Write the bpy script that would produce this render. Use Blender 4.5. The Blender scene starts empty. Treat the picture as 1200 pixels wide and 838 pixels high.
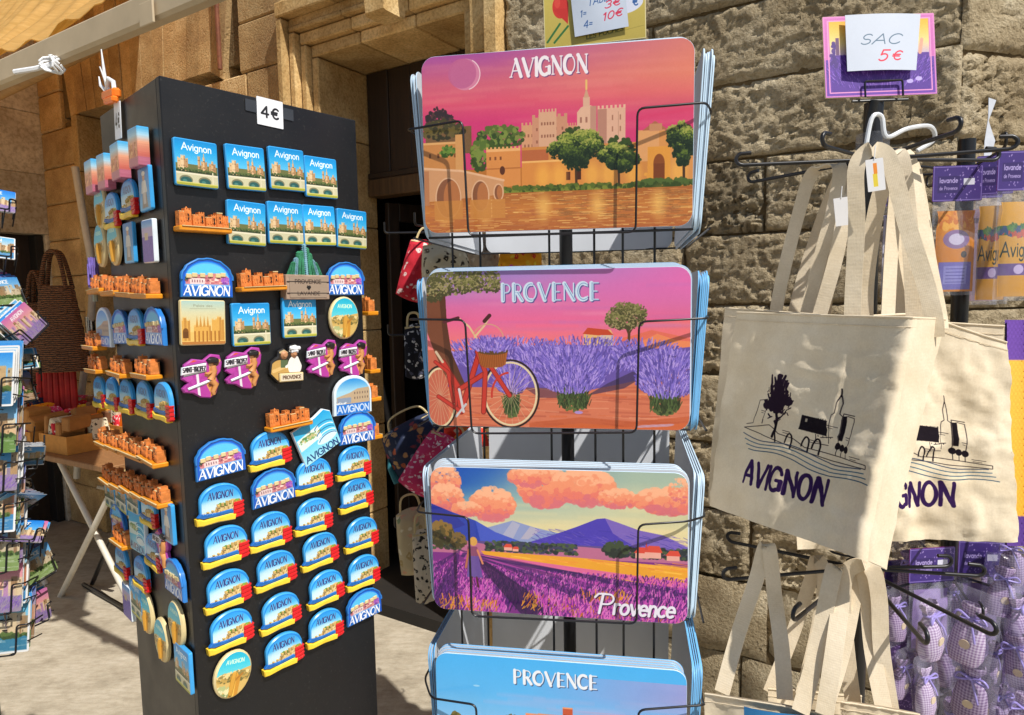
import bpy, bmesh, math, random
import numpy as np
from mathutils import Matrix, Vector
RAD = math.radians
random.seed(7); rng = np.random.default_rng(11)
SC = bpy.context.scene
COL = SC.collection
# ------------------------------------------------------------------ camera
F = 780.0
PITCH, ROLL = RAD(5.2), RAD(1.0)
EYE = np.array([0, 0, 1.6])
FW = np.array([0, math.cos(PITCH), -math.sin(PITCH)])
_r0 = np.array([1., 0, 0]); _u0 = np.array([0, math.sin(PITCH), math.cos(PITCH)])
RT = math.cos(ROLL)*_r0 - math.sin(ROLL)*_u0
UP = math.sin(ROLL)*_r0 + math.cos(ROLL)*_u0
cd = bpy.data.cameras.new('camera'); cam = bpy.data.objects.new('camera', cd); COL.objects.link(cam)
cd.sensor_width = 36; cd.lens = F/1200*36; cd.clip_start = .02; cd.clip_end = 300
cam.matrix_world = Matrix(((RT[0], UP[0], -FW[0], 0), (RT[1], UP[1], -FW[1], 0), (RT[2], UP[2], -FW[2], 1.6), (0, 0, 0, 1)))
SC.camera = cam
# ------------------------------------------------------------------ light
SUN_DIR = np.array([.63, -.777, 0]); SUN_EL = RAD(53)
w = bpy.data.worlds.new('World'); SC.world = w; w.use_nodes = True
nt = w.node_tree; nt.nodes.clear()
sk = nt.nodes.new('ShaderNodeTexSky'); sk.sky_type = 'NISHITA'; sk.sun_disc = False
sk.sun_elevation = SUN_EL; sk.sun_rotation = math.atan2(SUN_DIR[0], SUN_DIR[1])
bg = nt.nodes.new('ShaderNodeBackground'); bg.inputs[1].default_value = .075
ou = nt.nodes.new('ShaderNodeOutputWorld')
nt.links.new(sk.outputs[0], bg.inputs[0]); nt.links.new(bg.outputs[0], ou.inputs[0])
sd = bpy.data.lights.new('sun', 'SUN'); sd.energy = 4.6; sd.angle = RAD(.55); sd.color = (1, .955, .89)
so = bpy.data.objects.new('sun', sd); COL.objects.link(so)
sv = Vector((SUN_DIR[0]*math.cos(SUN_EL), SUN_DIR[1]*math.cos(SUN_EL), math.sin(SUN_EL)))
so.rotation_euler = sv.to_track_quat('Z', 'Y').to_euler(); so.location = (3, -3, 6)
vs = SC.view_settings; vs.view_transform = 'Standard'; vs.look = 'None'; vs.exposure = .2; vs.gamma = 1; vs.use_curve_mapping = False
# ------------------------------------------------------------------ geometry helpers
V3 = lambda *a: np.array(a, float)
def ray(x, y): return FW + (x-600)/F*RT + (419-y)/F*UP
def at(x, y, Z): return EYE + ray(x, y)*Z                     # a point of the photo at a depth in metres
def hit(x, y, P0, N): d = ray(x, y); return EYE + d*(((P0-EYE)@N)/(d@N))
def nrm(v): v = np.asarray(v, float); return v/np.linalg.norm(v)
class MB:
    def __init__(s): s.v = []; s.f = []; s.m = []; s.uv = []
    def add(s, vs, fs, m=0, uvs=None):
        o = len(s.v); s.v.extend([tuple(map(float, p)) for p in vs])
        for k, f in enumerate(fs):
            s.f.append(tuple(o+i for i in f)); s.m.append(m)
            s.uv.append([uvs[i] for i in f] if uvs is not None else [(0., 0.)]*len(f))
        return s
    def box(s, c, sz, ax=None, m=0, ch=0.0):
        ax = ax if ax is not None else np.eye(3); c = np.asarray(c, float); h = np.asarray(sz, float)/2
        if ch <= 0:
            P = [c + sx*h[0]*ax[0] + sy*h[1]*ax[1] + sz_*h[2]*ax[2] for sx in (-1, 1) for sy in (-1, 1) for sz_ in (-1, 1)]
            return s.add(P, [(0, 1, 3, 2), (4, 6, 7, 5), (0, 4, 5, 1), (2, 3, 7, 6), (0, 2, 6, 4), (1, 5, 7, 3)], m)
        P = []; idx = {}
        for a in (-1, 1):
            for b in (-1, 1):
                for d in (-1, 1):
                    for k in range(3):
                        q = [a*h[0], b*h[1], d*h[2]]
                        for j in range(3):
                            if j != k: q[j] -= (a, b, d)[j]*ch
                        idx[(a, b, d, k)] = len(P); P.append(c + q[0]*ax[0] + q[1]*ax[1] + q[2]*ax[2])
        Fs = []
        for k in range(3):
            i, j = (k+1) % 3, (k+2) % 3
            for sg in (-1, 1):
                f = []
                for (p, q) in ((-1, -1), (1, -1), (1, 1), (-1, 1)):
                    t = [0, 0, 0]; t[k] = sg; t[i] = p; t[j] = q; f.append(idx[(*t, k)])
                Fs.append(f if sg > 0 else f[::-1])
        for k in range(3):
            i, j = (k+1) % 3, (k+2) % 3
            for p in (-1, 1):
                for q in (-1, 1):
                    f = []
                    for (sg, kk) in ((-1, i), (1, i), (1, j), (-1, j)):
                        t = [0, 0, 0]; t[k] = sg; t[i] = p; t[j] = q; f.append(idx[(*t, kk)])
                    Fs.append(f if p*q > 0 else f[::-1])
        for a in (-1, 1):
            for b in (-1, 1):
                for d in (-1, 1):
                    f = [idx[(a, b, d, k)] for k in range(3)]
                    Fs.append(f if a*b*d > 0 else f[::-1])
        return s.add(P, Fs, m)
    def tube(s, path, r, n=8, m=0, caps=True):
        path = [np.asarray(p, float) for p in path]; N = len(path); rs = r if hasattr(r, '__len__') else [r]*N
        T = [nrm(path[min(i+1, N-1)]-path[max(i-1, 0)]) for i in range(N)]
        a = nrm(np.cross(T[0], (0.3, .2, .93) if abs(T[0][2]) < .9 else (1, .1, 0))); P = []
        for i in range(N):
            a = nrm(a - (a@T[i])*T[i]); b = np.cross(T[i], a)
            for k in range(n):
                t = 2*math.pi*k/n; P.append(path[i] + rs[i]*(math.cos(t)*a + math.sin(t)*b))
        Fs = [(i*n+k, i*n+(k+1) % n, (i+1)*n+(k+1) % n, (i+1)*n+k) for i in range(N-1) for k in range(n)]
        if caps: Fs += [tuple(range(n))[::-1], tuple((N-1)*n+k for k in range(n))]
        return s.add(P, Fs, m)
    def prism(s, pts, z0, z1, ch=0.0, mf=0, ms=0, mb=None, shrink=None, uvbox=None):
        """outline in xy, from z0 (back) to z1 (front), chamfered front edge"""
        pts = np.asarray(pts, float)
        if np.sum(pts[:, 0]*np.roll(pts[:, 1], -1) - np.roll(pts[:, 0], -1)*pts[:, 1]) < 0: pts = pts[::-1]
        n = len(pts); bb = uvbox or (pts[:, 0].min(), pts[:, 1].min(), pts[:, 0].max(), pts[:, 1].max())
        UVf = lambda q: [((p[0]-bb[0])/(bb[2]-bb[0]), (p[1]-bb[1])/(bb[3]-bb[1])) for p in q]
        inn = pts
        if ch > 0:
            pv, nx = np.roll(pts, 1, 0), np.roll(pts, -1, 0); e1 = pts-pv; e2 = nx-pts
            e1 /= np.linalg.norm(e1, axis=1)[:, None]+1e-12; e2 /= np.linalg.norm(e2, axis=1)[:, None]+1e-12
            nn = np.stack([-(e1+e2)[:, 1], (e1+e2)[:, 0]], 1); nn /= np.linalg.norm(nn, axis=1)[:, None]+1e-12
            inn = pts + nn*ch
        V = [(*p, z0) for p in pts] + [(*p, z1-ch) for p in pts] + [(*p, z1) for p in inn]
        uv = UVf(pts)+UVf(pts)+UVf(inn)
        o = len(s.v)
        side = [(i, (i+1) % n, n+(i+1) % n, n+i) for i in range(n)]
        cham = [(n+i, n+(i+1) % n, 2*n+(i+1) % n, 2*n+i) for i in range(n)]
        s.add(V, side, ms, uv)
        def more(fs, m):
            for f in fs: s.f.append(tuple(o+i for i in f)); s.m.append(m); s.uv.append([uv[i] for i in f])
        if ch > 0: more(cham, ms)
        more([tuple(range(n))[::-1]], ms if mb is None else mb)
        more([tuple(2*n+i for i in range(n))], mf)
        return s
    def grid(s, fn, nu, nv, m=0, flip=False):
        P = []; uv = []
        for j in range(nv+1):
            for i in range(nu+1):
                P.append(fn(i/nu, j/nv)); uv.append((i/nu, j/nv))
        Fs = [(j*(nu+1)+i, j*(nu+1)+i+1, (j+1)*(nu+1)+i+1, (j+1)*(nu+1)+i) for j in range(nv) for i in range(nu)]
        if flip: Fs = [f[::-1] for f in Fs]
        return s.add(P, Fs, m, uv)
    def mesh(s, name, mats, smooth=None):
        me = bpy.data.meshes.new(name); me.from_pydata(s.v, [], s.f)
        for m in mats: me.materials.append(m)
        me.polygons.foreach_set('material_index', s.m)
        uvl = me.uv_layers.new(name='UVMap')
        uvl.data.foreach_set('uv', [c for f in s.uv for q in f for c in q])
        me.validate(); me.update()
        if smooth is not None:
            me.shade_smooth(); 
            if smooth < 180: me.set_sharp_from_angle(angle=RAD(smooth))
        return me
def M(*a): return list(a)
def link(name, me, parent=None, mat=None):
    o = bpy.data.objects.new(name, me); COL.objects.link(o)
    if parent is not None: o.parent = parent
    if mat is not None: o.matrix_world = mat
    return o
def obj(name, mb, mats, parent=None, smooth=40): return link(name, mb.mesh(name, mats if isinstance(mats, list) else [mats], smooth), parent)
def tag(o, label, cat, group=None, kind=None):
    if label: o['label'] = label
    if cat: o['category'] = cat
    if group: o['group'] = group
    if kind: o['kind'] = kind
    return o
def thing(name, label, cat, loc=(0, 0, 0), group=None, mat=None):
    o = bpy.data.objects.new(name, None); COL.objects.link(o); o.empty_display_size = .05
    if mat is not None: o.matrix_world = mat
    else: o.location = loc
    return tag(o, label, cat, group)
def dup(o, mat, label, group=None):
    c = o.copy(); COL.objects.link(c); c.matrix_world = mat; c['label'] = label
    if group: c['group'] = group
    for ch in o.children:
        k = ch.copy(); COL.objects.link(k); k.parent = c
        for g in ch.children:
            q = g.copy(); COL.objects.link(q); q.parent = k
    return c
def frame(loc, x, y, z=None):
    x = nrm(x); z = nrm(np.cross(x, y)) if z is None else z; y = np.cross(z, x)
    return Matrix(((x[0], y[0], z[0], loc[0]), (x[1], y[1], z[1], loc[1]), (x[2], y[2], z[2], loc[2]), (0, 0, 0, 1)))
def rel(P, base): return np.asarray(P, float)-np.asarray(base, float)
def rrect(w, h, r, n=5, cx=0, cy=0):
    P = []
    for (sx, sy, a0) in ((1, 1, 0), (-1, 1, 90), (-1, -1, 180), (1, -1, 270)):
        for k in range(n+1):
            t = RAD(a0+90*k/n); P.append((cx+sx*(w/2-r)+r*math.cos(t), cy+sy*(h/2-r)+r*math.sin(t)))
    return P
# ------------------------------------------------------------------ materials
def lin(c): return tuple(((x/12.92) if x <= .04045 else ((x+.055)/1.055)**2.4) for x in c)
def hexc(h): return tuple(int(h[i:i+2], 16)/255 for i in (0, 2, 4))
def S(h): return (*lin(hexc(h)), 1)
class NT:
    def __init__(s, name):
        s.m = bpy.data.materials.new(name); s.m.use_nodes = True; s.t = s.m.node_tree; s.b = s.t.nodes['Principled BSDF']
    def n(s, t, **k):
        q = s.t.nodes.new(t)
        for a, b in k.items():
            if a.startswith('i_'): q.inputs[int(a[2:]) if a[2:].isdigit() else a[2:].replace('_', ' ')].default_value = b
            else: setattr(q, a, b)
        return q
    def l(s, a, b): s.t.links.new(a, b)
    def ramp(s, src, stops):
        r = s.n('ShaderNodeValToRGB'); e = r.color_ramp.elements
        while len(e) < len(stops): e.new(.5)
        for k, (p, c) in enumerate(stops): e[k].position = p; e[k].color = c
        s.l(src, r.inputs[0]); return r.outputs[0]
    def bump(s, src, strength=.3, dist=.01, prev=None):
        b = s.n('ShaderNodeBump'); b.inputs['Strength'].default_value = strength; b.inputs['Distance'].default_value = dist
        s.l(src, b.inputs['Height'])
        if prev is not None: s.l(prev, b.inputs['Normal'])
        return b.outputs[0]
    def mix(s, fac, a, b, mode='MIX'):
        q = s.n('ShaderNodeMix', data_type='RGBA', blend_type=mode)
        for sock, v in ((0, fac), (6, a), (7, b)):
            if hasattr(v, 'links') or isinstance(v, bpy.types.NodeSocket): s.l(v, q.inputs[sock])
            else: q.inputs[sock].default_value = v
        return q.outputs[2]
    def coord(s, kind='Object', scale=(1, 1, 1)):
        c = s.n('ShaderNodeTexCoord'); mp = s.n('ShaderNodeMapping'); mp.inputs['Scale'].default_value = scale
        s.l(c.outputs[kind], mp.inputs[0]); return mp.outputs[0]
    def noise(s, co, sc, det=4, rough=.55, out=0):
        q = s.n('ShaderNodeTexNoise'); q.inputs['Scale'].default_value = sc; q.inputs['Detail'].default_value = det; q.inputs['Roughness'].default_value = rough
        s.l(co, q.inputs['Vector']); return q.outputs[out]
    def voro(s, co, sc, feature='F1', out='Distance', rnd=1):
        q = s.n('ShaderNodeTexVoronoi', feature=feature); q.inputs['Scale'].default_value = sc; q.inputs['Randomness'].default_value = rnd
        s.l(co, q.inputs['Vector']); return q.outputs[out]
    def set(s, rough=None, col=None, normal=None, spec=None, **k):
        if rough is not None:
            if isinstance(rough, (int, float)): s.b.inputs['Roughness'].default_value = rough
            else: s.l(rough, s.b.inputs['Roughness'])
        if col is not None:
            if isinstance(col, tuple): s.b.inputs['Base Color'].default_value = col
            else: s.l(col, s.b.inputs['Base Color'])
        if normal is not None: s.l(normal, s.b.inputs['Normal'])
        if spec is not None: s.b.inputs['Specular IOR Level'].default_value = spec
        for a, b in k.items(): s.b.inputs[a.replace('_', ' ')].default_value = b
        return s.m
def simple(name, h, rough=.5, var=.12, sc=30, bump=0, spec=.5, metal=0):
    t = NT(name); co = t.coord(); c = S(h); nz = t.noise(co, sc)
    lo = tuple(max(0, x*(1-var)) for x in c[:3])+(1,); hi = tuple(min(1, x*(1+var)) for x in c[:3])+(1,)
    return t.set(rough, t.ramp(nz, [(.3, lo), (.7, hi)]), t.bump(nz, bump, .002) if bump else None, spec, Metallic=metal)
MT = {}
MT['wire'] = simple('black_wire', '16161a', .38, .2, 40)
MT['pole'] = simple('black_pole', '121214', .35, .2, 30)
MT['white'] = simple('white_card', 'e6e8ea', .45, .03)
MT['matback'] = simple('mat_back', 'ccd0d6', .5, .05, 8)
MT['matedge'] = simple('mat_edge', 'c3dcf0', .4, .12, 9)
MT['matblue'] = simple('mat_blue_edge', '6fb3e6', .4, .12, 9)
MT['chrome'] = simple('steel', 'c8c8c8', .25, .05, metal=1)
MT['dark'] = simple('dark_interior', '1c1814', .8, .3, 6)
MT['cream'] = simple('cream_cloth', 'd8c49c', .8, .1, 12)
MT['whitepole'] = simple('white_tube', 'cfc8b8', .5, .08)
MT['orange'] = simple('orange_plastic', 'f07818', .4, .1)
MT['castle'] = None
def stone_mat(name, cols, pit, bump, fine=70, dist=.012):
    t = NT(name); co = t.coord(); g = t.n('ShaderNodeObjectInfo')
    ofs = t.n('ShaderNodeVectorMath', operation='ADD'); t.l(co, ofs.inputs[0])
    sc = t.n('ShaderNodeVectorMath', operation='SCALE'); t.l(g.outputs['Location'], sc.inputs[0]); sc.inputs['Scale'].default_value = 1.0
    t.l(sc.outputs[0], ofs.inputs[1]); c = ofs.outputs[0]
    n1 = t.noise(c, 5, 6, .6); n2 = t.noise(c, fine, 5, .65); v = t.voro(c, 34); 
    base = t.ramp(n1, [(.3, S(cols[0])), (.52, S(cols[1])), (.72, S(cols[2]))])
    spk = t.ramp(n2, [(.34, (.7, .67, .62, 1)), (.56, (1, 1, 1, 1))])
    stn = t.ramp(t.noise(c, 2.2, 7, .7), [(.38, (.72, .69, .65, 1)), (.55, (1, 1, 1, 1))]); colr = t.mix(1., t.mix(.8, base, stn, 'MULTIPLY'), spk, 'MULTIPLY')
    hu = t.n('ShaderNodeHueSaturation'); t.l(colr, hu.inputs['Color'])
    rr = t.n('ShaderNodeMapRange'); t.l(g.outputs['Random'], rr.inputs[0]); rr.inputs[3].default_value = .8; rr.inputs[4].default_value = 1.14
    t.l(rr.outputs[0], hu.inputs['Value'])
    pm = t.ramp(v, [(.05, (0, 0, 0, 1)), (.35, (1, 1, 1, 1))])
    gate = t.ramp(t.noise(c, 9, 3), [(.45, (1, 1, 1, 1)), (.62, (0, 0, 0, 1))])
    pits = t.mix(gate, pm, (1, 1, 1, 1))
    b1 = t.bump(pits, pit, dist); b2 = t.bump(n2, bump, dist, b1)
    return t.set(.92, hu.outputs[0], b2, .25)
MT['rough'] = stone_mat('pitted_limestone', ('a39274', 'bcac8d', 'd3c6aa'), .9, 1., 95, .012)
MT['smooth'] = stone_mat('dressed_limestone', ('b8966a', 'd2b07c', 'e6ca98'), .5, .9, 110, .008)
MT['trim'] = stone_mat('door_limestone', ('bd9860', 'd4b27a', 'e6ca96'), .35, .55, 80, .006)
MT['mortar'] = stone_mat('mortar', ('5f5038', '776446', '8a7552'), .5, .8, 60, .01)
MT['pale'] = stone_mat('far_limestone', ('c2b49c', 'd6cab2', 'e2d8c4'), .2, .3, 40, .006)
def wood_mat(name, a, b, rough=.55):
    t = NT(name); co = t.coord('Object', (14, 14, 1.2)); n1 = t.noise(co, 4, 6, .6)
    return t.set(rough, t.ramp(n1, [(.3, S(a)), (.7, S(b))]), t.bump(n1, .2, .003))
MT['darkwood'] = wood_mat('dark_wood', '20160d', '33241a')
MT['palewood'] = wood_mat('pale_wood', '9a8a78', 'b8a894', .7)
def ground_mat():
    t = NT('worn_paving'); co = t.coord(); n1 = t.noise(co, 1.3, 6, .62); n2 = t.noise(t.coord('Object', (9, 30, 9)), 1.6, 5, .7); n3 = t.noise(co, 160, 3, .6); sp = t.voro(co, 55)
    n4 = t.noise(co, 5.5, 7, .7); c = t.mix(.6, t.ramp(n1, [(.32, S('9c9280')), (.55, S('b4aa96')), (.75, S('c6bca8'))]), t.ramp(n4, [(.3, S('857b69')), (.5, S('b4aa96')), (.7, S('cdc4b2'))]))
    c = t.mix(.75, c, t.ramp(n2, [(.35, (.72, .7, .67, 1)), (.6, (1, 1, 1, 1))]), 'MULTIPLY')
    c = t.mix(.8, c, t.ramp(sp, [(.02, (1.35, 1.3, 1.25, 1)), (.10, (1, 1, 1, 1))]), 'MULTIPLY')
    return t.set(.85, c, t.bump(n3, .35, .004, t.bump(n2, .35, .006)), .3)
MT['ground'] = ground_mat()
def canvas_mat(name, a, b, img=None):
    t = NT(name); co = t.coord('UV', (1, 1, 1)); w1 = t.n('ShaderNodeTexWave', wave_type='BANDS', bands_direction='X'); w2 = t.n('ShaderNodeTexWave', wave_type='BANDS', bands_direction='Y')
    for q in (w1, w2): q.inputs['Scale'].default_value = 55; q.inputs['Distortion'].default_value = .8; t.l(co, q.inputs['Vector'])
    wv = t.mix(.5, w1.outputs[0], w2.outputs[0]); oc = t.coord(); n1 = t.noise(oc, 14, 5); nf = t.noise(oc, 300, 2)
    c = t.ramp(n1, [(.3, S(a)), (.7, S(b))]); c = t.mix(.5, c, t.ramp(nf, [(.3, (.85, .83, .8, 1)), (.7, (1, 1, 1, 1))]), 'MULTIPLY')
    if img:
        ti = t.n('ShaderNodeTexImage'); ti.image = img; t.l(t.coord('UV'), ti.inputs[0]); ti.extension = 'EXTEND'
        c = t.mix(1., c, ti.outputs[0], 'MULTIPLY')
    return t.set(.9, c, t.bump(wv, .12, .001, t.bump(n1, .5, .006)), .15)
def floral(name, bgc, cols, sc=34, rough=.8):
    t = NT(name); co = t.coord(); wob = t.noise(co, sc*.8, 2, .5, 1); add = t.n('ShaderNodeVectorMath', operation='MULTIPLY_ADD'); t.l(wob, add.inputs[0]); add.inputs[1].default_value = (.03,)*3; t.l(co, add.inputs[2])
    d = t.voro(add.outputs[0], sc); cc = t.n('ShaderNodeSeparateColor'); t.l(t.voro(add.outputs[0], sc, 'F1', 'Color'), cc.inputs[0])
    k = len(cols); r = t.n('ShaderNodeValToRGB'); r.color_ramp.interpolation = 'CONSTANT'; e = r.color_ramp.elements
    while len(e) < k: e.new(.5)
    for i, h in enumerate(cols): e[i].position = i/k; e[i].color = S(h)
    t.l(cc.outputs[0], r.inputs[0]); rk = t.ramp(d, [(.30, (1, 1, 1, 1)), (.42, (0, 0, 0, 1))])
    c = t.mix(rk, S(bgc), r.outputs[0]); c = t.mix(t.ramp(d, [(.08, (1, 1, 1, 1)), (.14, (0, 0, 0, 1))]), c, S(bgc))
    return t.set(rough, c, t.bump(t.noise(co, 40, 4), .4, .004), .3)
def gingham(name, a, b, sc=110):
    t = NT(name); co = t.coord(); x = t.n('ShaderNodeSeparateXYZ'); t.l(co, x.inputs[0]); o = []
    for k in (0, 2):
        q = t.n('ShaderNodeMath', operation='MULTIPLY'); t.l(x.outputs[k], q.inputs[0]); q.inputs[1].default_value = sc*6
        s = t.n('ShaderNodeMath', operation='SINE'); t.l(q.outputs[0], s.inputs[0]); g = t.n('ShaderNodeMath', operation='GREATER_THAN'); t.l(s.outputs[0], g.inputs[0]); g.inputs[1].default_value = .1; o.append(g.outputs[0])
    ad = t.n('ShaderNodeMath', operation='ADD'); t.l(o[0], ad.inputs[0]); t.l(o[1], ad.inputs[1]); hf = t.n('ShaderNodeMath', operation='MULTIPLY'); t.l(ad.outputs[0], hf.inputs[0]); hf.inputs[1].default_value = .5
    return t.set(.8, t.mix(hf.outputs[0], S(a), S(b)), t.bump(t.noise(co, 60, 3), .4, .003), .2)
def clear_mat(name, tint='dfe4ee', fac=.12):
    t = NT(name); t.t.nodes.remove(t.b); tr = t.n('ShaderNodeBsdfTransparent'); tr.inputs[0].default_value = (.97, .97, 1, 1)
    gl = t.n('ShaderNodeBsdfPrincipled'); gl.inputs['Base Color'].default_value = S(tint); gl.inputs['Roughness'].default_value = .12
    nz = t.noise(t.coord(), 26, 3); t.l(t.bump(nz, .35, .006), gl.inputs['Normal'])
    mx = t.n('ShaderNodeMixShader'); t.l(t.ramp(nz, [(.35, (fac*.5,)*3+(1,)), (.7, (fac*1.7,)*3+(1,))]), mx.inputs[0]); t.l(tr.outputs[0], mx.inputs[1]); t.l(gl.outputs[0], mx.inputs[2])
    t.l(mx.outputs[0], t.t.nodes['Material Output'].inputs[0]); return t.m
MT['clear'] = clear_mat('clear_film', fac=.09); MT['film'] = clear_mat('thin_film', 'd4d0e0', .10); MT['glass'] = clear_mat('dark_glass', '20242a', .12)
def black_panel():
    t = NT('black_painted_board'); co = t.coord(); n1 = t.noise(co, 6, 6, .65); n2 = t.noise(co, 9, 5)
    c = t.ramp(n1, [(.3, S('0e0e10')), (.62, S('141416')), (.8, S('202022'))])
    sc_ = t.ramp(t.noise(t.coord('Object', (3, 3, 26)), 6, 5, .7), [(.68, (0, 0, 0, 1)), (.76, (.25, .25, .25, 1))]); du = t.ramp(t.noise(co, 240, 2), [(.62, (0, 0, 0, 1)), (.8, (.35, .35, .35, 1))])
    c = t.mix(sc_, c, S('3a3a3c')); c = t.mix(du, c, S('4a4844'))
    return t.set(t.ramp(n2, [(.3, (.34,)*3+(1,)), (.7, (.5,)*3+(1,))]), c, t.bump(n1, .06, .004), .5)
MT['panel'] = black_panel()
# ------------------------------------------------------------------ painter: flat prints made in memory
def arc(cx, cy, rx, ry, a0, a1, n=14): return [(cx+rx*math.cos(RAD(a0+(a1-a0)*k/n)), cy+ry*math.sin(RAD(a0+(a1-a0)*k/n))) for k in range(n+1)]
GL = {  # stroke letters: width, strokes as (thick?, points)
 'A': (.84, [(0, [(0, 0), (.42, 1)]), (1, [(.42, 1), (.84, 0)]), (0, [(.16, .34), (.68, .34)])]),
 'V': (.84, [(1, [(0, 1), (.42, 0)]), (0, [(.42, 0), (.84, 1)])]),
 'I': (.12, [(1, [(.06, 0), (.06, 1)])]),
 'G': (.84, [(1, arc(.42, .5, .42, .5, 60, 300)), (0, [(.63, .07), (.8, .12)]), (1, [(.8, .08), (.8, .45)]), (0, [(.5, .45), (.82, .45)]), (0, arc(.42, .5, .42, .5, 30, 62))]),
 'N': (.8, [(0, [(.06, 0), (.06, 1)]), (1, [(.06, 1), (.74, 0)]), (0, [(.74, 0), (.74, 1)])]),
 'O': (.86, [(1, arc(.43, .5, .42, .5, 80, 280)), (0, arc(.43, .5, .42, .5, -80, 80))]),
 'P': (.64, [(1, [(.06, 0), (.06, 1)]), (0, [(.06, 1), (.3, 1)]+arc(.32, .74, .28, .26, 90, -90)+[(.06, .48)])]),
 'R': (.68, [(1, [(.06, 0), (.06, 1)]), (0, [(.06, 1), (.3, 1)]+arc(.32, .74, .28, .26, 90, -90)+[(.06, .48)]), (1, [(.3, .48), (.66, 0)])]),
 'E': (.58, [(1, [(.06, 0), (.06, 1)]), (0, [(.06, 1), (.56, 1)]), (0, [(.06, .5), (.46, .5)]), (0, [(.06, 0), (.56, 0)])]),
 'C': (.78, [(1, arc(.42, .5, .42, .5, 60, 300)), (0, arc(.42, .5, .42, .5, 40, 62)), (0, arc(.42, .5, .42, .5, 298, 322))]),
 'S': (.6, [(0, arc(.3, .74, .26, .26, 30, 270)), (0, arc(.3, .25, .28, .25, 90, -150))]),
 'T': (.7, [(1, [(.35, 0), (.35, 1)]), (0, [(0, 1), (.7, 1)])]),
 'D': (.74, [(1, [(.06, 0), (.06, 1)]), (0, [(.06, 1), (.25, 1)]+arc(.25, .5, .47, .5, 90, -90)+[(.06, 0)])]),
 'B': (.62, [(1, [(.06, 0), (.06, 1)]), (0, [(.06, 1), (.28, 1)]+arc(.3, .76, .24, .24, 90, -90)+[(.06, .52)]), (0, [(.3, .52)]+arc(.3, .26, .28, .26, 90, -90)+[(.06, 0)])]),
 'L': (.5, [(1, [(.06, 0), (.06, 1)]), (0, [(.06, 0), (.5, 0)])]),
 'Z': (.64, [(0, [(.04, 1), (.6, 1)]), (1, [(.6, 1), (.04, 0)]), (0, [(.04, 0), (.62, 0)])]),
 'U': (.74, [(1, [(.06, 1), (.06, .35)]+arc(.37, .33, .31, .33, 180, 360)+[(.68, 1)])]),
 'H': (.76, [(1, [(.06, 0), (.06, 1)]), (1, [(.7, 0), (.7, 1)]), (0, [(.06, .5), (.7, .5)])]),
 '-': (.4, [(0, [(.05, .48), (.35, .48)])]), ' ': (.35, []), '=': (.5, [(0, [(.05, .6), (.45, .6)]), (0, [(.05, .35), (.45, .35)])]),
 '€': (.66, [(1, arc(.42, .5, .32, .48, 50, 310)), (0, [(0, .6), (.52, .6)]), (0, [(0, .42), (.48, .42)])]),
 '4': (.66, [(0, [(.5, 0), (.5, 1), (.02, .3), (.66, .3)])]), '5': (.58, [(0, [(.54, 1), (.1, 1), (.08, .55)]+arc(.28, .32, .28, .32, 115, -140))]),
 '3': (.56, [(0, arc(.26, .74, .25, .26, 150, -80)), (0, arc(.26, .25, .28, .26, 90, -150))]), '1': (.3, [(0, [(.02, .8), (.2, 1), (.2, 0)])]),
 '0': (.6, [(0, arc(.3, .5, .28, .5, 0, 360, 20))]), '2': (.56, [(0, arc(.27, .72, .25, .28, 160, -30)+[(.02, 0), (.54, 0)])]),
 'v': (.5, [(0, [(0, .62), (.24, 0), (.5, .62)])]), 'i': (.12, [(0, [(.06, 0), (.06, .62)]), (0, [(.06, .84), (.06, .86)])]),
 'g': (.54, [(0, arc(.25, .31, .24, .31, 0, 360, 18)), (0, [(.49, .62), (.49, -.1)]+arc(.25, -.1, .24, .2, 0, -150))]),
 'n': (.5, [(0, [(.05, 0), (.05, .62)]), (0, arc(.25, .38, .2, .24, 180, 0)+[(.45, 0)])]), 'o': (.54, [(0, arc(.26, .31, .25, .31, 0, 360, 18))]),
 'r': (.36, [(0, [(.05, 0), (.05, .62)]), (0, arc(.25, .4, .2, .22, 170, 60))]), 'e': (.5, [(0, [(.03, .33), (.48, .33)]+arc(.25, .31, .24, .31, 0, 310))]),
 'c': (.46, [(0, arc(.26, .31, .25, .31, 50, 310))]), 'a': (.5, [(0, arc(.24, .31, .23, .31, 0, 360, 18)), (0, [(.47, .62), (.47, 0)])]),
 's': (.4, [(0, arc(.2, .46, .17, .16, 40, 260)), (0, arc(.2, .16, .18, .16, 90, -140))]), 't': (.34, [(0, [(.16, .9), (.16, .1), (.3, 0)]), (0, [(0, .62), (.32, .62)])]),
 'd': (.54, [(0, arc(.25, .31, .24, .31, 0, 360, 18)), (0, [(.49, 1), (.49, 0)])]), 'l': (.12, [(0, [(.06, 0), (.06, 1)])]), 'u': (.5, [(0, [(.05, .62), (.05, .2)]+arc(.25, .22, .2, .22, 180, 360)), (0, [(.45, .62), (.45, 0)])]),
}
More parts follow.
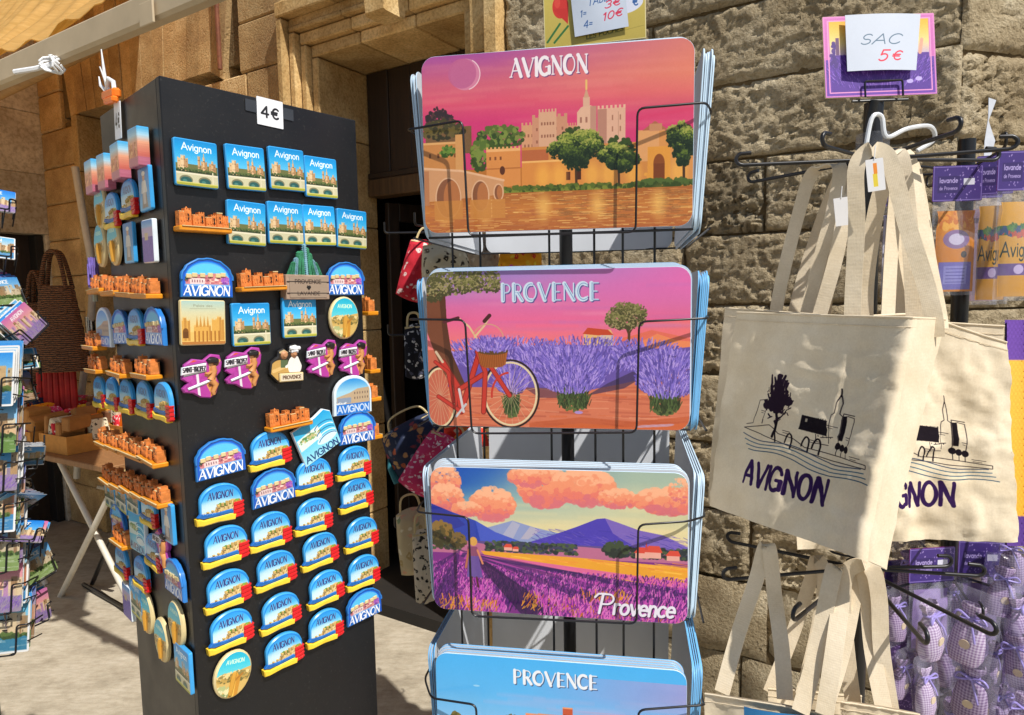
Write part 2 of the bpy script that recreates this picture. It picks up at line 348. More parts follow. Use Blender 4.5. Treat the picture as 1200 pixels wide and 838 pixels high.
class Pic:
    """canvas 100 units wide, y down"""
    def __init__(s, W, asp, col='ffffff'):
        s.W = W; s.H = int(round(W*asp)); s.k = W/100.; s.h = 100*asp
        s.a = np.empty((s.H, s.W, 3)); s.a[:] = hexc(col)
    def bb(s, x0, y0, x1, y1):
        k = s.k; a = max(0, int(x0*k)-1); b = min(s.W, int(x1*k)+2); c = max(0, int(y0*k)-1); d = min(s.H, int(y1*k)+2)
        if a >= b or c >= d: return None
        X, Y = np.meshgrid((np.arange(a, b)+.5)/k, (np.arange(c, d)+.5)/k); return (slice(c, d), slice(a, b)), X, Y
    def put(s, sl, m, col, al=1.):
        c = np.array(hexc(col) if isinstance(col, str) else col); m = (m*al)[..., None]; s.a[sl] = s.a[sl]*(1-m)+c*m
    def grad(s, stops, y0=0, y1=None, x0=0, x1=100, al=1):
        y1 = s.h if y1 is None else y1; r = s.bb(x0, y0, x1, y1)
        if not r: return
        sl, X, Y = r; t = (Y-y0)/(y1-y0); ps = [p for p, _ in stops]; cs = np.array([hexc(c) for _, c in stops])
        s.a[sl] = s.a[sl]*(1-al)+al*np.stack([np.interp(t, ps, cs[:, i]) for i in range(3)], -1); return s
    def xtint(s, col, x0, x1, y0, y1, amt):
        r = s.bb(0, y0, 100, y1); sl, X, Y = r; m = np.clip((X-x0)/(x1-x0), 0, 1)*amt*np.clip((y1-Y)/(.6*(y1-y0)), 0, 1); s.put(sl, m, col)
    def poly(s, pts, col, al=1.):
        P = np.asarray(pts, float); r = s.bb(P[:, 0].min(), P[:, 1].min(), P[:, 0].max(), P[:, 1].max())
        if not r: return
        sl, X, Y = r; acc = np.zeros(X.shape); o = .33/s.k
        for dx, dy in ((-o, -o), (o, o), (-o, o), (o, -o)):
            x = X+dx; y = Y+dy; ins = np.zeros(X.shape, bool)
            for i in range(len(P)):
                (xa, ya), (xb, yb) = P[i-1], P[i]
                if ya == yb: continue
                ins ^= ((ya > y) != (yb > y)) & (x < (xb-xa)*(y-ya)/(yb-ya)+xa)
            acc += ins
        s.put(sl, acc/4, col, al); return s
    def rect(s, x0, y0, x1, y1, col, al=1.): return s.poly([(x0, y0), (x1, y0), (x1, y1), (x0, y1)], col, al)
    def ell(s, cx, cy, rx, ry, col, al=1., rot=0, soft=0):
        R = max(rx, ry)+soft; r = s.bb(cx-R, cy-R, cx+R, cy+R)
        if not r: return
        sl, X, Y = r; x = X-cx; y = Y-cy
        if rot: c, q = math.cos(RAD(rot)), math.sin(RAD(rot)); x, y = x*c+y*q, -x*q+y*c
        d = (np.sqrt((x/rx)**2+(y/ry)**2)-1)*min(rx, ry)
        s.put(sl, np.clip(.5-d/(soft+1./s.k), 0, 1), col, al); return s
    def line(s, pts, w, col, al=1.):
        P = np.asarray(pts, float); r = s.bb(P[:, 0].min()-w, P[:, 1].min()-w, P[:, 0].max()+w, P[:, 1].max()+w)
        if not r: return
        sl, X, Y = r; D = np.full(X.shape, 1e9)
        for i in range(len(P)-1):
            a = P[i]; b = P[i+1]-a; L = b@b+1e-9; t = np.clip(((X-a[0])*b[0]+(Y-a[1])*b[1])/L, 0, 1); D = np.minimum(D, (X-a[0]-t*b[0])**2+(Y-a[1]-t*b[1])**2)
        s.put(sl, np.clip(.5+(w/2-np.sqrt(D))*s.k, 0, 1), col, al); return s
    def blobs(s, cx, cy, rx, ry, cols, n, r, al=.9, fn=None):
        for _ in range(n):
            while 1:
                x, y = random.uniform(-1, 1), random.uniform(-1, 1)
                if x*x+y*y < 1: break
            c = cols[min(len(cols)-1, max(0, int((y*.5+.5+random.uniform(-.3, .3))*len(cols))))]
            q = r*random.uniform(.6, 1.3); s.ell(cx+x*rx, cy+y*ry, q, q*random.uniform(.6, 1), c, al, random.uniform(0, 180))
    def strokes(s, x0, y0, x1, y1, cols, n, L, w, ang=-90, sp=25, persp=1.):
        for _ in range(n):
            x = random.uniform(x0, x1); q = random.random(); y = y0+(y1-y0)*q
            a = RAD(ang+random.uniform(-sp, sp)); l = L*random.uniform(.6, 1.3)*(persp+(1-persp)*q); s.line([(x, y), (x+l*math.cos(a), y+l*math.sin(a))], w*random.uniform(.7, 1.3), random.choice(cols), .9)
    def noise(s, amt, cell=6):
        gh, gw = s.H//cell+2, s.W//cell+2; g = rng.normal(0, 1, (gh, gw)); g = np.kron(g, np.ones((cell, cell)))[:s.H, :s.W]
        s.a = np.clip(s.a+(g*amt)[..., None]*.15+rng.normal(0, amt*.5, (s.H, s.W, 1)), 0, 1); return s
    def text(s, st, x, y, h, w=.14, col='ffffff', thin=None, slant=0, gap=.16, sx=1., serif=0, rise=0, al=1., fit=None, jit=0):
        """baseline left at x,y; h cap height; fit = total width"""
        thin = w if thin is None else thin; tot = sum(GL[c][0]+gap for c in st)-gap
        if fit: sx = fit/(tot*h)
        px = 0
        for c in st:
            gw, sts = GL[c]; j = random.uniform(-jit, jit)
            for tk, pts in sts:
                q = [(x+(px+p[0]+slant*p[1])*h*sx, y-(p[1]+j)*h-rise*(px+p[0])*h*sx) for p in pts]
                s.line(q, (w if tk else thin)*h, col, al)
                if serif:
                    for e in (pts[0], pts[-1]):
                        if (e[1] in (0, 1)) and len(pts) == 2 and pts[0][1] != pts[1][1]:
                            s.line([(x+(px+e[0]-serif+slant*e[1])*h*sx, y-(e[1]+j)*h-rise*(px+e[0])*h*sx), (x+(px+e[0]+serif+slant*e[1])*h*sx, y-(e[1]+j)*h-rise*(px+e[0])*h*sx)], thin*h*.9, col, al)
            px += gw+gap
        return x+px*h*sx
    def image(s, name):
        im = bpy.data.images.new(name, s.W, s.H); a = np.ones((s.H, s.W, 4), np.float32); a[..., :3] = np.clip(s.a, 0, 1)[::-1]
        im.pixels.foreach_set(a.ravel()); im.pack(); return im
def print_mat(name, img, rough=.35, gain=1., spec=.5, bump=0):
    t = NT(name); ti = t.n('ShaderNodeTexImage'); ti.image = img; ti.extension = 'EXTEND'; t.l(t.coord('UV'), ti.inputs[0])
    nz = t.noise(t.coord(), 25, 4); wv = t.mix(.5, ti.outputs[0], t.ramp(nz, [(.3, (.93, .93, .93, 1)), (.7, (1, 1, 1, 1))]), 'MULTIPLY')
    g = t.n('ShaderNodeHueSaturation'); g.inputs['Saturation'].default_value = 1.0; t.l(wv, g.inputs['Color']); oi = t.n('ShaderNodeObjectInfo'); mr = t.n('ShaderNodeMapRange'); t.l(oi.outputs['Random'], mr.inputs[0]); mr.inputs[3].default_value = gain*.88; mr.inputs[4].default_value = gain*1.04; t.l(mr.outputs[0], g.inputs['Value'])
    return t.set(rough, g.outputs[0], t.bump(nz, bump, .002) if bump else None, spec)
# ------------------------------------------------------------------ the four placemat prints
def battlement(p, x0, x1, y, hgt, n, col):
    wd = (x1-x0)/(2*n-1)
    for k in range(n): p.rect(x0+2*k*wd, y-hgt, x0+(2*k+1)*wd, y+.2, col)
def windows(p, x0, y0, x1, y1, nx, ny, col, w=.6, h=1.1):
    for i in range(nx):
        for j in range(ny):
            x = x0+(i+.5)*(x1-x0)/nx; y = y0+(j+.5)*(y1-y0)/ny; p.rect(x-w/2, y-h/2, x+w/2, y+h/2, col, .8)
def paint_mat1():
    p = Pic(820, .655, 'b8702c'); p.grad([(0, 'aa549c'), (.25, 'd2647a'), (.42, 'dc5670'), (.6, 'd23c74')], 0, 42)
    p.xtint('ee9068', 25, 100, 0, 30, .75); p.xtint('e04a72', 20, 100, 24, 36, .6)
    for _ in range(26): p.ell(random.uniform(0, 100), random.uniform(2, 30), random.uniform(8, 20), .6, 'f0a090', .16, 0, 1.2)
    p.ell(17, 7.3, 5.7, 5.7, 'd88aa8', .8); p.ell(15.8, 6.9, 5.4, 5.4, 'c0648f', .9); p.line(arc(17, 7.3, 5.6, 5.6, -60, 75), .35, 'f4d8dc', .9)
    # hill, palace
    for x, h in ((3, 3.5), (5.5, 5), (8, 4.5), (10.5, 2.6)): p.blobs(x, 24.5-h*.3, 1.6, h*.9, ['3a2c2c', '5a3c34'], 60, .6)
    p.rect(1, 26, 19, 36, '7a5a38'); p.blobs(8, 27, 9, 3.4, ['4a4426', '6a5c30', '38341e'], 160, .9)
    p.rect(0, 31.5, 14.5, 43, 'c98648'); p.rect(0, 31.5, 14.5, 32.3, 'e0a868'); windows(p, 1, 33, 14, 40, 4, 1, '6a3c1c', .8, 1.6); p.blobs(9.5, 35, 3, 2, ['4a6a24', '6a8a34', '345018'], 60, .6)
    p.rect(12.6, 29, 15.6, 43, 'd59a5c')
    for x0, x1, yt, yb, c in ((38, 46, 27, 42, 'd59a72'), (42, 55, 24.5, 42, 'cc9070'), (44.5, 51, 22.6, 40, 'd8a684'), (55, 60, 28, 42, 'd59470')):
        p.rect(x0, yt, x1, yb, c); battlement(p, x0, x1, yt, 1, 6, c); windows(p, x0+.6, yt+2, x1-.6, yb-2, 5, 3, '8a5640')
    p.poly([(58.6, 36), (58.6, 23.5), (60, 21.8), (61.6, 21.2), (63.6, 21.2), (65.2, 22.2), (65.6, 36)], 'e0b294'); p.rect(63.4, 21.5, 65.6, 36, 'c08e78')
    p.rect(60.8, 18.2, 63.2, 21.6, 'dcae92'); p.poly([(61, 18.4), (62, 15), (63, 18.4)], 'd0a080'); p.line([(62, 15.4), (62, 12.4)], .7, 'e8c070'); windows(p, 59, 24, 63, 33, 2, 2, '94604c', .7, 2)
    p.rect(66, 22.6, 76, 36, 'e0ae92'); battlement(p, 66, 76, 22.7, 1.1, 7, 'e6b698'); p.rect(66, 22.8, 69.3, 36, 'b9836e'); windows(p, 70, 24, 75.6, 32, 2, 2, '9a664e', .5, 1.8); p.line([(73.5, 24), (73.5, 33)], .2, 'b98a70')
    p.rect(38, 35, 100, 51, 'cf8742'); p.rect(80, 31, 90, 42, 'dfa066'); p.rect(88, 31.5, 100, 50, 'd8924e'); p.poly([(82, 31.2), (86.5, 28), (91, 31.2)], 'b06a4a'); p.rect(84.5, 29, 89, 31.5, 'c88a62')
    p.blobs(30, 31, 9, 4.4, ['5a6a2c', '7c8c3c', '34481c', '44581e'], 240, .8); p.blobs(22, 37, 3.6, 6, ['5a702c', '7c8c3c', '3a4c1c'], 160, .8)
    p.rect(24.5, 35, 37.5, 49, 'd98c48'); p.rect(24.5, 35, 37.5, 36, 'eeb070'); battlement(p, 24.5, 37.5, 35.1, .8, 9, 'e6a868'); p.rect(24.5, 42, 37.5, 42.5, 'b66e34'); windows(p, 25, 37, 31, 40, 3, 1, '6a3a20', .7, 1.2)
    p.ell(30.6, 43, 1, 1.6, '5c3018'); p.rect(38, 36, 48, 40, 'b8663a'); p.rect(38, 40, 62, 51, 'd88a40'); p.rect(38, 40, 62, 40.7, 'eeb468'); p.rect(54.5, 44.5, 56, 47.5, '5a2c14'); p.rect(58, 43.5, 60, 47.5, '4a2410')
    p.blobs(86, 47, 3, 4, ['ffcc60', 'f4b040'], 30, .9, .35); p.rect(84, 37, 92, 50, 'e0983c'); p.ell(88, 43, 2, 3.4, '8a4a1c'); p.rect(86, 43, 90, 50, '7a3e18')
    for gx in (46, 52, 64, 70, 79, 95): p.ell(gx, 46, 2.6, 4.2, 'ffc050', .5, 0, 2.5)
    G = ['8a9a40', '6a8030', '4c6424', '3a4c1c', '2c3a18']
    def tree(x, y, rx, ry, n, pal):
        for _ in range(13):
            a = random.uniform(0, 6.28); q = random.uniform(.2, .78); cx, cy = x+rx*q*math.cos(a), y+ry*q*math.sin(a); s = random.uniform(.28, .48); sh = (cy-y)/ry
            pl_ = pal[2:] if sh > .2 else pal; p.blobs(cx, cy+.8, rx*s, ry*s*.7, pal[3:], n//16, .55); p.blobs(cx-.3, cy-.3, rx*s*.95, ry*s*.65, pl_, n//7, .36)
    for x, y, rx, ry, n in ((58, 35.5, 9, 8.5, 700), (73.5, 38.5, 7.4, 6.8, 520), (96.5, 37, 5.4, 8.5, 450)):
        p.line([(x, y), (x+.3, 50.5)], .9, '4a3018'); p.blobs(x, y, rx*.8, ry*.8, G[3:]+['1e2c12'], n//3, .8); tree(x, y, rx*1.05, ry*1.05, int(n*2.2), ['a8a850', '86943a', '5e7028', '3c4c1c', '28361a', '1e2a12'])
    p.blobs(52, 50.5, 27, 1.3, ['5a6a24', '3c4c18', '7c8430'], 380, .8); p.blobs(90, 50, 12, 1.4, ['50642a', '384818'], 180, .8)
    # river with broken reflections
    p.grad([(0, 'a8622a'), (.4, 'c67a38'), (1, 'b06232')], 51.5)
    for _ in range(620):
        x, y = random.uniform(0, 100), random.uniform(51.8, 65.4); p.line([(x, y), (x+random.uniform(1, 7), y+random.uniform(-.1, .1))], random.uniform(.12, .4), random.choice(['e8b060', 'f4c878', 'b4683a', 'a8603c', 'd0884a']), .55)
    for x, wd, c in ((58, 6, '8a5a30'), (73, 6, '7c522c'), (93, 5, '80542e'), (30, 6, 'b06c3c'), (10, 8, 'b0663e')):
        for _ in range(60): q = random.uniform(-1, 1); y = random.uniform(52, 62); p.line([(x+q*wd-1.4, y), (x+q*wd+1.4, y)], .3, c, .4)
    for x in (8, 24, 46, 66, 88): p.ell(x, 57, 2.4, 4.6, 'ffd070', .55, 0, 3)
    # bridge
    p.poly([(0, 41), (15, 42.5), (31, 46.6), (31, 51.8), (0, 53.6)], 'cf9668'); p.line([(0, 41), (15, 42.5), (31, 46.6)], .8, 'e6b48a')
    for x, y, rx, ry in ((9.5, 52.4, 4.6, 7.2), (22, 52, 3, 5.4), (29, 51, 1.5, 2.8)): p.ell(x, y, rx+.5, ry+.5, 'e0b088'); p.ell(x, y, rx, ry, '8a5638'); p.ell(x+rx*.3, y, rx*.7, ry*.9, 'b57040'); p.rect(x-rx-1, 53.4, x+rx+1, 60.5, 'c8843f', .9)
    p.rect(0, 42, 2, 55, 'b87a50')
    for col, o in (('7a4a78', .35), ('f4ecf0', 0)): p.text('AVIGNON', 34.3+o, 9.4+o, 6.2, .2, col, .07, 0, .2, serif=.1, fit=28)
    p.noise(.012); return p
def lavender(p, cx, cy, rx, ry, n, cols, L=2.2):
    for _ in range(n):
        t = random.uniform(-1, 1); y = random.uniform(-1, 1); x = cx+t*rx; yy = cy+y*ry*math.sqrt(max(.02, 1-t*t*.8)); a = RAD(-90+t*42+random.uniform(-16, 16)); l = L*random.uniform(.6, 1.3)
        p.line([(x, yy), (x+l*.75*math.cos(a), yy+l*.75*math.sin(a))], .34*random.uniform(.6, 1.4), random.choice(cols))
def paint_mat2():
    p = Pic(820, .62, 'c86850'); p.grad([(0, 'a585cc'), (.3, 'd274b4'), (.65, 'ee6a98'), (1, 'f58078')], 0, 31); p.xtint('f06ab0', 40, 100, 0, 16, .8); p.xtint('8478c4', 45, -10, 0, 14, .7); p.xtint('f77a70', 60, 100, 20, 31, .6)
    for _ in range(22): p.ell(random.uniform(20, 100), random.uniform(6, 27), random.uniform(8, 18), .5, random.choice(['f6a0b8', 'b078c4']), .22, 0, 1.2)
    p.poly([(36, 30), (48, 27), (60, 29), (78, 26), (86, 23.6), (94, 25.4), (100, 27), (100, 33), (36, 33)], 'e8705c'); p.poly([(80, 29), (88, 25), (95, 27.5), (100, 28), (100, 33), (80, 33)], 'f08a5c')
    p.poly([(61, 24.6), (63, 23), (71, 23.4), (72, 25.4), (72, 31), (61, 31)], 'e8b878'); p.poly([(60.6, 25), (62.5, 22.6), (70, 23.4), (72.2, 25.6), (67, 25.6)], 'c8482c'); p.rect(67, 25.5, 72, 31, 'd8c0a8'); p.rect(64.6, 26.4, 65.8, 28.6, '7a4a34'); p.rect(69, 27, 70, 31, '8a6a5c')
    T = ['8a8450', '6e6c3c', '565430', '9c9060', '48462a']
    p.line([(77.6, 31), (77.8, 25), (76, 20)], 1, '5a3c28'); p.line([(77.8, 25), (80, 21)], .6, '5a3c28'); p.blobs(76.6, 18.6, 7.4, 5, T[1:], 500, .45); p.blobs(73, 20, 4, 3, T, 240, .36); p.blobs(80, 17, 4.5, 3.4, T, 260, .36); p.blobs(76, 15.4, 4, 2.6, T, 200, .36)
    p.rect(8, 36, 100, 62, 'd87858')
    for k in range(120): y = random.uniform(45, 62); x = random.uniform(10, 100); p.line([(x, y), (x+random.uniform(4, 16), y+random.uniform(-.8, 1.2))], random.uniform(.2, .9), random.choice(['e88a68', 'c06048', 'e89874', 'b85a44', 'd86a40']), .6)
    LV = ['9a80d8', '7a68c8', '6a58b4', 'b49ae4', '5c4ca0', '8870d0']
    p.poly([(8, 32), (30, 30), (55, 29), (80, 30), (92, 31), (100, 30), (100, 38), (76, 44), (62, 47), (40, 46), (8, 46)], '6a54a8')
    lavender(p, 30, 33, 24, 6, 900, LV); lavender(p, 60, 34, 24, 7, 1000, LV); lavender(p, 84, 33, 12, 5, 420, LV); lavender(p, 45, 39, 16, 6, 700, LV)
    p.poly([(70, 44), (92, 33), (96, 33), (76, 46), (62, 49)], '3c2c50', .7); p.poly([(38, 46), (62, 46), (58, 50), (44, 50)], '4a3050', .6)
    for x, y, rx, ry, gx in ((56, 40, 12, 8.5, 57), (92, 41, 11, 9, 91), (33, 43, 6, 6, 33)):
        p.blobs(x, y+1, rx*.95, ry*.75, ['5c48a0', '4a3a88', '3c2e70'], 200, 1.0, .6)
        p.blobs(gx, y+11, rx*.45, 4, ['38482a', '4a5c30', '2c3a22', '5a6a3a'], 160, .7); p.strokes(gx-rx*.5, y+8, gx+rx*.5, y+14, ['3a4c28', '52683a', '28341e'], 150, 3, .35); lavender(p, x, y, rx, ry, int(rx*120), LV, 2.6)
    for y0, c in ((58, 'c45a34'), (60.4, 'd86a3a')): p.poly([(40, y0+2), (60, y0-.6), (80, y0+.8), (100, y0-1.6), (100, 62), (40, 62)], c, .7)
    for k in range(4): p.ell(83+k*3, 60.6-k*.2, 2.4, .5, 'c8a0b8', .8, -8)
    p.ell(59, 55.6, 1.6, .6, 'b090d0'); 
    p.poly([(0, 8), (7.6, 8), (8, 20), (9.6, 32), (14, 43), (16, 47), (11, 48), (6, 40), (2, 30), (0, 24)], '7a4630'); p.poly([(5, 8), (7.6, 8), (8, 20), (9.6, 32), (14, 43), (16, 47), (13, 46), (7, 34)], '5c3424')
    p.blobs(9, 4, 12, 5.4, T[1:], 800, .5); p.blobs(23, 3.4, 6.5, 5.2, T, 420, .45); p.blobs(3, 7, 5, 5, T[2:], 300, .5); p.blobs(16, 6, 4, 2.6, T, 160, .4); p.blobs(27, 6, 2.4, 3, T, 90, .4)
    R = 'c8382e'; Dk = '8a2420'
    def wheel(cx, cy, rx, ry):
        for k in range(22): a = RAD(k*360/22+5); p.line([(cx, cy), (cx+rx*.93*math.cos(a), cy+ry*.93*math.sin(a))], .16, 'd8b890', .8)
        p.line(arc(cx, cy, rx, ry, 0, 360, 44), .75, '2a1c1c'); p.line(arc(cx, cy, rx*.92, ry*.93, 0, 360, 44), .75, 'e8d4a8'); p.ell(cx, cy, .8, .9, '40302c')
    wheel(4.6, 50.4, 6.8, 12.6); wheel(32.8, 48.6, 11, 13.4)
    for q, ww in (([(13, 56), (20.5, 33)], 1.5), ([(13, 56), (12, 46), (6, 36)], 1.6), ([(12.5, 47), (22, 41)], 1.4), ([(4, 50), (13, 56)], 1.1), ([(20, 32), (23, 40), (22, 56)], 1.3), ([(24, 36), (32.4, 49.2)], 1.2), ([(3, 36), (8, 40), (10, 52)], .9)): p.line(q, ww*1.35+.3, Dk); p.line(q, ww*1.1, R)
    p.line(arc(4.2, 51, 6.8, 13, -80, 10), 1, R); p.line(arc(32.4, 49.2, 7, 9, 175, 265), .8, R)
    p.line([(8, 19.4), (13, 18.6), (17, 22), (20, 27)], .7, 'e4c494'); p.line([(19, 26), (23, 21.5), (24.6, 18.6)], .7, 'e4c494'); p.line([(7, 20), (12.6, 18.4)], 1.2, '5a2830'); p.line([(23, 19.8), (25, 17.6)], 1.5, '4a2024'); p.line(arc(24.4, 27, 6, 6, 200, 350), .4, 'd8a080'); p.line([(3.4, 32), (6, 36)], 1, 'd8c0a0')
    p.line([(12.4, 47), (14, 56)], 1, 'd8d0d0'); p.line([(11, 58), (15, 53)], .9, 'c8c8cc'); 
    p.poly([(20, 31.8), (32, 31.4), (31, 37), (29, 38), (23, 38.4), (21, 37)], 'a85c28'); p.ell(26, 31.6, 6, 1.5, '5c4428')
    for k in range(14): p.line([(20.4+k*.8, 32.4), (21.6+k*.64, 38)], .18, '7c3e18')
    p.blobs(25.5, 29, 7, 3, LV, 160, .5); lavender(p, 26, 29.5, 8, 3, 240, LV, 1.8)
    for col, o in (('5a5690', .4), ('cfe2f2', 0)): p.text('PROVENCE', 30+o, 11.8+o, 6.3, .24, col, .08, 0, .2, fit=36.6)
    for _ in range(1): p.text('PROVENCE', 30.25, 11.8, 6.3, .05, '7a9cc8', .02, 0, .2, fit=36.6)
    p.noise(.012); return p
def cloud(p, cx, cy, rx, ry, n=150):
    n = int(n*2.4)
    for k in range(n):
        t = random.uniform(-1, 1); y = random.uniform(-1, 1)*math.sqrt(1-t*t); r = random.uniform(.5, 1.6)*rx/9; sh = y+random.uniform(-.3, .3)
        p.ell(cx+t*rx, cy+y*ry, r, r*.85, 'f8b48c' if sh < -.35 else ('f0946e' if sh < .2 else ('e87a68' if sh < .6 else 'd87078')), .75)
def paint_mat3():
    p = Pic(820, .605); p.grad([(0, '2a62b4'), (.35, '7aa6b0'), (.7, 'dcd0a0'), (1, 'e8c890')], 0, 34); p.xtint('e6d8a0', 20, 80, 0, 34, .75); p.xtint('0a4cae', 32, 8, 0, 16, .95); p.xtint('8cb0a4', 30, 42, 0, 10, .5)
    for _ in range(18): p.ell(random.uniform(35, 100), random.uniform(12, 26), random.uniform(6, 14), .6, 'f0d8a0', .3, 0, 1.2)
    cloud(p, 5, 5.5, 7, 6.5); cloud(p, 6, 13, 7, 6); cloud(p, 25, 15, 8.5, 7, 200); cloud(p, 15, 17.4, 6, 3); cloud(p, 46, 7, 10, 8.6, 260); cloud(p, 62, 6.6, 10, 7.5, 240); cloud(p, 40, 3, 8, 4, 120); cloud(p, 74, 11, 7, 4, 110); cloud(p, 92, 11.4, 11, 4.8, 170); cloud(p, 97, 7, 4, 5, 70)
    p.poly([(22, 25), (33, 21.4), (42, 24), (52, 26), (44, 31), (22, 31)], '8c98c4'); p.poly([(33, 21.6), (36, 23), (33, 29), (28, 29)], 'b8b4c4', .7); p.poly([(40, 23.6), (44, 25), (39, 29), (36, 29)], 'c8b8bc', .6)
    p.poly([(0, 15.5), (8, 18.6), (18, 22), (26, 26.5), (36, 30), (46, 33), (0, 34)], '2e42a8'); p.poly([(0, 15.5), (8, 18.6), (14, 24), (4, 28), (0, 27)], '2a3494'); p.poly([(18, 22), (26, 26.5), (36, 30), (20, 31)], '4458c0')
    p.poly([(37, 31), (48, 27), (58, 23), (66, 19.4), (69, 19), (74, 20.6), (82, 23.4), (91, 25), (100, 29.5), (100, 36), (37, 36)], '4a3cae'); p.poly([(69, 19), (74, 20.6), (82, 23.4), (91, 25), (100, 29.5), (100, 32), (80, 30), (72, 25)], '7a62b8')
    for _ in range(160): x = random.uniform(40, 100); y = random.uniform(24, 33); p.line([(x, y), (x+random.uniform(1, 5), y+random.uniform(.2, 1.6))], .3, random.choice(['3a3298', '5c4cc0', '8068b8']), .5)
    p.rect(0, 30.5, 100, 36, '5c4a88'); p.poly([(0, 29), (24, 32), (60, 31), (100, 33), (100, 38), (0, 36)], 'b86a8c')
    for x0, x1, c in ((0, 12, '4a4430'), (22, 40, '2e3c38'), (30, 58, '3a3c5a'), (70, 100, '2c3440')):
        for _ in range(int((x1-x0)*9)): p.ell(random.uniform(x0, x1), random.uniform(30.4, 34.4), .8, .6, random.choice([c, '46583a', '222c30']), .85)
    p.blobs(3, 28, 6, 5, ['8a6a34', '5a4c28', '3c3820'], 220, .9); p.blobs(11, 30.6, 3, 3, ['7a6034', '4a4024'], 90, .7); p.blobs(73, 31.5, 4.6, 3.2, ['3c4a34', '26302c'], 120, .8)
    for x, y, s in ((31, 33, 1.6), (34, 33.5, 1.2), (83, 33, 2.6), (87, 32.6, 3), (94.5, 33.6, 2.4)): p.rect(x-s, y-s*.3, x+s, y+s*.6, 'e8a898'); p.poly([(x-s*1.2, y-s*.2), (x-s*.5, y-s*1.1), (x+s*.8, y-s*1.1), (x+s*1.2, y-s*.2)], 'd84a3a')
    p.poly([(84, 31), (84.6, 28), (85.2, 31)], 'c84040')
    p.rect(0, 36, 100, 61, '7a2a80'); p.poly([(20, 34.6), (60, 35.6), (100, 37.6), (100, 46), (70, 43.5), (40, 39.6), (22, 37)], 'e8a030')
    for k in range(60): y = random.uniform(36, 44); x = random.uniform(30, 96); p.line([(x, y), (x+random.uniform(5, 14), y+random.uniform(.3, 1.4))], .45, random.choice(['f8c048', 'f09038', 'e87848', 'f4b040']), .6)
    for k in range(9):
        y0 = 35.6+k*1.25*(1+k*.22); p.poly([(8+k*1.5, 34+k*.6), (100, y0+3+k*.7), (100, y0+4.6+k*1.2), (8+k*1.2, 34.8+k*.9)], ['b040a8', '40246c', 'd85ab0', '3a2060', 'c04aa8', '4c2a70', 'b844a0', '341c54', 'a83c98'][k], .8 if k > 1 else 0.)
    for (ax, ay, bx, by, n) in ((0, 40, 30, 62, 900), (42, 48, 100, 62, 1300), (20, 42, 100, 52, 900)):
        p.strokes(ax, ay, bx, by, ['b43cae', 'd05cb8', '8a2c98', '6a2480', 'e07cc0', '54206c', '3c1858'], int(n*1.5), 2.6, .34, -80, 30, .25)
    for k, (x0, x1) in enumerate(((-30, -18), (-4, 6), (58, 70), (84, 98), (116, 136), (160, 190))): p.poly([(11, 34.6), (11.6, 34.6), (x1, 62), (x0, 62)], '2c1250', .5)
    for _ in range(1500):
        q = random.random()**.7; y = 37+24*q; x = random.uniform(-2, 102); ph = (x-11)/(y-33)*1.9; lit = math.sin(ph*2.2)
        if y < 39+x*.085: continue
        l = .5+2.6*q; a = RAD(-82+random.uniform(-28, 28)); p.line([(x, y), (x+l*math.cos(a), y+l*math.sin(a))], .12+.34*q, random.choice(['d860bc', 'c04cb4', 'e888c8', 'a838a0'] if lit > .1 else ['4a1c6a', '381452', '6a2884', '241040']), .85)
    p.poly([(15, 39), (20, 42), (37, 62), (52, 62), (38, 50), (22, 39)], '24103c', .7)
    for (ax, ay, bx, by) in ((36, 53, 58, 59), (60, 50, 78, 56), (56, 57, 98, 62), (2, 56, 26, 62)): p.strokes(ax, ay, bx, by, ['e89830', 'd87828', 'c89038', 'a85830'], 90, 2.4, .32, -75, 35)
    p.strokes(42, 54, 100, 63, ['c84cb0', 'e070c0', '7a2888'], 500, 3, .4, -80, 35)
    p.poly([(14.5, 33), (18.5, 33), (20, 44), (17, 45), (14, 44)], '8a4a6a'); p.poly([(15, 37), (19, 37), (20.5, 46), (14, 46)], '6a5098'); p.ell(17, 30.8, 1.6, 1.9, 'd8a050'); p.line([(15, 34.5), (13.6, 42)], .8, 'b86a50'); p.line([(18.6, 34.5), (20.6, 40)], .8, 'd88860'); p.line([(16, 46), (15.4, 57)], .8, '5a2a38'); p.line([(18, 46), (18.6, 50)], .8, '5a2a38')
    for col, o in (('3a1440', .4), ('e8e4f0', 0)):
        x = p.text('P', 66+o, 58+o, 8, .13, col, .1, .22, .1); 
        p.text('rovence', 71.8+o, 58+o, 6.6, .17, col, .17, .2, .1, fit=23)
        p.line([(65+o, 51.5+o), (66.4+o, 50+o), (69+o, 49.8+o)], .8, col)
    p.noise(.012); return p
